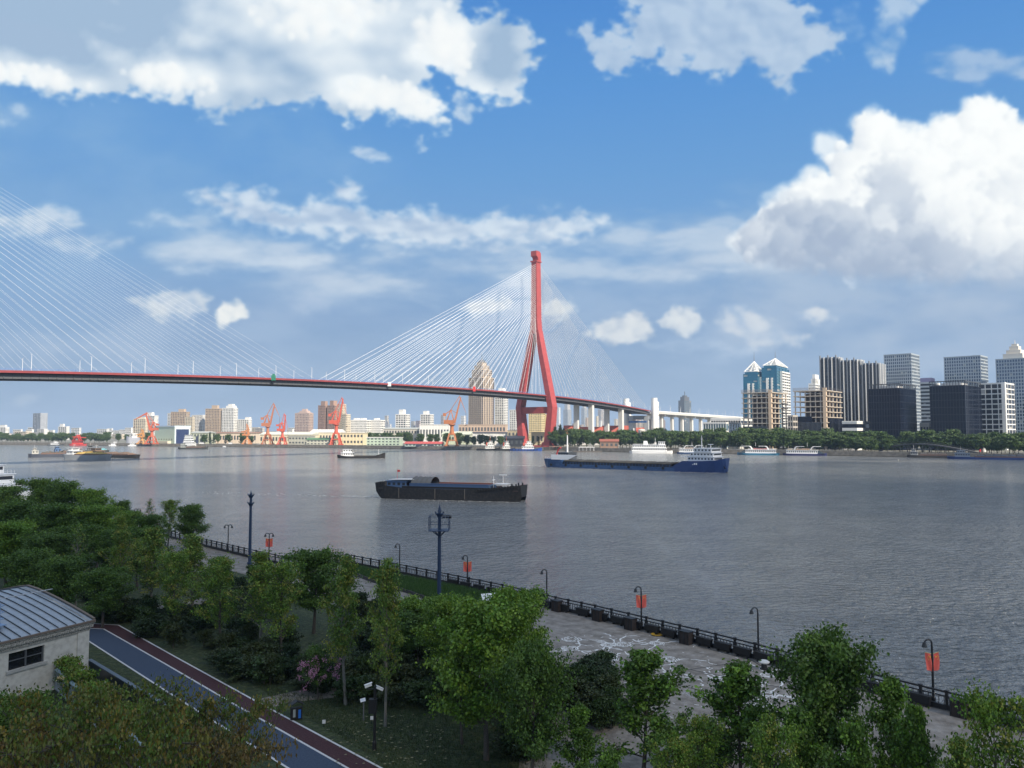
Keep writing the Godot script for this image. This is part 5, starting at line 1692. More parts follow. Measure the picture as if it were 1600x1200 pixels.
	cargo_barge("low dark barge off the green shipyard hall", gp(280, 702), gp(325, 702), 9.0, 1.8, mat(0.05, 0.055, 0.055, 0.7), dusty, mat(0.4, 0.42, 0.4, 0.7), G)
	# tugs below the pylon
	tug("black tugboat with white house, downstream one of the moored three", on(745, 815, 0), on(782, 812, 0), mat(0.02, 0.022, 0.028, 0.6))
	tug("small black tugboat between the other two moored tugs", on(774, 808, 0), on(805, 806, 0), mat(0.015, 0.017, 0.022, 0.6))
	tug("bright blue tugboat with white house under the pylon", on(797, 800, 0), on(847, 796, 0), mat(0.02, 0.07, 0.30, 0.5))
	# white passenger ferry
	V = vessel("passenger_ferry", "white two-deck passenger ferry moored before the water tower", "ferry", on(984, 715, 0), on(1051, 705, 0))
	o = V[0]
	Ln = V[1]
	simple_hull(o, Ln, 9.0, 1.8, white, 0.8, 0.3)
	deck_house(o, -Ln * 0.44, Ln * 0.36, 4.0, 1.9, 4.6, white)
	deck_house(o, -Ln * 0.42, Ln * 0.20, 3.8, 4.8, 7.3, white)
	deck_house(o, Ln * 0.20, Ln * 0.34, 3.6, 4.8, 7.3, white)
	deck_house(o, Ln * 0.18, Ln * 0.32, 3.4, 7.5, 10.2, white, true, "wheelhouse")
	var fn := MB.new()
	fn.taper(Vector3(-Ln * 0.12, 7.3, 0), Vector3(-Ln * 0.13, 11.0, 0), Vector3.RIGHT, Vector3.BACK, Vector2(4, 3), Vector2(3, 2.4))
	part("funnel", fn.done(), white, o)
	mast(o, Ln * 0.1, 7.4, 14.0, white, 0.2)
	gunwale_rail(o, -Ln * 0.42, Ln * 0.16, 3.8, 7.4, white)
	# boats along the right-hand quay
	tour_boat("dark blue tour boat half hidden behind the cargo ship's bridge", on(1058, 690, 0), on(1100, 684, 0), navy, white, mat(0.2, 0.12, 0.08, 0.8))
	tour_boat("turquoise-hulled tour boat with red upper deck seats", on(1218, 652, 0), on(1152, 664, 0), mat(0.03, 0.15, 0.26, 0.5), white, mat(0.35, 0.03, 0.03, 0.7))
	tour_boat("cream tour boat with golden trim and navy hull", on(1224, 650, 0), on(1292, 636, 0), mat(0.02, 0.025, 0.10, 0.5), mat(0.55, 0.42, 0.25, 0.6), mat(0.30, 0.16, 0.08, 0.7))
	cargo_barge("dark pontoon barge beside the arched footbridge", on(1418, 596, 0), on(1490, 580, 0), 9.0, 1.7, mat(0.05, 0.045, 0.04, 0.8), mat(0.07, 0.06, 0.055, 0.9), mat(0.25, 0.26, 0.27, 0.8), "barges at the far quay")
	cargo_barge("long blue flat barge moored past the arched footbridge", on(1480, 567, 0), on(1640, 540, 0), 10.0, 1.4, mat(0.02, 0.05, 0.18, 0.6), mat(0.06, 0.065, 0.08, 0.9), mat(0.2, 0.24, 0.3, 0.8), "barges at the far quay")
	# low pontoons with roofs near the pylon
	for e in [[895, 940, 752, "white-roofed landing pontoon near the ferry", white], [850, 890, 792, "brown landing pontoon beside the pylon foot", mat(0.26, 0.2, 0.15, 0.8)]]:
		var pn := vessel("landing_pontoon", e[3], "pontoon", on(e[0], e[2], 0), on(e[1], e[2], 0), "landing pontoons")
		var pl: float = pn[1]
		slabbox("float", pn[0], Vector3(-pl * 0.5, -0.5, -4), Vector3(pl * 0.5, 1.0, 4), mat(0.10, 0.09, 0.08, 0.8))
		slabbox("roof", pn[0], Vector3(-pl * 0.3, 4.4, -3), Vector3(pl * 0.25, 4.8, 3), e[4])
		for k in 5:
			for z in [-2.6, 2.6]:
				slabbox("roof_post", pn[0], Vector3(lerpf(-pl * 0.28, pl * 0.23, k / 4.0) - 0.1, 1.0, z - 0.1), Vector3(lerpf(-pl * 0.28, pl * 0.23, k / 4.0) + 0.1, 4.4, z + 0.1), e[4])
	# small white launches along the shipyard quay
	for e in [[75, 100, 1100], [396, 425, 990], [428, 447, 982], [445, 470, 972], [300, 330, 1020], [170, 190, 1075], [348, 372, 1000], [200, 216, 1060]]:
		var sv := vessel("launch", "small white launch moored along the shipyard quay", "boat", on(e[0], e[2], 0), on(e[1], e[2], 0), "launches at the shipyard quay")
		var sl: float = sv[1]
		simple_hull(sv[0], sl, sl * 0.26, 1.2, white if e[0] != 75 else mat(0.05, 0.06, 0.07, 0.6), 0.8, 0.2)
		deck_house(sv[0], -sl * 0.3, sl * 0.15, sl * 0.09, 1.2, 3.6, white)
		deck_house(sv[0], -sl * 0.1, sl * 0.1, sl * 0.07, 3.8, 5.6, white)
	# a ship on the slip and a red floating crane
	V = vessel("hull_on_slip", "pale grey ship hull on the slip beside the ochre crane", "ship", on(218, 1085, 0), on(197, 1075, 0))
	simple_hull(V[0], V[1], 9.0, 8.0, mat(0.34, 0.36, 0.42, 0.7), 3.0, 1.0)
	(V[0] as Node3D).position.y = PARK - 0.2
	deck_house(V[0], -5.0, 2.0, 3.0, 8.0, 14.0, white)
	V = vessel("floating_crane", "red floating crane barge downstream of the ship on the slip", "crane barge", on(111, 1088, 0), on(135, 1085, 0))
	simple_hull(V[0], V[1], 10.0, 2.2, mat(0.45, 0.05, 0.05, 0.7), 0.4, 0.2)
	deck_house(V[0], -8.0, 4.0, 3.5, 2.2, 7.0, mat(0.55, 0.06, 0.05, 0.7))
	var fm := MB.new()
	for z in [-2.0, 2.0]:
		fm.beam(Vector3(4, 2.2, z), Vector3(-1, 15.0, z), 0.9, 0.9)
		fm.beam(Vector3(-8, 7, z), Vector3(-1, 15.0, z), 0.7, 0.7)
		fm.beam(Vector3(-8, 12, z), Vector3(9, 11.0, z), 0.9, 0.9)
	part("gantry", fm.done(), mat(0.6, 0.06, 0.05, 0.6), V[0])
	V = vessel("work_boat", "white survey ship with stacked decks before the green hall", "ship", on(288, 1012, 0), on(302, 1010, 0))
	simple_hull(V[0], V[1] * 1.6, 8.0, 3.0, mat(0.55, 0.56, 0.56, 0.6), 1.5, 0.5)
	for k in 4:
		deck_house(V[0], -6.0 + k * 0.6, 6.0 - k * 0.9, 3.4 - 0.2 * k, 3.0 + k * 3.0, 5.8 + k * 3.0, white)
	# white patrol ship moored beyond the park trees
	V = vessel("patrol_ship", "white ship with stacked decks moored behind the park trees", "ship", gp(-120, 778), gp(52, 790))
	o = V[0]
	Ln = V[1]
	simple_hull(o, Ln, 8.0, 2.6, white, 1.4, 0.2)
	deck_house(o, -Ln * 0.25, Ln * 0.30, 3.2, 2.6, 5.2, white)
	deck_house(o, -Ln * 0.2, Ln * 0.24, 2.9, 5.4, 7.8, white)
	deck_house(o, -Ln * 0.05, Ln * 0.16, 2.6, 8.0, 10.2, white, true, "wheelhouse")
	mast(o, Ln * 0.04, 10.2, 14.0, white, 0.15)
	gunwale_rail(o, -Ln * 0.2, Ln * 0.24, 3.0, 7.9, white)
	# broken white water along the moving hulls
	var r := RandomNumberGenerator.new()
	r.seed = 19
	var foam := MB.new()
	for e in [[gp(594, 777), gp(819, 783), 4.6, 160], [gp(860, 729), gp(1137, 738.5), 7.6, 170], [gp(528, 716), gp(602, 716), 3.6, 60]]:
		var dir: Vector3 = (e[1] - e[0]).normalized()
		var sd := dir.cross(Vector3.UP)
		wake(foam, e[1] + sd * float(e[2]) * 0.6 - dir * 1.5, dir, sd, e[3] / 2, 2.0, r)
		wake(foam, e[0], dir, sd, e[3], 6.0, r, 75.0)
		wake(foam, e[1] - dir * 2.0 + sd * float(e[2]), dir, sd, e[3] / 2, 3.0, r, 45.0)
		for k in e[3]:
			var p: Vector3 = e[0].lerp(e[1], r.randf()) + sd * (float(e[2]) + r.randf() * 0.6)
			foam.sheet([p, p - dir * r.randf_range(0.4, 1.6)], r.randf_range(0.06, 0.22), 0.05)
	var fo := structure("wake_foam", foam.done(), mat(0.62, 0.62, 0.60, 0.9))
	fo.set_meta("kind", "stuff")
	tag(fo, "broken white foam along the hulls of the moving vessels", "foam", "", "stuff")

# ---------------------------------------------------------------- promenade
func pxpoly(list: Array, y: float) -> PackedVector2Array:
	var p := PackedVector2Array()
	for k in range(0, list.size(), 2):
		p.append(v2(gp(list[k], list[k + 1], y)))
	return p

func along(a: Vector3, b: Vector3) -> float:
	return atan2(-(b - a).z, (b - a).x)

func railing(a: Vector3, b: Vector3, m: Material, post: Mesh) -> void:
	var o := thing("railing", "black iron river railing section on the promenade edge", "railing", a, along(a, b), "river railing sections")
	var Ln := a.distance_to(b)
	for e in [["top_rail", 1.10, 0.12, 0.10], ["middle_rail", 0.84, 0.07, 0.07], ["bottom_rail", 0.20, 0.20, 0.30]]:
		var r := MB.new()
		r.box(Vector3(0, e[1] - e[3] * 0.5, -e[2] * 0.5), Vector3(Ln - 0.02, e[1] + e[3] * 0.5, e[2] * 0.5))
		part(e[0], r.done(), m, o)
	var n := maxi(1, roundi(Ln / 1.7))
	for k in n:
		var p := part("post", post, m, o)
		p.position = Vector3(Ln * k / n, 0, 0)
	var bars := MB.new()
	var nb := int(Ln / 0.28)
	for k in nb:
		var x := Ln * (k + 0.5) / nb
		bars.box(Vector3(x - 0.02, 0.16, -0.02), Vector3(x + 0.02, 0.84, 0.02))
	part("baluster", bars.done(), m, o, true)

func crook_lamp(label: String, base: Vector3, H: float, double: bool, m: Material, group: String) -> void:
	var o := thing("lamp_post", label, "street lamp", base, 0.12, group)
	var p := MB.new()
	p.lathe([Vector2(0.13, 0), Vector2(0.13, 0.5), Vector2(0.075, 0.6), Vector2(0.06, H * 0.9)], 10)
	part("pole", p.done(), m, o)
	for s in ([-1.0, 1.0] if double else [-1.0]):
		var pts := []
		var rr := []
		var R := 0.24
		for k in 9:
			var a := PI * k / 8.0
			pts.append(Vector3(s * (R - R * cos(a)), H - R + R * sin(a), 0))
			rr.append(0.05)
		pts.insert(0, Vector3(0, H * 0.88, 0))
		rr.insert(0, 0.055)
		var arm := MB.new()
		arm.tube(pts, rr, 8)
		part("crook_arm", arm.done(), m, o)
		var bell := MB.new()
		bell.lathe([Vector2(0.04, 0.10), Vector2(0.09, 0.06), Vector2(0.11, -0.02), Vector2(0.17, -0.20), Vector2(0.15, -0.20), Vector2(0.0, -0.05)], 12, Vector3(s * 2.0 * R, H - R, 0))
		var b := part("lantern", bell.done(), m, o)
		var gl := MB.new()
		gl.lathe([Vector2(0.0, -0.25), Vector2(0.10, -0.23), Vector2(0.13, -0.19), Vector2(0.0, -0.18)], 10, Vector3(s * 2.0 * R, H - R, 0))
		part("glass", gl.done(), mat(0.5, 0.5, 0.45, 0.3), b)

func flag(base: Vector3, side: float, y: float, label: String) -> void:
	var o := thing("flag", label, "flag", base + Vector3(0, y, 0), 0.12, "red flags on the promenade lamps")
	var w := 0.36
	var h := 1.02
	var c := MB.new()
	var g := []
	for i in 7:
		var row := []
		for j in 9:
			var u := i / 6.0
			var v := j / 8.0
			row.append(Vector3(side * (0.07 + w * u), 0.10 * u - h * v, 0.05 * sin(u * 5.0 + v * 4.0 + side) + 0.04 * v))
		g.append(row)
	for i in 6:
		for j in 8:
			for e in [[0.0, 1.0], [-0.006, -1.0]]:
				var z := Vector3(0, 0, e[0])
				c.quad(g[i][j] + z, g[i + 1][j] + z, g[i + 1][j + 1] + z, g[i][j + 1] + z, Vector3(0, 0, e[1]))
	part("cloth", c.done(), mat(0.74, 0.13, 0.10, 0.8), o)
	var st := MB.new()
	for e in [[0.12, -0.15, 0.07], [0.23, -0.08, 0.028], [0.27, -0.15, 0.028], [0.27, -0.24, 0.028], [0.22, -0.31, 0.028]]:
		var pts := PackedVector2Array()
		for k in 10:
			var rad: float = e[2] if k % 2 == 0 else float(e[2]) * 0.42
			pts.append(Vector2(cos(TAU * k / 10.0 + PI / 2), sin(TAU * k / 10.0 + PI / 2)) * rad)
		st.profile(pts, Vector3(side * (0.07 + e[0]), e[1], 0.085), Vector3.RIGHT, Vector3.UP, Vector3(0, 0, 0.01))
	part("star", st.done(), mat(0.75, 0.55, 0.05, 0.7), o, true)
	var a := MB.new()
	a.tube([Vector3(0, 0.0, 0), Vector3(side * (w + 0.1), 0.11, 0)], [0.018, 0.014], 6)
	part("flag_staff", a.done(), mat(0.6, 0.5, 0.2, 0.5), o)

func mast_pole(label: String, base: Vector3, H: float, cage: bool) -> void:
	var blue := mat(0.013, 0.034, 0.082, 0.55)
	var o := thing("signal_mast", label, "mast", base, 0.0, "")
	var p := MB.new()
	p.lathe([Vector2(0.30, 0), Vector2(0.30, 0.3), Vector2(0.19, 0.35), Vector2(0.15, H * 0.88), Vector2(0.13, H * 0.92)], 14)
	part("pole", p.done(), blue, o)
	var sp := MB.new()
	sp.lathe([Vector2(0.13, H * 0.92), Vector2(0.20, H * 0.925), Vector2(0.15, H * 0.94), Vector2(0.06, H * 0.975), Vector2(0.0, H)], 10)
	part("spear_head", sp.done(), blue, o)
	var stp := MB.new()
	for k in int(H * 0.75 / 0.35):
		var y := 1.6 + k * 0.35
		stp.box(Vector3(0.13, y - 0.015, -0.02), Vector3(0.32, y + 0.015, 0.02))
	part("climbing_step", stp.done(), blue, o, true)
	for e in ([0.90] if cage else [0.93, 0.82]):
		var c := MB.new()
		c.lathe([Vector2(0.15, H * e - 0.35), Vector2(0.36, H * e), Vector2(0.36, H * e + 0.07), Vector2(0.14, H * e + 0.07)], 10)
		for k in 4:
			var a := TAU * k / 4.0
			c.tube([Vector3(cos(a) * 0.32, H * e, sin(a) * 0.32), Vector3(cos(a) * 0.40, H * e + 0.22, sin(a) * 0.40)], [0.06, 0.07], 6)
		part("collar", c.done(), blue, o)
	if cage:
		var y0 := H * 0.74
		var y1 := H * 0.88
		var pl := MB.new()
		pl.box(Vector3(-0.95, y0, -0.95), Vector3(0.95, y0 + 0.06, 0.95))
		for a in [[-1, -1], [1, -1], [1, 1], [-1, 1]]:
			pl.beam(Vector3(0.13 * a[0], y0 - 0.5, 0.13 * a[1]), Vector3(0.6 * a[0], y0, 0.6 * a[1]), 0.07, 0.07)
		part("platform", pl.done(), blue, o)
		var cg := MB.new()
		for a in [[-1, -1], [1, -1], [1, 1], [-1, 1], [0, 1], [0, -1], [1, 0], [-1, 0]]:
			cg.beam(Vector3(0.93 * a[0], y0, 0.93 * a[1]), Vector3(0.93 * a[0], y1, 0.93 * a[1]), 0.045, 0.045)
		for y in [lerpf(y0, y1, 0.5), y1]:
			cg.beam(Vector3(-0.93, y, -0.93), Vector3(0.93, y, -0.93), 0.045, 0.045)
			cg.beam(Vector3(-0.93, y, 0.93), Vector3(0.93, y, 0.93), 0.045, 0.045)
			cg.beam(Vector3(-0.93, y, -0.93), Vector3(-0.93, y, 0.93), 0.045, 0.045)
			cg.beam(Vector3(0.93, y, -0.93), Vector3(0.93, y, 0.93), 0.045, 0.045)
		part("cage", cg.done(), blue, o)
		var fl := MB.new()
		fl.beam(Vector3(0.2, y1 + 0.1, 0.2), Vector3(0.95, y1 + 0.1, 0.5), 0.05, 0.05)
		for x in [0.45, 0.75, 1.05]:
			fl.obox(Vector3(x, y1 - 0.02, 0.5), Vector3(0.24, 0.20, 0.26), Basis(Vector3.RIGHT, 0.5))
		part("floodlight", fl.done(), mat(0.02, 0.022, 0.03, 0.5), o)

func build_promenade() -> void:
	var paving := mottled("paving", 51, 7.5, 0.012, 6, [[0.15, 0.155, 0.138, 0.118], [0.42, 0.215, 0.193, 0.168], [0.62, 0.245, 0.222, 0.196], [0.85, 0.295, 0.272, 0.245]], 0.92, 3.0)
	var poly := PackedVector2Array()
	for p in RAIL:
		poly.append(v2(p))
	for q in [[1900, 1230], [1900, 1700], [790, 1700], [812, 1180], [846, 1112], [760, 1066], [690, 1046], [640, 1003], [560, 962], [470, 925], [400, 902], [330, 884], [262, 856]]:
		poly.append(v2(gp(q[0], q[1], PARK)))
	var pv := MB.new()
	pv.prism(poly, PARK + 0.008, PARK + 0.008)
	var prom := structure("promenade", pv.done(), paving)
	# thin dark strips in place of grooves between the cast fields
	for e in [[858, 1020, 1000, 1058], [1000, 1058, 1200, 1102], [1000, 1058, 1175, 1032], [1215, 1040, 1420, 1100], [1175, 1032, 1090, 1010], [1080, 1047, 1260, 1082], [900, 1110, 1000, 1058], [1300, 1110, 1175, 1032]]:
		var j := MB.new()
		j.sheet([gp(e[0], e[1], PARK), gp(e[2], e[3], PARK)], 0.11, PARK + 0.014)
		part("joint_strip", j.done(), mat(0.05, 0.048, 0.045, 0.95), prom)
	# darker damp fields of older concrete
	# white drawings on the paving: rings, roots and short strokes
	var r := RandomNumberGenerator.new()
	r.seed = 5
	var paint := mat(0.70, 0.70, 0.68, 0.9)
	var faint := mat(0.33, 0.33, 0.325, 0.9)
	for e in [[893, 999, 12, 0], [950, 1008, 9, 1], [957, 1030, 7, 0], [975, 1007, 11, 1], [1047, 1030, 10, 1], [1027, 1005, 9, 0], [965, 1041, 10, 2], [1122, 1063, 9, 1], [1087, 1085, 12, 2], [1200, 1055, 8, 0], [1200, 1085, 10, 1], [890, 1013, 10, 0], [1040, 1058, 9, 1], [920, 1040, 7, 2], [1190, 1100, 9, 0], [1270, 1100, 9, 1]]:
		var mb := MB.new()
		var c := gp(e[0], e[1], PARK)
		var rad: float = e[2] * 0.062
		for ring in 3:
			var rr := rad * (1.0 - 0.27 * ring)
			for k in 26:
				if r.randf() < 0.22:
					continue
				var a := TAU * k / 26.0
				var b := TAU * (k + 1) / 26.0
				var q := rr * r.randf_range(0.93, 1.07)
				mb.sheet([c + Vector3(cos(a), 0, sin(a)) * q, c + Vector3(cos(b), 0, sin(b)) * q], r.randf_range(0.05, 0.14), PARK + 0.013)
		if e[3] != 2:
			for arm in (5 if e[3] == 1 else 3):
				var p := c + Vector3(rad, 0, 0).rotated(Vector3.UP, r.randf() * TAU)
				var dir := (p - c).normalized()
				for k in r.randi_range(5, 11):
					dir = dir.rotated(Vector3.UP, r.randf_range(-0.6, 0.6))
					var q := p + dir * r.randf_range(0.18, 0.42)
					if r.randf() > 0.15:
						mb.sheet([p, q], r.randf_range(0.05, 0.16), PARK + 0.012)
					if r.randf() < 0.3:
						mb.sheet([q, q + dir.rotated(Vector3.UP, r.randf_range(-1.2, 1.2)) * r.randf_range(0.2, 0.6)], 0.05, PARK + 0.0125)
					p = q
		part("chalk_drawing", mb.done(), paint if e[3] != 2 else faint, prom)
	# chips and strokes scattered between them
	var ch := MB.new()
	for k in 260:
		var c := gp(r.randf_range(870, 1420), r.randf_range(985, 1130), PARK)
		var d := Vector3(r.randf_range(-1, 1), 0, r.randf_range(-1, 1)).normalized()
		ch.sheet([c, c + d * r.randf_range(0.06, 0.40)], r.randf_range(0.02, 0.09), PARK + 0.0115)
	part("chalk_chips", ch.done(), paint, prom, true)
	# grass bed beside the railing, with a dark kerb
	var bed := pxpoly([548, 886, 600, 898, 690, 916, 762, 931, 772, 938, 752, 949, 690, 946, 640, 928, 580, 909, 548, 897], PARK)
	var kb := MB.new()
	for k in bed.size():
		var a := bed[k]
		var b := bed[(k + 1) % bed.size()]
		kb.beam(Vector3(a.x, PARK + 0.17, a.y), Vector3(b.x, PARK + 0.17, b.y), 0.16, 0.34)
	var lawn := thing("raised_lawn", "raised bed of long green grass along the river railing", "lawn")
	part("kerb", kb.done(), mat(0.05, 0.047, 0.044, 0.9), lawn)
	var soil := MB.new()
	soil.prism(bed, PARK + 0.02, PARK + 0.30)
	part("soil", soil.done(), mottled("bed_soil", 21, 3.0, 0.03, 4, [[0.2, 0.025, 0.05, 0.012], [0.8, 0.05, 0.095, 0.02]], 0.95), lawn)
	grass(bed, PARK + 0.30, 9000, 0.34, "grass", lawn, [Color(0.030, 0.085, 0.012), Color(0.045, 0.115, 0.018), Color(0.065, 0.13, 0.028)], 71)
	# railing
	var iron := mat(0.016, 0.016, 0.017, 0.55)
	var pm := MB.new()
	pm.box(Vector3(-0.075, 0, -0.075), Vector3(0.075, 1.14, 0.075))
	pm.box(Vector3(-0.095, 1.14, -0.095), Vector3(0.095, 1.21, 0.095))
	var post := pm.done()
	for i in RAIL.size() - 1:
		railing(RAIL[i], RAIL[i + 1], iron, post)
	var cap := MB.new()
	for i in RAIL.size() - 1:
		var out: Vector3 = (RAIL[i + 1] - RAIL[i]).cross(Vector3.UP).normalized() * -0.25
		cap.beam(RAIL[i] + out + Vector3(0, -0.02, 0), RAIL[i + 1] + out + Vector3(0, -0.02, 0), 0.7, 0.2)
	structure("river_wall_coping", cap.done(), mat(0.16, 0.155, 0.145, 0.9))
	# stout brown box piers in the railing
	var bm := MB.new()
	bm.box(Vector3(-0.45, 0, -0.28), Vector3(0.45, 0.95, 0.28))
	var bodym := bm.done()
	var bc := MB.new()
	bc.box(Vector3(-0.5, 0.95, -0.33), Vector3(0.5, 1.01, 0.33))
	var capm := bc.done()
	var bs := MB.new()
	for x in [-0.4, 0.0, 0.4]:
		bs.box(Vector3(x - 0.04, 0, 0.28), Vector3(x + 0.04, 0.95, 0.31))
	var strapm := bs.done()
	for q in [[541, 882], [870, 955], [934, 970], [985, 984], [1072, 1006], [795, 936], [1500, 1120]]:
		var p := gp(q[0], q[1], PARK)
		var o := thing("planter_pier", "dark timber-clad planter pier set into the river railing", "planter", p, along(RAIL[8], RAIL[12]), "planter piers in the railing")
		part("body", bodym, mat(0.035, 0.025, 0.021, 0.85), o)
		part("cap", capm, iron, o)
		part("strap", strapm, iron, o, true)
	# troughs hung on the railing
	var tm := MB.new()
	tm.taper(Vector3(0, 0.16, 0), Vector3(0, 0.66, 0), Vector3.RIGHT, Vector3.BACK, Vector2(1.3, 0.22), Vector2(1.45, 0.32))
	var trm := tm.done()
	var rim := MB.new()
	rim.box(Vector3(-0.74, 0.64, -0.18), Vector3(0.74, 0.71, 0.18))
	var rimm := rim.done()
	for i in range(6, 18):
		var a: Vector3 = RAIL[i]
		var b: Vector3 = RAIL[i + 1]
		var n := int(a.distance_to(b) / 1.7)
		for k in n:
			var p := a.lerp(b, (k + 0.5) / n) + (b - a).cross(Vector3.UP).normalized() * 0.30
			var o := thing("planter_trough", "black planter trough standing against the river railing", "planter", p, along(a, b), "planter troughs along the railing")
			part("trough", trm, mat(0.014, 0.014, 0.015, 0.7), o)
			part("rim", rimm, iron, o)
			for x in [-0.45, 0.45]:
				slabbox("foot", o, Vector3(x - 0.05, 0, -0.1), Vector3(x + 0.05, 0.2, 0.1), iron)
	# lamps, flags, masts
	var lampm := mat(0.014, 0.016, 0.02, 0.45)
	for e in [[622, 896, 850, 0, "behind the grass bed without flags"], [728, 918, 868, 1, "with two red flags beside the white lectern board"], [852, 947, 890, 0, "without flags beside the chalk drawings"], [1000, 983, 917, 1, "with two red flags beside a brown planter pier"], [1183, 1030, 950, 0, "without flags near the white-capped bollard"], [1457, 1104, 1000, 1, "with two red flags behind the dark dense tree"]]:
		var base := gp(e[0], e[1], PARK)
		var H := at(e[0], e[2], -base.z).y - PARK
		base += Vector3(0.15, 0, -0.15)
		crook_lamp("black crook-necked lamp " + e[4], base, H, false, lampm, "crook-necked lamps")
		if e[3]:
			for s in [-1.0, 1.0]:
				flag(base, s, H * 0.78, "red flag with yellow stars on the lamp " + e[4].replace("with two red flags ", ""))
	for e in [[356, 863, 820, 0, "standing alone before the blue mast"], [420, 879, 833, 1, "with red flags beside the blue mast"], [302, 850, 806, 1, "with red flags hidden in the small riverside tree"], [214, 829, 795, 0, "peeking over the trees, nearer the small riverside trees"], [178, 820, 790, 0, "peeking over the grove, farthest along the promenade"]]:
		var base := gp(e[0], e[1], PARK)
		var H := at(e[0], e[2], -base.z).y - PARK
		crook_lamp("black double-armed lamp " + e[4], base, H, true, lampm, "double-armed lamps")
		if e[3]:
			for s in [-1.0, 1.0]:
				flag(base, s, H * 0.80, "red flag on the double-armed lamp " + e[4].replace("with red flags ", ""))
	var b1 := gp(390, 882, PARK)
	mast_pole("slim blue signal mast without a cage beside the double-armed lamp", b1, at(390, 766, -b1.z).y - PARK, false)
	var b2 := gp(686, 948, PARK)
	mast_pole("tall blue signal mast with a railed cage and floodlights", b2, at(686, 787, -b2.z).y - PARK, true)
	# white lectern board
	var lp := gp(764, 948, PARK)
	var le := thing("information_lectern", "white slanted information board at the end of the grass bed", "sign", lp, 0.35)
	var lb := MB.new()
	lb.profile(PackedVector2Array([Vector2(-0.25, 0), Vector2(0.2, 0), Vector2(0.12, 0.7), Vector2(-0.2, 1.05)]), Vector3(-0.62, 0.0, 0), Vector3.BACK, Vector3.UP, Vector3(1.24, 0, 0))
	part("base", lb.done(), mat(0.62, 0.64, 0.66, 0.6), le)
	var lt := MB.new()
	lt.obox(Vector3(0, 0.92, -0.03), Vector3(1.42, 0.05, 0.72), Basis(Vector3.RIGHT, 0.80))
	part("panel", lt.done(), mat(0.76, 0.77, 0.78, 0.5), le)
	# mooring bollard with white cap
	var bo := thing("bollard", "black mooring bollard with white mushroom cap on the plaza", "bollard", gp(1194, 1046, PARK))
	var bmb := MB.new()
	bmb.lathe([Vector2(0.30, 0), Vector2(0.30, 0.08), Vector2(0.2, 0.14), Vector2(0.18, 0.42)], 14)
	part("stem", bmb.done(), iron, bo)
	var bcm := MB.new()
	bcm.lathe([Vector2(0.18, 0.42), Vector2(0.36, 0.46), Vector2(0.38, 0.54), Vector2(0.25, 0.62), Vector2(0, 0.64)], 14)
	part("cap", bcm.done(), mat(0.6, 0.6, 0.58, 0.7), bo)
	# yellow hose lying by the railing
	var yh := thing("hose", "coil of yellow hose lying by the river railing", "hose", gp(1027, 993, PARK))
	var yp := MB.new()
	var pts := []
	var rr := []
	for k in 40:
		pts.append(Vector3(cos(k * 0.6) * (0.35 + 0.004 * k), 0.05 + 0.0015 * k, sin(k * 0.6) * (0.25 + 0.003 * k)))
		rr.append(0.04)
	yp.tube(pts, rr, 6)
	part("coil", yp.done(), mat(0.55, 0.32, 0.03, 0.6), yh)

func grass(poly: PackedVector2Array, y: float, count: int, tall: float, called: String, parent: Node, cols: Array, sd: int) -> void:
	var r := RandomNumberGenerator.new()
	r.seed = sd
	var t := MB.new()
	for k in 5:
		var a := TAU * k / 5.0 + 0.3
		var d := Vector3(cos(a), 0, sin(a))
		var s := Vector3(-sin(a), 0, cos(a)) * 0.035
		t.tri(d * 0.03 - s, d * 0.03 + s, d * (0.22 + 0.06 * (k % 3)) + Vector3(0, 1.0 - 0.12 * (k % 3), 0))
	var mm := MultiMesh.new()
	mm.transform_format = MultiMesh.TRANSFORM_3D
	mm.use_colors = true
	mm.mesh = t.done()
	var mn := Vector2(1e9, 1e9)
	var mx := -mn
	for p in poly:
		mn = Vector2(minf(mn.x, p.x), minf(mn.y, p.y))
		mx = Vector2(maxf(mx.x, p.x), maxf(mx.y, p.y))
	var list := []
	var tries := 0
	while list.size() < count and tries < count * 8:
		tries += 1
		var p := Vector2(r.randf_range(mn.x, mx.x), r.randf_range(mn.y, mx.y))
		if Geometry2D.is_point_in_polygon(p, poly):
			list.append(p)
	mm.instance_count = list.size()
	for k in list.size():
		var h := tall * r.randf_range(0.6, 1.25)
		mm.set_instance_transform(k, Transform3D(Basis(Vector3.UP, r.randf() * TAU).scaled(Vector3(h, h, h)), Vector3(list[k].x, y - 0.01, list[k].y)))
		var c: Color = cols[r.randi() % cols.size()]
		mm.set_instance_color(k, c * r.randf_range(0.8, 1.2))
	var o := MultiMeshInstance3D.new()
	o.name = called
	o.multimesh = mm
	o.material_override = leafy("leaf", 1, 1, 1, 0.55)
	parent.add_child(o, true)
	o.set_meta("kind", "stuff")

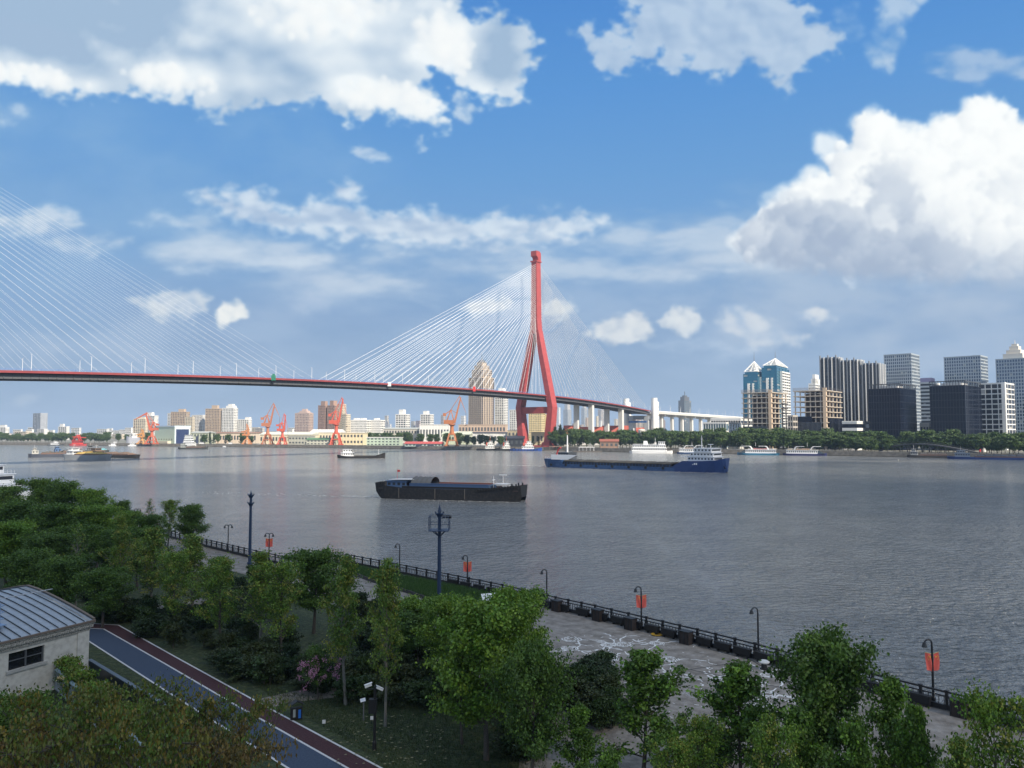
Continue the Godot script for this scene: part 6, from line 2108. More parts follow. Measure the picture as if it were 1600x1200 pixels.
# ---------------------------------------------------------------- park buildings and track
func build_park_buildings() -> void:
	# running track: blue lane, maroon strip, white lines
	var A := [[60, 968], [120, 973], [185, 977], [280, 1030], [400, 1096], [574, 1189], [800, 1310]]
	var Bl := [[60, 977], [120, 981], [162, 983], [257, 1037], [365, 1100], [542, 1200], [760, 1325]]
	var Cl := [[60, 975], [100, 985], [137, 1001], [227, 1059], [277, 1091], [449, 1200], [640, 1322]]
	for e in [["running_track", A, Bl, 0.010, mottled("maroon", 61, 4.0, 0.05, 4, [[0.2, 0.040, 0.014, 0.018], [0.8, 0.068, 0.024, 0.028]], 0.95)], ["running_track", Bl, Cl, 0.014, mottled("blue_lane", 62, 4.0, 0.05, 4, [[0.2, 0.034, 0.054, 0.092], [0.8, 0.050, 0.074, 0.118]], 0.95)]]:
		var m := MB.new()
		for i in A.size() - 1:
			var y: float = PARK + e[3]
			m.quad(gp(e[1][i][0], e[1][i][1], y), gp(e[1][i + 1][0], e[1][i + 1][1], y), gp(e[2][i + 1][0], e[2][i + 1][1], y), gp(e[2][i][0], e[2][i][1], y), Vector3.UP)
		structure(e[0], m.done(), e[4])
	var ln := MB.new()
	for e in [A, Bl, Cl]:
		var pts := []
		for q in e:
			pts.append(gp(q[0], q[1], PARK))
		ln.sheet(pts, 0.13, PARK + 0.02)
	structure("track_line", ln.done(), mottled("line_paint", 63, 2.0, 0.05, 4, [[0.2, 0.42, 0.42, 0.42], [0.6, 0.62, 0.62, 0.62]], 0.8))
	# footpaths through the trees
	var pa := mottled("footpath", 64, 3.0, 0.03, 4, [[0.2, 0.15, 0.13, 0.105], [0.8, 0.24, 0.215, 0.185]], 0.95)
	for e in [[[198, 948, 260, 944, 320, 934, 340, 940, 280, 951, 200, 954], "footpath"], [[405, 1092, 470, 1078, 560, 1072, 660, 1052, 700, 1046, 720, 1056, 640, 1074, 520, 1090, 450, 1098, 425, 1106], "footpath"], [[262, 856, 330, 884, 300, 900, 240, 866], "footpath"]]:
		var m := MB.new()
		m.prism(pxpoly(e[0], PARK), PARK + 0.006, PARK + 0.006)
		structure(e[1], m.done(), pa)
	# shed with a curved standing-seam roof
	var eave := 6.85
	var c := gp(137, 970, eave)
	var l := gp(0, 1003, eave)
	var u := Vector3(l.x - c.x, 0, l.z - c.z).normalized()
	var o := thing("park_shed", "pale rendered shed with a curved grey metal roof", "building", Vector3(c.x, PARK, c.z), atan2(-u.z, u.x))
	# local x runs along the eaves away from the corner, local z points out of the long wall
	var h := eave - PARK
	var flip := 1.0 if Basis(Vector3.UP, atan2(-u.z, u.x)).z.dot(-c) > 0.0 else -1.0
	var wallm := mottled("render_wall", 65, 5.0, 0.02, 5, [[0.15, 0.42, 0.405, 0.37], [0.5, 0.56, 0.545, 0.50], [0.85, 0.62, 0.605, 0.56]], 0.9)
	var Lw := 26.0
	var Dw := 13.2
	var zi := -flip   # towards the inside
	var wl := MB.new()
	wl.box(Vector3(0, 0, minf(0, zi * 0.3)), Vector3(3.0, h - 0.5, maxf(0, zi * 0.3)))
	wl.box(Vector3(5.3, 0, minf(0, zi * 0.3)), Vector3(Lw, h - 0.5, maxf(0, zi * 0.3)))
	wl.box(Vector3(3.0, 0, minf(0, zi * 0.3)), Vector3(5.3, 1.95, maxf(0, zi * 0.3)))
	wl.box(Vector3(3.0, 3.0, minf(0, zi * 0.3)), Vector3(5.3, h - 0.5, maxf(0, zi * 0.3)))
	wl.box(Vector3(0, 0, minf(zi * 0.3, zi * Dw)), Vector3(0.3, h - 0.5, maxf(zi * 0.3, zi * Dw)))
	wl.box(Vector3(0.3, 0, minf(zi * (Dw - 0.3), zi * Dw)), Vector3(Lw, h - 0.5, maxf(zi * (Dw - 0.3), zi * Dw)))
	part("wall", wl.done(), wallm, o)
	slabbox("corner_pilaster", o, Vector3(-0.08, 0, minf(zi * 0.9, -zi * 0.1)), Vector3(0.75, h - 0.5, maxf(zi * 0.9, -zi * 0.1)), wallm)
	var cornice := MB.new()
	for e in [[0.12, 0.62, 0.40], [0.26, 0.40, 0.14], [0.34, 0.14, 0.0]]:
		cornice.box(Vector3(-e[0], h - e[1], minf(-zi * e[0], zi * Dw + zi * e[0])), Vector3(Lw, h - e[2] - 0.002, maxf(-zi * e[0], zi * Dw + zi * e[0])))
	part("cornice", cornice.done(), mottled("stained_cornice", 66, 1.6, 0.03, 5, [[0.3, 0.12, 0.115, 0.10], [0.5, 0.36, 0.35, 0.32], [0.8, 0.55, 0.54, 0.50]], 0.9), o)
	# window with two leaves and a sill
	var win := slabbox("window", o, Vector3(3.0, 1.95, minf(zi * 0.18, zi * 0.22)), Vector3(5.3, 3.0, maxf(zi * 0.18, zi * 0.22)), mat(0.012, 0.014, 0.017, 0.1))
	for x in [3.03, 4.15, 5.27]:
		slabbox("frame", win, Vector3(x - 0.04, 1.95, minf(zi * 0.08, zi * 0.17)), Vector3(x + 0.04, 3.0, maxf(zi * 0.08, zi * 0.17)), mat(0.10, 0.11, 0.12, 0.6))
	slabbox("frame", win, Vector3(3.0, 2.48, minf(zi * 0.1, zi * 0.17)), Vector3(5.3, 2.53, maxf(zi * 0.1, zi * 0.17)), mat(0.10, 0.11, 0.12, 0.6))
	slabbox("sill", win, Vector3(2.85, 1.80, minf(zi * 0.1, -zi * 0.12)), Vector3(5.45, 1.948, maxf(zi * 0.1, -zi * 0.12)), mat(0.38, 0.38, 0.36, 0.9))
	# roof panels and seams
	var prof := []
	for k in 13:
		var f := k / 12.0
		prof.append(Vector2(lerpf(-0.25, Dw + 0.25, f), h + 0.05 + 1.65 * (1.0 - pow(absf(2.0 * f - 1.0), 1.3))))
	var roofm := mottled("zinc", 67, 6.0, 0.02, 4, [[0.2, 0.28, 0.315, 0.35], [0.8, 0.36, 0.395, 0.43]], 0.42)
	roofm.metallic = 0.35
	var pw := 0.62
	for k in int(Lw / pw):
		var pm := MB.new()
		var sm := MB.new()
		var x := -0.2 + k * pw
		for i in 12:
			var a: Vector2 = prof[i]
			var b: Vector2 = prof[i + 1]
			var nn := Vector3(0, b.x - a.x, -zi * (b.y - a.y)).normalized()
			pm.quad(Vector3(x, a.y, zi * a.x), Vector3(x + pw, a.y, zi * a.x), Vector3(x + pw, b.y, zi * b.x), Vector3(x, b.y, zi * b.x), nn)
			sm.beam(Vector3(x, a.y + 0.03, zi * a.x), Vector3(x, b.y + 0.03, zi * b.x), 0.032, 0.07)
		part("roof_panel", pm.done(), roofm, o)
		part("roof_seam", sm.done(), mat(0.055, 0.07, 0.085, 0.5, 0.3), o)
	var gut := MB.new()
	gut.beam(Vector3(-0.3, h + 0.0, -zi * 0.34), Vector3(Lw, h + 0.0, -zi * 0.34), 0.14, 0.12)
	for i in 12:
		var a: Vector2 = prof[i]
		var b: Vector2 = prof[i + 1]
		gut.beam(Vector3(-0.28, a.y + 0.02, zi * a.x), Vector3(-0.28, b.y + 0.02, zi * b.x), 0.16, 0.18)
	part("verge", gut.done(), mat(0.16, 0.125, 0.10, 0.8), o)
	var gap := MB.new()
	var gp2 := PackedVector2Array()
	for q in prof:
		gp2.append(Vector2(q.x, q.y))
	gap.profile(gp2, Vector3(0.02, 0, 0), Vector3(0, 0, zi), Vector3.UP, Vector3(0.2, 0, 0))
	part("gable", gap.done(), wallm, o)
	var wire := MB.new()
	wire.tube([Vector3(-0.2, h + 1.75, zi * 3.9), Vector3(7.0, h + 1.75, zi * 3.9), Vector3(12.0, h + 1.75, zi * 3.9)], [0.03, 0.03, 0.03], 5)
	part("safety_line", wire.done(), mat(0.4, 0.42, 0.45, 0.5), o)
	# pale blue caged ladder landing on the roof
	var lad := thing("roof_ladder_cage", "pale blue steel ladder landing on the shed's metal roof", "ladder", o.position + o.basis * Vector3(4.9, h + 0.75, zi * 1.5), o.rotation.y)
	var steel := mat(0.20, 0.30, 0.46, 0.5)
	var lr := MB.new()
	for y in [0.35, 0.75, 1.15]:
		lr.tube([Vector3(3.0, y, -0.6), Vector3(0.5, y, -0.6), Vector3(0.1, y, -0.45), Vector3(0.0, y, 0.0), Vector3(0.0, y, 0.9)], [0.03, 0.03, 0.03, 0.03, 0.03], 6)
	part("guard_rail", lr.done(), steel, lad)
	for q in [[0.0, 0.9], [0.0, 0.1], [0.5, -0.6], [1.3, -0.6], [2.1, -0.6], [2.9, -0.6]]:
		var po := MB.new()
		po.tube([Vector3(q[0], -0.6, q[1]), Vector3(q[0], 1.17, q[1])], [0.03, 0.03], 6)
		part("post", po.done(), steel, lad)
	slabbox("tread_plate", lad, Vector3(0, -0.06, -0.6), Vector3(3.0, 0.0, 0.9), steel)
	# low dark wall beside the track
	var lw := thing("low_wall", "low dark panelled wall between the shed and the track", "wall")
	var wm := MB.new()
	wm.beam(gp(139, 1052, PARK) + Vector3(0, 0.45, 0), gp(262, 1130, PARK) + Vector3(0, 0.45, 0), 0.2, 0.9)
	part("panel", wm.done(), mat(0.018, 0.024, 0.036, 0.3), lw)
	var wc := MB.new()
	wc.beam(gp(139, 1052, PARK) + Vector3(0, 0.93, 0), gp(262, 1130, PARK) + Vector3(0, 0.93, 0), 0.26, 0.06)
	part("coping", wc.done(), mat(0.10, 0.13, 0.16, 0.6), lw)
	# garden fence with a thick pale pipe for a handrail
	for e in [[[-60, 1067], [58, 1041], "pale blue pipe-railed fence before the shed, hung with leaves"], [[88, 1046], [222, 1163], "pale blue pipe-railed fence with roses running towards the track"]]:
		var a := gp(e[0][0], e[0][1], 4.3)
		var b := gp(e[1][0], e[1][1], 4.3)
		a.y = PARK
		b.y = PARK
		var fo := thing("garden_fence", e[2], "fence", a, along(a, b), "")
		var Ln := a.distance_to(b)
		var fr := MB.new()
		fr.tube([Vector3(0, 1.3, 0), Vector3(Ln, 1.3, 0)], [0.10, 0.10], 10)
		part("handrail", fr.done(), mat(0.30, 0.40, 0.44, 0.5), fo)
		var lo := MB.new()
		lo.box(Vector3(0, 0.1, -0.02), Vector3(Ln, 0.16, 0.02))
		part("bottom_rail", lo.done(), mat(0.45, 0.48, 0.5, 0.6), fo)
		for k in int(Ln / 0.22):
			slabbox("picket", fo, Vector3(k * 0.22, 0, -0.012), Vector3(k * 0.22 + 0.025, 1.28, 0.012), mat(0.45, 0.48, 0.5, 0.6))

func build_details() -> void:
	var blackm := mat(0.012, 0.012, 0.013, 0.5)
	var white := mat(0.72, 0.72, 0.72, 0.5)
	# camera pole
	var o := thing("camera_pole", "black pole with two white security cameras on the lawn", "camera pole", gp(585, 1172, PARK))
	var p := MB.new()
	p.lathe([Vector2(0.11, 0), Vector2(0.11, 0.4), Vector2(0.075, 0.5), Vector2(0.07, 3.0), Vector2(0.07, 3.25), Vector2(0, 3.26)], 10)
	part("pole", p.done(), blackm, o)
	slabbox("control_box", o, Vector3(-0.3, 1.9, -0.16), Vector3(0.1, 2.6, 0.16), blackm)
	var arm := MB.new()
	arm.beam(Vector3(-0.45, 3.1, 0), Vector3(0.35, 3.1, 0), 0.06, 0.06)
	part("arm", arm.done(), blackm, o)
	for e in [[-0.35, 3.3, 0.5], [0.26, 3.15, -1.0]]:
		var cm := MB.new()
		cm.obox(Vector3(e[0], e[1], 0.05), Vector3(0.36, 0.13, 0.13), Basis(Vector3.UP, 0.4) * Basis(Vector3.BACK, e[2] * 0.5))
		cm.obox(Vector3(e[0], e[1] + 0.08, 0.05), Vector3(0.42, 0.02, 0.17), Basis(Vector3.UP, 0.4) * Basis(Vector3.BACK, e[2] * 0.5))
		part("camera", cm.done(), white, o)
	# leaning information desk and small plates
	o = thing("plant_sign", "small white slanted plant sign on a grey post", "sign", gp(568, 1126, PARK))
	slabbox("post", o, Vector3(-0.03, 0, -0.03), Vector3(0.03, 1.1, 0.03), mat(0.14, 0.14, 0.15, 0.6))
	var pl := MB.new()
	pl.obox(Vector3(-0.05, 1.15, 0), Vector3(0.30, 0.03, 0.22), Basis(Vector3.RIGHT, 0.7) * Basis(Vector3.UP, 0.3))
	part("plate", pl.done(), white, o)
	for e in [[506, 1136, "low white lawn sign near the litter bins"], [581, 1130, "low white lawn sign beside the camera pole"]]:
		o = thing("lawn_sign", e[2], "sign", gp(e[0], e[1], PARK), 0.2, "lawn signs")
		slabbox("stake", o, Vector3(-0.02, 0, -0.02), Vector3(0.02, 0.25, 0.02), blackm)
		slabbox("plate", o, Vector3(-0.09, 0.2, 0.02), Vector3(0.09, 0.4, 0.04), white)
	# litter bin pair under a black roof
	o = thing("litter_bin", "black twin litter bin with one blue panel beside the track", "bin", gp(463, 1124, PARK), 0.5)
	o.scale = Vector3(0.62, 0.72, 0.62)
	slabbox("housing", o, Vector3(-0.5, 0.05, -0.2), Vector3(0.5, 0.95, 0.2), blackm)
	var rf := MB.new()
	rf.profile(PackedVector2Array([Vector2(-0.7, 1.15), Vector2(0, 1.5), Vector2(0.7, 1.15), Vector2(0, 1.42)]), Vector3(0, 0, -0.35), Vector3.RIGHT, Vector3.UP, Vector3(0, 0, 0.7))
	part("roof", rf.done(), blackm, o)
	for x in [-0.52, 0.52]:
		slabbox("post", o, Vector3(x - 0.03, 0, -0.03), Vector3(x + 0.03, 1.25, 0.03), blackm)
	slabbox("panel", o, Vector3(-0.36, 0.25, 0.2), Vector3(-0.14, 0.85, 0.23), mat(0.30, 0.34, 0.33, 0.6))
	slabbox("panel", o, Vector3(0.12, 0.12, 0.2), Vector3(0.36, 0.78, 0.23), mat(0.02, 0.15, 0.55, 0.5))
	# lawn grass under the trees
	var lg := pxpoly([330, 1010, 420, 1088, 470, 1115, 590, 1188, 640, 1260, 850, 1300, 860, 1100, 700, 1060, 660, 1075, 520, 1092, 440, 1080, 380, 1040], PARK)
	var gr := thing("lawn_grass", "short green grass on the lawn under the trees", "grass")
	gr.set_meta("kind", "stuff")
	grass(lg, PARK, 26000, 0.14, "grass_blades", gr, [Color(0.022, 0.050, 0.010), Color(0.034, 0.068, 0.014), Color(0.055, 0.080, 0.022), Color(0.10, 0.10, 0.045)], 72)
	var r := RandomNumberGenerator.new()
	r.seed = 8
	var lf := MB.new()
	for k in 140:
		var c := gp(r.randf_range(500, 700), r.randf_range(1115, 1195), PARK + 0.09)
		var s := r.randf_range(0.04, 0.10)
		lf.quad(c + Vector3(-s, 0, 0), c + Vector3(0, 0.02, s), c + Vector3(s, 0.01, 0), c + Vector3(0, 0, -s), Vector3.UP)
	var fl := structure("fallen_leaves", lf.done(), mat(0.24, 0.22, 0.12, 0.9))
	tag(fl, "pale fallen leaves scattered over the lawn", "leaves", "", "stuff")

# ---------------------------------------------------------------- trees
func one_leaf(mb: MB, p: Vector3, r: RandomNumberGenerator, s: float) -> void:
	var nn := Vector3(r.randf_range(-1, 1), r.randf_range(-0.3, 1.0), r.randf_range(-1, 1)).normalized()
	var x := nn.cross(Vector3(r.randf_range(-1, 1), r.randf_range(-1, 1), r.randf_range(-1, 1))).normalized()
	var y := nn.cross(x)
	var a := p - y * s * 0.62
	var b := p + x * s * 0.42 + nn * s * 0.10
	var d := p + y * s * 0.62
	var e := p - x * s * 0.42 + nn * s * 0.10
	mb.tri(a, b, d); mb.tri(a, d, e)

func tree_proto(sd: int, q: Dictionary) -> Dictionary:
	# a trunk with limbs and twigs that carry leaf clumps; q: H, R, start, shape, limbs, rise, twigs, leaves, clump, leaf, cols, girth
	var r := RandomNumberGenerator.new()
	r.seed = sd
	var wood := MB.new()
	var crown := MB.new()
	crown.use_col = true
	var H: float = q.H
	var R: float = q.R
	var pts := []
	var rad := []
	var lean := Vector3(r.randf_range(-1, 1), 0, r.randf_range(-1, 1)) * 0.03 * H
	for k in 8:
		var f := k / 7.0
		pts.append(Vector3(0, H * 0.97 * f, 0) + lean * sin(f * 3.0) + Vector3(r.randf_range(-1, 1), 0, r.randf_range(-1, 1)) * 0.012 * H * f)
		rad.append(lerpf(q.girth, q.girth * 0.12, pow(f, 0.8)))
	wood.tube(pts, rad, 8)
	var sites := []
	for i in q.limbs:
		var f: float = lerpf(q.start, 0.97, pow((i + r.randf() * 0.8) / q.limbs, 0.9))
		var t: float = (f - q.start) / (1.0 - q.start)
		var reach := R
		if q.shape == "cone":
			reach = R * (1.0 - 0.80 * t) * smoothstep(-0.25, 0.2, t)
		elif q.shape == "round":
			reach = R * sqrt(maxf(0.05, 1.0 - pow(2.0 * t - 0.85, 2.0) * 0.72))
		elif q.shape == "vase":
			reach = R * lerpf(0.75, 0.95, sin(t * 2.6))
		reach *= r.randf_range(0.55, 1.2)
		var az: float = i * 2.39996 + r.randf_range(-0.4, 0.4)
		var rise: float = deg_to_rad(q.rise + r.randf_range(-12, 12) + 22.0 * t)
		var p0 := Vector3(0, H * 0.97 * f, 0) + lean * sin(f * 3.0)
		var dir := Vector3(cos(az) * cos(rise), sin(rise), sin(az) * cos(rise))
		var lp := [p0]
		var lr := [q.girth * lerpf(0.42, 0.12, t)]
		var n := 5
		for k in n:
			dir = (dir + Vector3(r.randf_range(-0.16, 0.16), r.randf_range(-0.08, 0.14), r.randf_range(-0.16, 0.16))).normalized()
			var nx: Vector3 = lp[k] + dir * (reach / n)
			nx.y = minf(nx.y, H * 1.02)
			lp.append(nx)
			lr.append(lerpf(lr[0], 0.012, (k + 1.0) / n))
		wood.tube(lp, lr, 5, false)
		for k in range(2, n + 1):
			sites.append([lp[k], 0.8 + 0.2 * k / n])
		for j in q.twigs:
			var kk := r.randi_range(1, n)
			var tw := (dir + Vector3(r.randf_range(-1, 1), r.randf_range(-0.4, 0.7), r.randf_range(-1, 1)) * 0.9).normalized()
			var a: Vector3 = lp[kk]
			var b: Vector3 = a + tw * reach * r.randf_range(0.22, 0.45)
			b.y = minf(b.y, H * 1.03)
			wood.tube([a, b], [lr[kk] * 0.6 + 0.006, 0.008], 4, false)
			sites.append([b, 1.0])
			sites.append([a.lerp(b, 0.55), 0.8])
	sites.append([Vector3(0, H, 0) + lean * sin(3.0), 0.8])
	var cols: Array = q.cols
	for s in sites:
		if r.randf() < q.get("bare", 0.0):
			continue
		var base: Color = cols[r.randi() % cols.size()]
		var cl: float = q.clump * r.randf_range(0.7, 1.25) * s[1]
		for k in int(q.leaves * r.randf_range(0.7, 1.3)):
			var o := Vector3(r.randfn(0, 0.5), r.randfn(0, 0.36), r.randfn(0, 0.5)) * cl
			crown.col = base * r.randf_range(0.65, 1.4)
			one_leaf(crown, s[0] + o, r, q.leaf * r.randf_range(0.7, 1.3))
	return {"trunk": wood.done(), "crown": crown.done(), "h": H, "w": R * 2.0}

func plant(called: String, label: String, cat: String, group: String, pos: Vector3, H: float, W: float, pr: Dictionary, bark: Material, yaw: float) -> Node3D:
	var o := thing(called, label, cat, pos, yaw, group)
	var s := Vector3(W / pr.w, H / pr.h, W / pr.w)
	var t := part("trunk", pr.trunk, bark, o)
	t.scale = s
	var c := part("crown", pr.crown, leafy("leaf", 1, 1, 1, 0.55), o)
	c.scale = s
	return o

var P := {}
func protos() -> void:
	var deep := [Color(0.047, 0.105, 0.014), Color(0.065, 0.134, 0.016), Color(0.090, 0.164, 0.021), Color(0.060, 0.116, 0.019)]
	var fresh := [Color(0.085, 0.182, 0.015), Color(0.119, 0.223, 0.020), Color(0.166, 0.259, 0.025), Color(0.099, 0.186, 0.020)]
	var olive := [Color(0.083, 0.158, 0.021), Color(0.114, 0.196, 0.026), Color(0.158, 0.223, 0.031), Color(0.075, 0.149, 0.023), Color(0.212, 0.223, 0.035)]
	var brown := [Color(0.097, 0.117, 0.022), Color(0.137, 0.135, 0.025), Color(0.080, 0.124, 0.020), Color(0.177, 0.139, 0.025), Color(0.073, 0.135, 0.020)]
	var rusty := [Color(0.134, 0.091, 0.026), Color(0.095, 0.079, 0.026), Color(0.168, 0.118, 0.033)]
	var yel := [Color(0.119, 0.161, 0.026), Color(0.168, 0.182, 0.031), Color(0.098, 0.140, 0.026)]
	for k in 3:
		P["camphor%d" % k] = tree_proto(100 + k, {"H": 8.0, "R": 3.0, "start": 0.28, "shape": "round", "limbs": 30, "rise": 26.0, "twigs": 5, "leaves": 44, "clump": 0.62, "leaf": 0.155, "cols": deep, "girth": 0.17})
		P["green%d" % k] = tree_proto(130 + k, {"H": 8.0, "R": 3.0, "start": 0.22, "shape": "round", "limbs": 32, "rise": 30.0, "twigs": 6, "leaves": 42, "clump": 0.58, "leaf": 0.15, "cols": fresh, "girth": 0.16})
		P["ginkgo%d" % k] = tree_proto(160 + k, {"H": 9.0, "R": 2.6, "start": 0.26, "shape": "cone", "limbs": 34, "rise": 38.0, "twigs": 5, "leaves": 22, "clump": 0.40, "leaf": 0.125, "cols": olive, "girth": 0.13, "bare": 0.3})
		P["tulip%d" % k] = tree_proto(190 + k, {"H": 7.0, "R": 2.6, "start": 0.16, "shape": "cone", "limbs": 26, "rise": 30.0, "twigs": 4, "leaves": 28, "clump": 0.36, "leaf": 0.14, "cols": deep + fresh.slice(0, 2), "girth": 0.11})
	for k in 2:
		P["maple%d" % k] = tree_proto(220 + k, {"H": 6.5, "R": 3.2, "start": 0.22, "shape": "vase", "limbs": 20, "rise": 22.0, "twigs": 6, "leaves": 24, "clump": 0.40, "leaf": 0.10, "cols": brown, "girth": 0.10, "bare": 0.3})
		P["elm%d" % k] = tree_proto(240 + k, {"H": 8.0, "R": 2.8, "start": 0.20, "shape": "round", "limbs": 24, "rise": 36.0, "twigs": 5, "leaves": 24, "clump": 0.46, "leaf": 0.13, "cols": olive + fresh, "girth": 0.14})
		P["bank%d" % k] = tree_proto(280 + k, {"H": 13.0, "R": 5.5, "start": 0.22, "shape": "round", "limbs": 22, "rise": 26.0, "twigs": 4, "leaves": 13, "clump": 1.5, "leaf": 0.75, "cols": [Color(0.045, 0.09, 0.02), Color(0.06, 0.115, 0.025), Color(0.085, 0.14, 0.03), Color(0.05, 0.085, 0.025)], "girth": 0.28})
	P["rust"] = tree_proto(262, {"H": 6.5, "R": 3.0, "start": 0.25, "shape": "vase", "limbs": 24, "rise": 20.0, "twigs": 6, "leaves": 24, "clump": 0.40, "leaf": 0.10, "cols": rusty, "girth": 0.10, "bare": 0.25})
	P["fir"] = tree_proto(290, {"H": 20.0, "R": 4.0, "start": 0.06, "shape": "cone", "limbs": 40, "rise": 6.0, "twigs": 2, "leaves": 9, "clump": 0.9, "leaf": 0.6, "cols": [Color(0.018, 0.046, 0.014), Color(0.026, 0.058, 0.018)], "girth": 0.3})
	P["sparse"] = tree_proto(264, {"H": 8.0, "R": 2.6, "start": 0.30, "shape": "cone", "limbs": 22, "rise": 45.0, "twigs": 5, "leaves": 5, "clump": 0.35, "leaf": 0.14, "cols": deep + olive, "girth": 0.12, "bare": 0.4})
	P["myrtle"] = tree_proto(266, {"H": 4.0, "R": 1.9, "start": 0.25, "shape": "vase", "limbs": 18, "rise": 40.0, "twigs": 4, "leaves": 14, "clump": 0.35, "leaf": 0.13, "cols": deep, "girth": 0.07})
	for k in 3:
		P["shrub%d" % k] = tree_proto(300 + k, {"H": 1.6, "R": 1.0, "start": 0.05, "shape": "round", "limbs": 16, "rise": 30.0, "twigs": 4, "leaves": 15, "clump": 0.28, "leaf": 0.12, "cols": [[Color(0.016, 0.036, 0.010), Color(0.024, 0.05, 0.013)], [Color(0.026, 0.058, 0.012), Color(0.036, 0.07, 0.014)], [Color(0.04, 0.055, 0.014), Color(0.03, 0.05, 0.012)]][k], "girth": 0.035})
	P["rose"] = tree_proto(310, {"H": 1.6, "R": 1.0, "start": 0.05, "shape": "round", "limbs": 14, "rise": 40.0, "twigs": 4, "leaves": 12, "clump": 0.26, "leaf": 0.09, "cols": yel + fresh.slice(0, 2), "girth": 0.03})

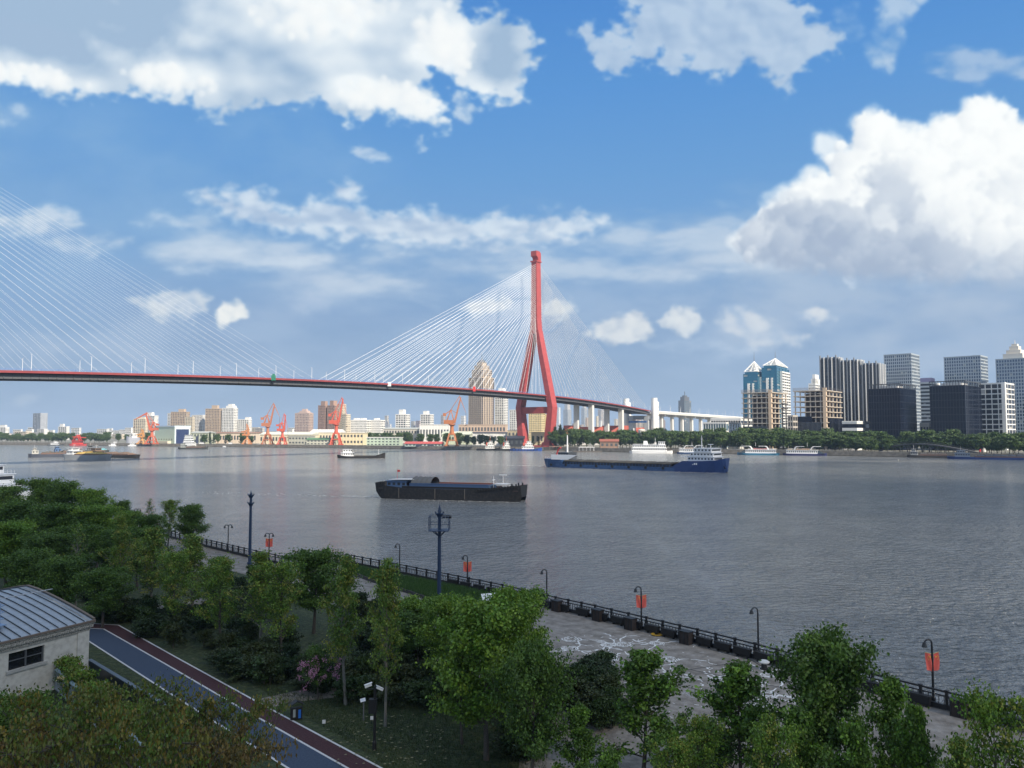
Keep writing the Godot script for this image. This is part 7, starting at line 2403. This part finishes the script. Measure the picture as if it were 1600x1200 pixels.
func build_trees() -> void:
	var bark := mottled("bark", 81, 0.8, 0.03, 4, [[0.2, 0.05, 0.042, 0.035], [0.8, 0.11, 0.098, 0.085]], 0.95)
	var pale := mottled("pale_bark", 82, 0.8, 0.03, 4, [[0.2, 0.13, 0.12, 0.10], [0.8, 0.22, 0.205, 0.175]], 0.95)
	# [column, depth, row of the top, crown width in metres, kind, name, label]
	var T := [
		[8, 118, 762, 7.0, "camphor0", "broadleaf_tree", ""], [62, 114, 750, 6.4, "camphor1", "broadleaf_tree", ""], [98, 110, 755, 6.6, "camphor2", "broadleaf_tree", ""], [140, 108, 766, 6.0, "green0", "broadleaf_tree", ""],
		[30, 98, 785, 7.0, "camphor2", "broadleaf_tree", ""], [88, 95, 790, 7.2, "camphor0", "broadleaf_tree", ""], [150, 96, 792, 6.4, "green1", "broadleaf_tree", ""], [198, 104, 800, 5.0, "green2", "broadleaf_tree", ""], [232, 102, 806, 4.6, "camphor1", "broadleaf_tree", ""],
		[10, 84, 818, 6.6, "green1", "broadleaf_tree", ""], [62, 82, 836, 5.6, "camphor1", "broadleaf_tree", ""], [118, 86, 822, 5.6, "camphor0", "broadleaf_tree", ""], [172, 86, 830, 5.2, "camphor2", "broadleaf_tree", ""], [215, 84, 826, 5.4, "camphor0", "broadleaf_tree", ""],
		[40, 72, 862, 5.4, "camphor2", "broadleaf_tree", ""], [100, 70, 872, 5.0, "camphor1", "broadleaf_tree", ""], [160, 68, 890, 4.6, "camphor0", "broadleaf_tree", ""],
		[118, 76, 818, 4.4, "sparse", "bare_branched_tree", "pale tree with bare spreading branches before the dark grove"],
		[185, 73, 800, 4.4, "ginkgo0", "ginkgo_tree", "slender ginkgo with a bare pole-like top beside the dark grove"],
		[238, 72, 818, 6.0, "ginkgo1", "ginkgo_tree", "olive ginkgo standing above the short footpath"],
		[300, 69, 828, 6.6, "ginkgo2", "ginkgo_tree", "broad olive ginkgo before the double-armed lamp"],
		[270, 66, 862, 4.8, "elm0", "young_elm", "young olive elm between the two olive ginkgos"],
		[345, 62, 872, 4.8, "elm1", "young_elm", "darker young elm beside the maroon track strip"],
		[405, 60, 856, 6.0, "ginkgo0", "ginkgo_tree", "yellow-green ginkgo before the blue signal mast"],
		[440, 58, 880, 4.8, "elm0", "young_elm", "yellow-green young elm beside the round dark camphor"],
		[490, 66, 862, 5.8, "camphor1", "camphor_tree", "round dark camphor at the end of the grass bed"],
		[540, 49, 860, 4.4, "ginkgo1", "ginkgo_tree", "ginkgo with thin pale trunk before the grass bed"],
		[602, 45.5, 862, 3.8, "ginkgo2", "ginkgo_tree", "tall slim ginkgo with pale trunk beside the camera pole"],
		[652, 58, 938, 5.0, "green1", "broadleaf_tree", "low bright green tree under the caged mast"], [628, 56, 958, 4.4, "camphor2", "broadleaf_tree", "low dark tree behind the slim ginkgo"],
		[705, 52, 934, 4.6, "green2", "broadleaf_tree", "yellowish green tree before the caged mast"],
		[760, 41, 942, 6.0, "green0", "broadleaf_tree", "largest bright green tree beside the lawn"],
		[806, 46, 926, 4.2, "green1", "broadleaf_tree", "bright green tree behind the largest one, next to the plaza"],
		[722, 43, 985, 3.4, "elm1", "broadleaf_tree", "small yellow-tinged tree against the largest green tree"],
		[830, 37, 1010, 3.6, "camphor0", "broadleaf_tree", "dark lower tree at the plaza's edge beside the hedge"],
		[1003, 38, 1010, 6.0, "tulip0", "tulip_tree", "spire-topped tree standing before the chalk drawings"],
		[1160, 36, 1026, 5.6, "tulip1", "tulip_tree", "spire-topped young tree below the white-capped bollard"],
		[1300, 34, 1000, 4.7, "camphor1", "broadleaf_tree", "tallest dense dark tree on the plaza"],
		[1400, 32, 1052, 4.0, "tulip2", "tulip_tree", "dark young tree leaning out beside the dense plaza tree"],
		[1440, 29, 1092, 3.2, "tulip0", "tulip_tree", "light green young tree below the last flagged lamp"],
		[1250, 31, 1095, 3.4, "tulip1", "tulip_tree", "low dark tree crowded under the dense plaza tree"],
		[1562, 27, 1086, 3.4, "elm0", "young_elm", "olive young tree at the end of the railing"],
		[1510, 26, 1140, 2.8, "ginkgo1", "young_elm", "thin olive sapling beside the olive young tree"],
		[1090, 33, 1120, 2.6, "elm1", "young_elm", "low olive bushy tree between the two spire-topped trees"],
		[905, 36, 1098, 3.4, "tulip2", "tulip_tree", "low dark tree beside the hedge at the plaza's edge"],
		[1062, 31, 1150, 2.8, "elm1", "young_elm", "low olive tree before the first spire-topped tree"],
		[1215, 29, 1130, 3.0, "elm0", "young_elm", "low olive tree before the dense plaza tree"],
		[1345, 28, 1120, 3.0, "tulip0", "tulip_tree", "low green tree in front of the dense plaza tree"],
		[955, 30, 1165, 2.6, "tulip1", "tulip_tree", "lowest young tree in front of the chalk drawings"],
		[232, 117, 778, 4.0, "sparse", "riverside_tree", "thin pale riverside tree, nearest the far lamps"], [262, 114, 782, 4.2, "elm1", "riverside_tree", "thin green riverside tree beside the railing"], [298, 110, 790, 5.0, "camphor2", "riverside_tree", "dark riverside tree hiding a flagged lamp"],
		[190, 112, 784, 3.4, "camphor2", "riverside_tree", "small dark tree beside the far lamps"],
		[70, 24, 1095, 4.4, "maple1", "maple_tree", "olive-brown maple before the pipe-railed fence"],
		[185, 25, 1085, 4.2, "maple1", "maple_tree", "brown-leaved maple in front of the rose fence"],
		[285, 26, 1092, 4.0, "maple0", "maple_tree", "brown-leaved maple overhanging the blue lane"],
		[372, 27, 1100, 3.2, "maple1", "maple_tree", "thin brown-leaved maple at the maroon strip's edge"],
		[15, 21, 1150, 4.0, "rust", "maple_tree", "rust-orange maple below the shed"],
		[120, 21, 1130, 4.2, "maple1", "maple_tree", "dark brown maple lowest before the fence"],
		[230, 21, 1140, 4.0, "maple0", "maple_tree", "brown maple lowest beside the blue lane"],
		[340, 22, 1150, 3.6, "rust", "maple_tree", "reddish brown maple beside the blue lane"],
		[20, 33, 1090, 4.0, "camphor0", "broadleaf_tree", "dark green tree under the brown maples by the shed"],
	]
	protos()
	var r := RandomNumberGenerator.new()
	r.seed = 4
	for e in T:
		var pos := on(e[0], e[1], PARK)
		var H: float = (at(e[0], e[2], e[1]).y - PARK) * 0.95
		var lab: String = e[6]
		var grp := ""
		if lab == "":
			lab = "bright green broadleaf tree in the dense grove behind the shed" if e[4].begins_with("green") else "dark broadleaf tree in the dense grove behind the shed"
			grp = "broadleaf grove behind the shed"
		var bk: Material = pale if (e[4].begins_with("ginkgo") or e[4] == "sparse") else bark
		plant(e[5], lab, "tree", grp, pos, H, e[3], P[e[4]], bk, r.randf() * TAU)
	# crape myrtle with pink blossom
	var mp := on(497, 50, PARK)
	var my := plant("crape_myrtle", "dark shrub with pale pink blossom beside the track", "shrub", "", mp, 2.9, 3.0, P["myrtle"], bark, 0.4)
	var bl := MB.new()
	bl.use_col = true
	for k in 34:
		var c := Vector3(r.randf_range(-1.3, 1.3), r.randf_range(1.0, 2.8), r.randf_range(-0.1, 1.2))
		for j in 26:
			bl.col = Color(0.50, 0.24, 0.38) * r.randf_range(0.7, 1.2)
			one_leaf(bl, c + Vector3(r.randfn(0, 0.09), r.randfn(0, 0.09), r.randfn(0, 0.09)), r, 0.07)
	part("blossom", bl.done(), leafy("leaf", 1, 1, 1, 0.55), my, true)
	# undergrowth
	var spots := []
	for q in [[150, 960, 240, 975, 26], [210, 960, 420, 1040, 42], [330, 1020, 480, 1070, 26], [470, 1060, 640, 1105, 24], [640, 1070, 870, 1110, 22], [560, 960, 640, 1030, 12], [600, 990, 700, 1060, 12], [870, 1055, 960, 1105, 18], [800, 1110, 850, 1190, 14], [1090, 1170, 1140, 1215, 8], [930, 1120, 1010, 1145, 8], [180, 975, 330, 1000, 12], [330, 900, 470, 960, 20], [20, 880, 180, 940, 30]]:
		for k in q[4]:
			spots.append(gp(r.randf_range(q[0], q[2]), r.randf_range(q[1], q[3]), PARK))
	var track := PackedVector2Array()
	for q in [[60, 966], [185, 975], [280, 1028], [574, 1187], [800, 1308], [640, 1330], [449, 1205], [227, 1064], [130, 1010]]:
		track.append(v2(gp(q[0], q[1], PARK)))
	for p in spots:
		if Geometry2D.is_point_in_polygon(v2(p), track):
			continue
		var k := r.randi() % 3
		plant("shrub", ["dark green shrub in the undergrowth of the park", "fresh green shrub in the undergrowth of the park", "olive green shrub in the undergrowth of the park"][k], "shrub", "undergrowth shrubs", p, r.randf_range(0.7, 1.7), r.randf_range(1.4, 2.8), P["shrub%d" % k], bark, r.randf() * TAU)
	# feathery hedge at the plaza's edge
	for k in 9:
		plant("hedge_shrub", "soft green hedge shrub at the plaza's edge", "shrub", "hedge at the plaza's edge", gp(868 + k * 10, 1088 + (k % 3) * 9, PARK), r.randf_range(1.2, 1.7), 2.2, P["shrub%d" % (k % 3)], bark, r.randf() * TAU)
	# roses on the garden fence
	var a := gp(-60, 1067, 4.3)
	var b := gp(58, 1041, 4.3)
	var c2 := gp(88, 1046, 4.3)
	var d2 := gp(222, 1163, 4.3)
	for k in 16:
		var p := a.lerp(b, k / 5.0) if k < 6 else c2.lerp(d2, (k - 6) / 9.0)
		p.y = PARK
		var ro := plant("rose_bush", "yellow-green rose bush climbing the pipe-railed fence", "shrub", "roses on the fence", p + Vector3(r.randf_range(-0.3, 0.3), 0, -0.5), r.randf_range(1.7, 2.3), 2.3, P["rose"], bark, r.randf() * TAU)
		if k % 2 == 0:
			var fm := MB.new()
			fm.use_col = true
			for f in 3:
				var cc := Vector3(r.randf_range(-0.8, 0.8), r.randf_range(1.1, 1.8), r.randf_range(0.3, 0.9))
				for j in 20:
					fm.col = [Color(0.6, 0.05, 0.12), Color(0.7, 0.55, 0.3), Color(0.65, 0.6, 0.5)][k / 2 % 3] * r.randf_range(0.8, 1.2)
					one_leaf(fm, cc + Vector3(r.randfn(0, 0.05), r.randfn(0, 0.05), r.randfn(0, 0.05)), r, 0.06)
			part("blossom", fm.done(), leafy("leaf", 1, 1, 1, 0.55), ro, true)

func build_far_bank() -> void:
	if P.is_empty():
		protos()
	var bark := mat(0.06, 0.05, 0.04, 0.95)
	var r := RandomNumberGenerator.new()
	r.seed = 14
	var spots := []
	# [from column, to column, step, how far behind the shore, height]
	for e in [[-10, 175, 6, 60, 11], [-5, 640, 17, 130, 12], [858, 1360, 10, 26, 13], [863, 1365, 11, 52, 15], [1000, 1640, 13, 42, 13], [1330, 1400, 9, 8, 9], [1530, 1650, 9, 22, 11], [1440, 1530, 12, 40, 14], [716, 790, 11, 24, 10], [560, 640, 13, 75, 12], [640, 720, 15, 70, 12], [300, 400, 19, 35, 11], [455, 480, 12, 30, 9]]:
		var x: float = e[0]
		while x < e[1]:
			spots.append([x + r.randf_range(-3, 3), float(e[3]) + r.randf_range(-7, 7), float(e[4]) * r.randf_range(0.8, 1.2)])
			x += float(e[2])
	for s in spots:
		var d: float = shore_depth(s[0]) + s[1]
		var pos := on(s[0], d, PARK)
		if absf(s[0] - 820) < 14 or absf(s[0] - 856) < 8:
			continue
		var up: bool = s[0] > 840
		plant("bank_tree", "leafy green tree in the belt along the far bank past the pylon" if up else "leafy green tree between the shipyard buildings", "tree", "trees along the far bank" if up else "trees in the shipyard", pos, s[2], s[2] * r.randf_range(0.75, 1.0), P["bank%d" % (r.randi() % 2)], bark, r.randf() * TAU)
	for e in [[868, 22], [875, 24], [881, 20], [890, 15], [897, 16], [904, 14], [832, 12], [842, 11], [1033, 17], [1040, 19], [1047, 16], [1064, 15], [328, 16], [334, 14], [352, 12], [376, 13]]:
		var d := shore_depth(e[0]) + 40.0
		plant("fir_tree", "dark pointed conifer beside the pylon foot" if e[0] < 920 and e[0] > 800 else ("dark pointed conifer under the viaduct" if e[0] > 920 else "dark pointed conifer before the long cream shed"), "tree", "conifers on the far bank", on(e[0], d, PARK), e[1], e[1] * 0.36, P["fir"], bark, r.randf() * TAU)
	# water tower beside the ferry
	var conc := mat(0.42, 0.38, 0.33, 0.85)
	var wt := thing("water_tower", "round-headed concrete water tower behind the white ferry", "tower", on(1003, 770, PARK))
	var m := MB.new()
	m.lathe([Vector2(2.4, 0), Vector2(1.9, 13.0), Vector2(2.1, 14.0)], 14)
	part("shaft", m.done(), conc, wt)
	m = MB.new()
	m.lathe([Vector2(2.1, 14.0), Vector2(3.4, 15.2), Vector2(3.5, 17.6), Vector2(2.9, 18.4), Vector2(0, 19.0)], 18)
	part("tank", m.done(), mat(0.55, 0.53, 0.48, 0.8), wt)
	# dark arched footbridge on the far promenade
	var ab := thing("arched_footbridge", "dark arched steel footbridge on the far promenade", "footbridge", on(1375, shore_depth(1375) + 8, PARK), along(on(1375, shore_depth(1375), 0), on(1530, shore_depth(1530), 0)))
	var L := on(1375, shore_depth(1375), 0).distance_to(on(1530, shore_depth(1530), 0))
	var st := mat(0.055, 0.058, 0.064, 0.6)
	var ar := MB.new()
	var dk := MB.new()
	var rl := MB.new()
	var n := 26
	for k in n:
		var fa := k / float(n)
		var fb := (k + 1.0) / n
		var ya := 1.0 + 6.0 * sin(PI * pow(fa, 0.75)) 
		var yb := 1.0 + 6.0 * sin(PI * pow(fb, 0.75))
		for z in [-2.2, 2.2]:
			ar.beam(Vector3(fa * L, ya, z), Vector3(fb * L, yb, z), 0.5, 0.9)
			rl.beam(Vector3(fa * L, ya + 1.6, z), Vector3(fb * L, yb + 1.6, z), 0.12, 0.12)
			rl.beam(Vector3(fa * L, ya, z), Vector3(fa * L, ya + 1.6, z), 0.12, 0.12)
			if k % 2 == 0:
				rl.beam(Vector3(fa * L, 0, z), Vector3(fa * L, ya, z), 0.35, 0.35)
		dk.beam(Vector3(fa * L, ya + 0.3, 0), Vector3(fb * L, yb + 0.3, 0), 4.2, 0.3)
	part("arch_rib", ar.done(), st, ab)
	part("walkway", dk.done(), mat(0.10, 0.10, 0.105, 0.8), ab)
	part("guard_rail", rl.done(), st, ab, true)
	# low white balustrade of the far promenade
	for k in 9:
		var x0 := 1100.0 + k * 34.0
		var p := on(x0, shore_depth(x0) + 2.5, PARK)
		var q := on(x0 + 33.0, shore_depth(x0 + 33.0) + 2.5, PARK)
		var o := thing("quay_balustrade", "grey balustrade section on the far quay above the tour boats", "railing", p, along(p, q), "far quay balustrade")
		var Ln := p.distance_to(q)
		slabbox("rail", o, Vector3(0, 1.0, -0.1), Vector3(Ln, 1.2, 0.1), mat(0.3, 0.3, 0.3, 0.8))
		var ps := MB.new()
		for j in int(Ln / 2.0):
			ps.box(Vector3(j * 2.0, 0, -0.1), Vector3(j * 2.0 + 0.2, 1.0, 0.1))
		part("post", ps.done(), mat(0.3, 0.3, 0.3, 0.8), o, true)
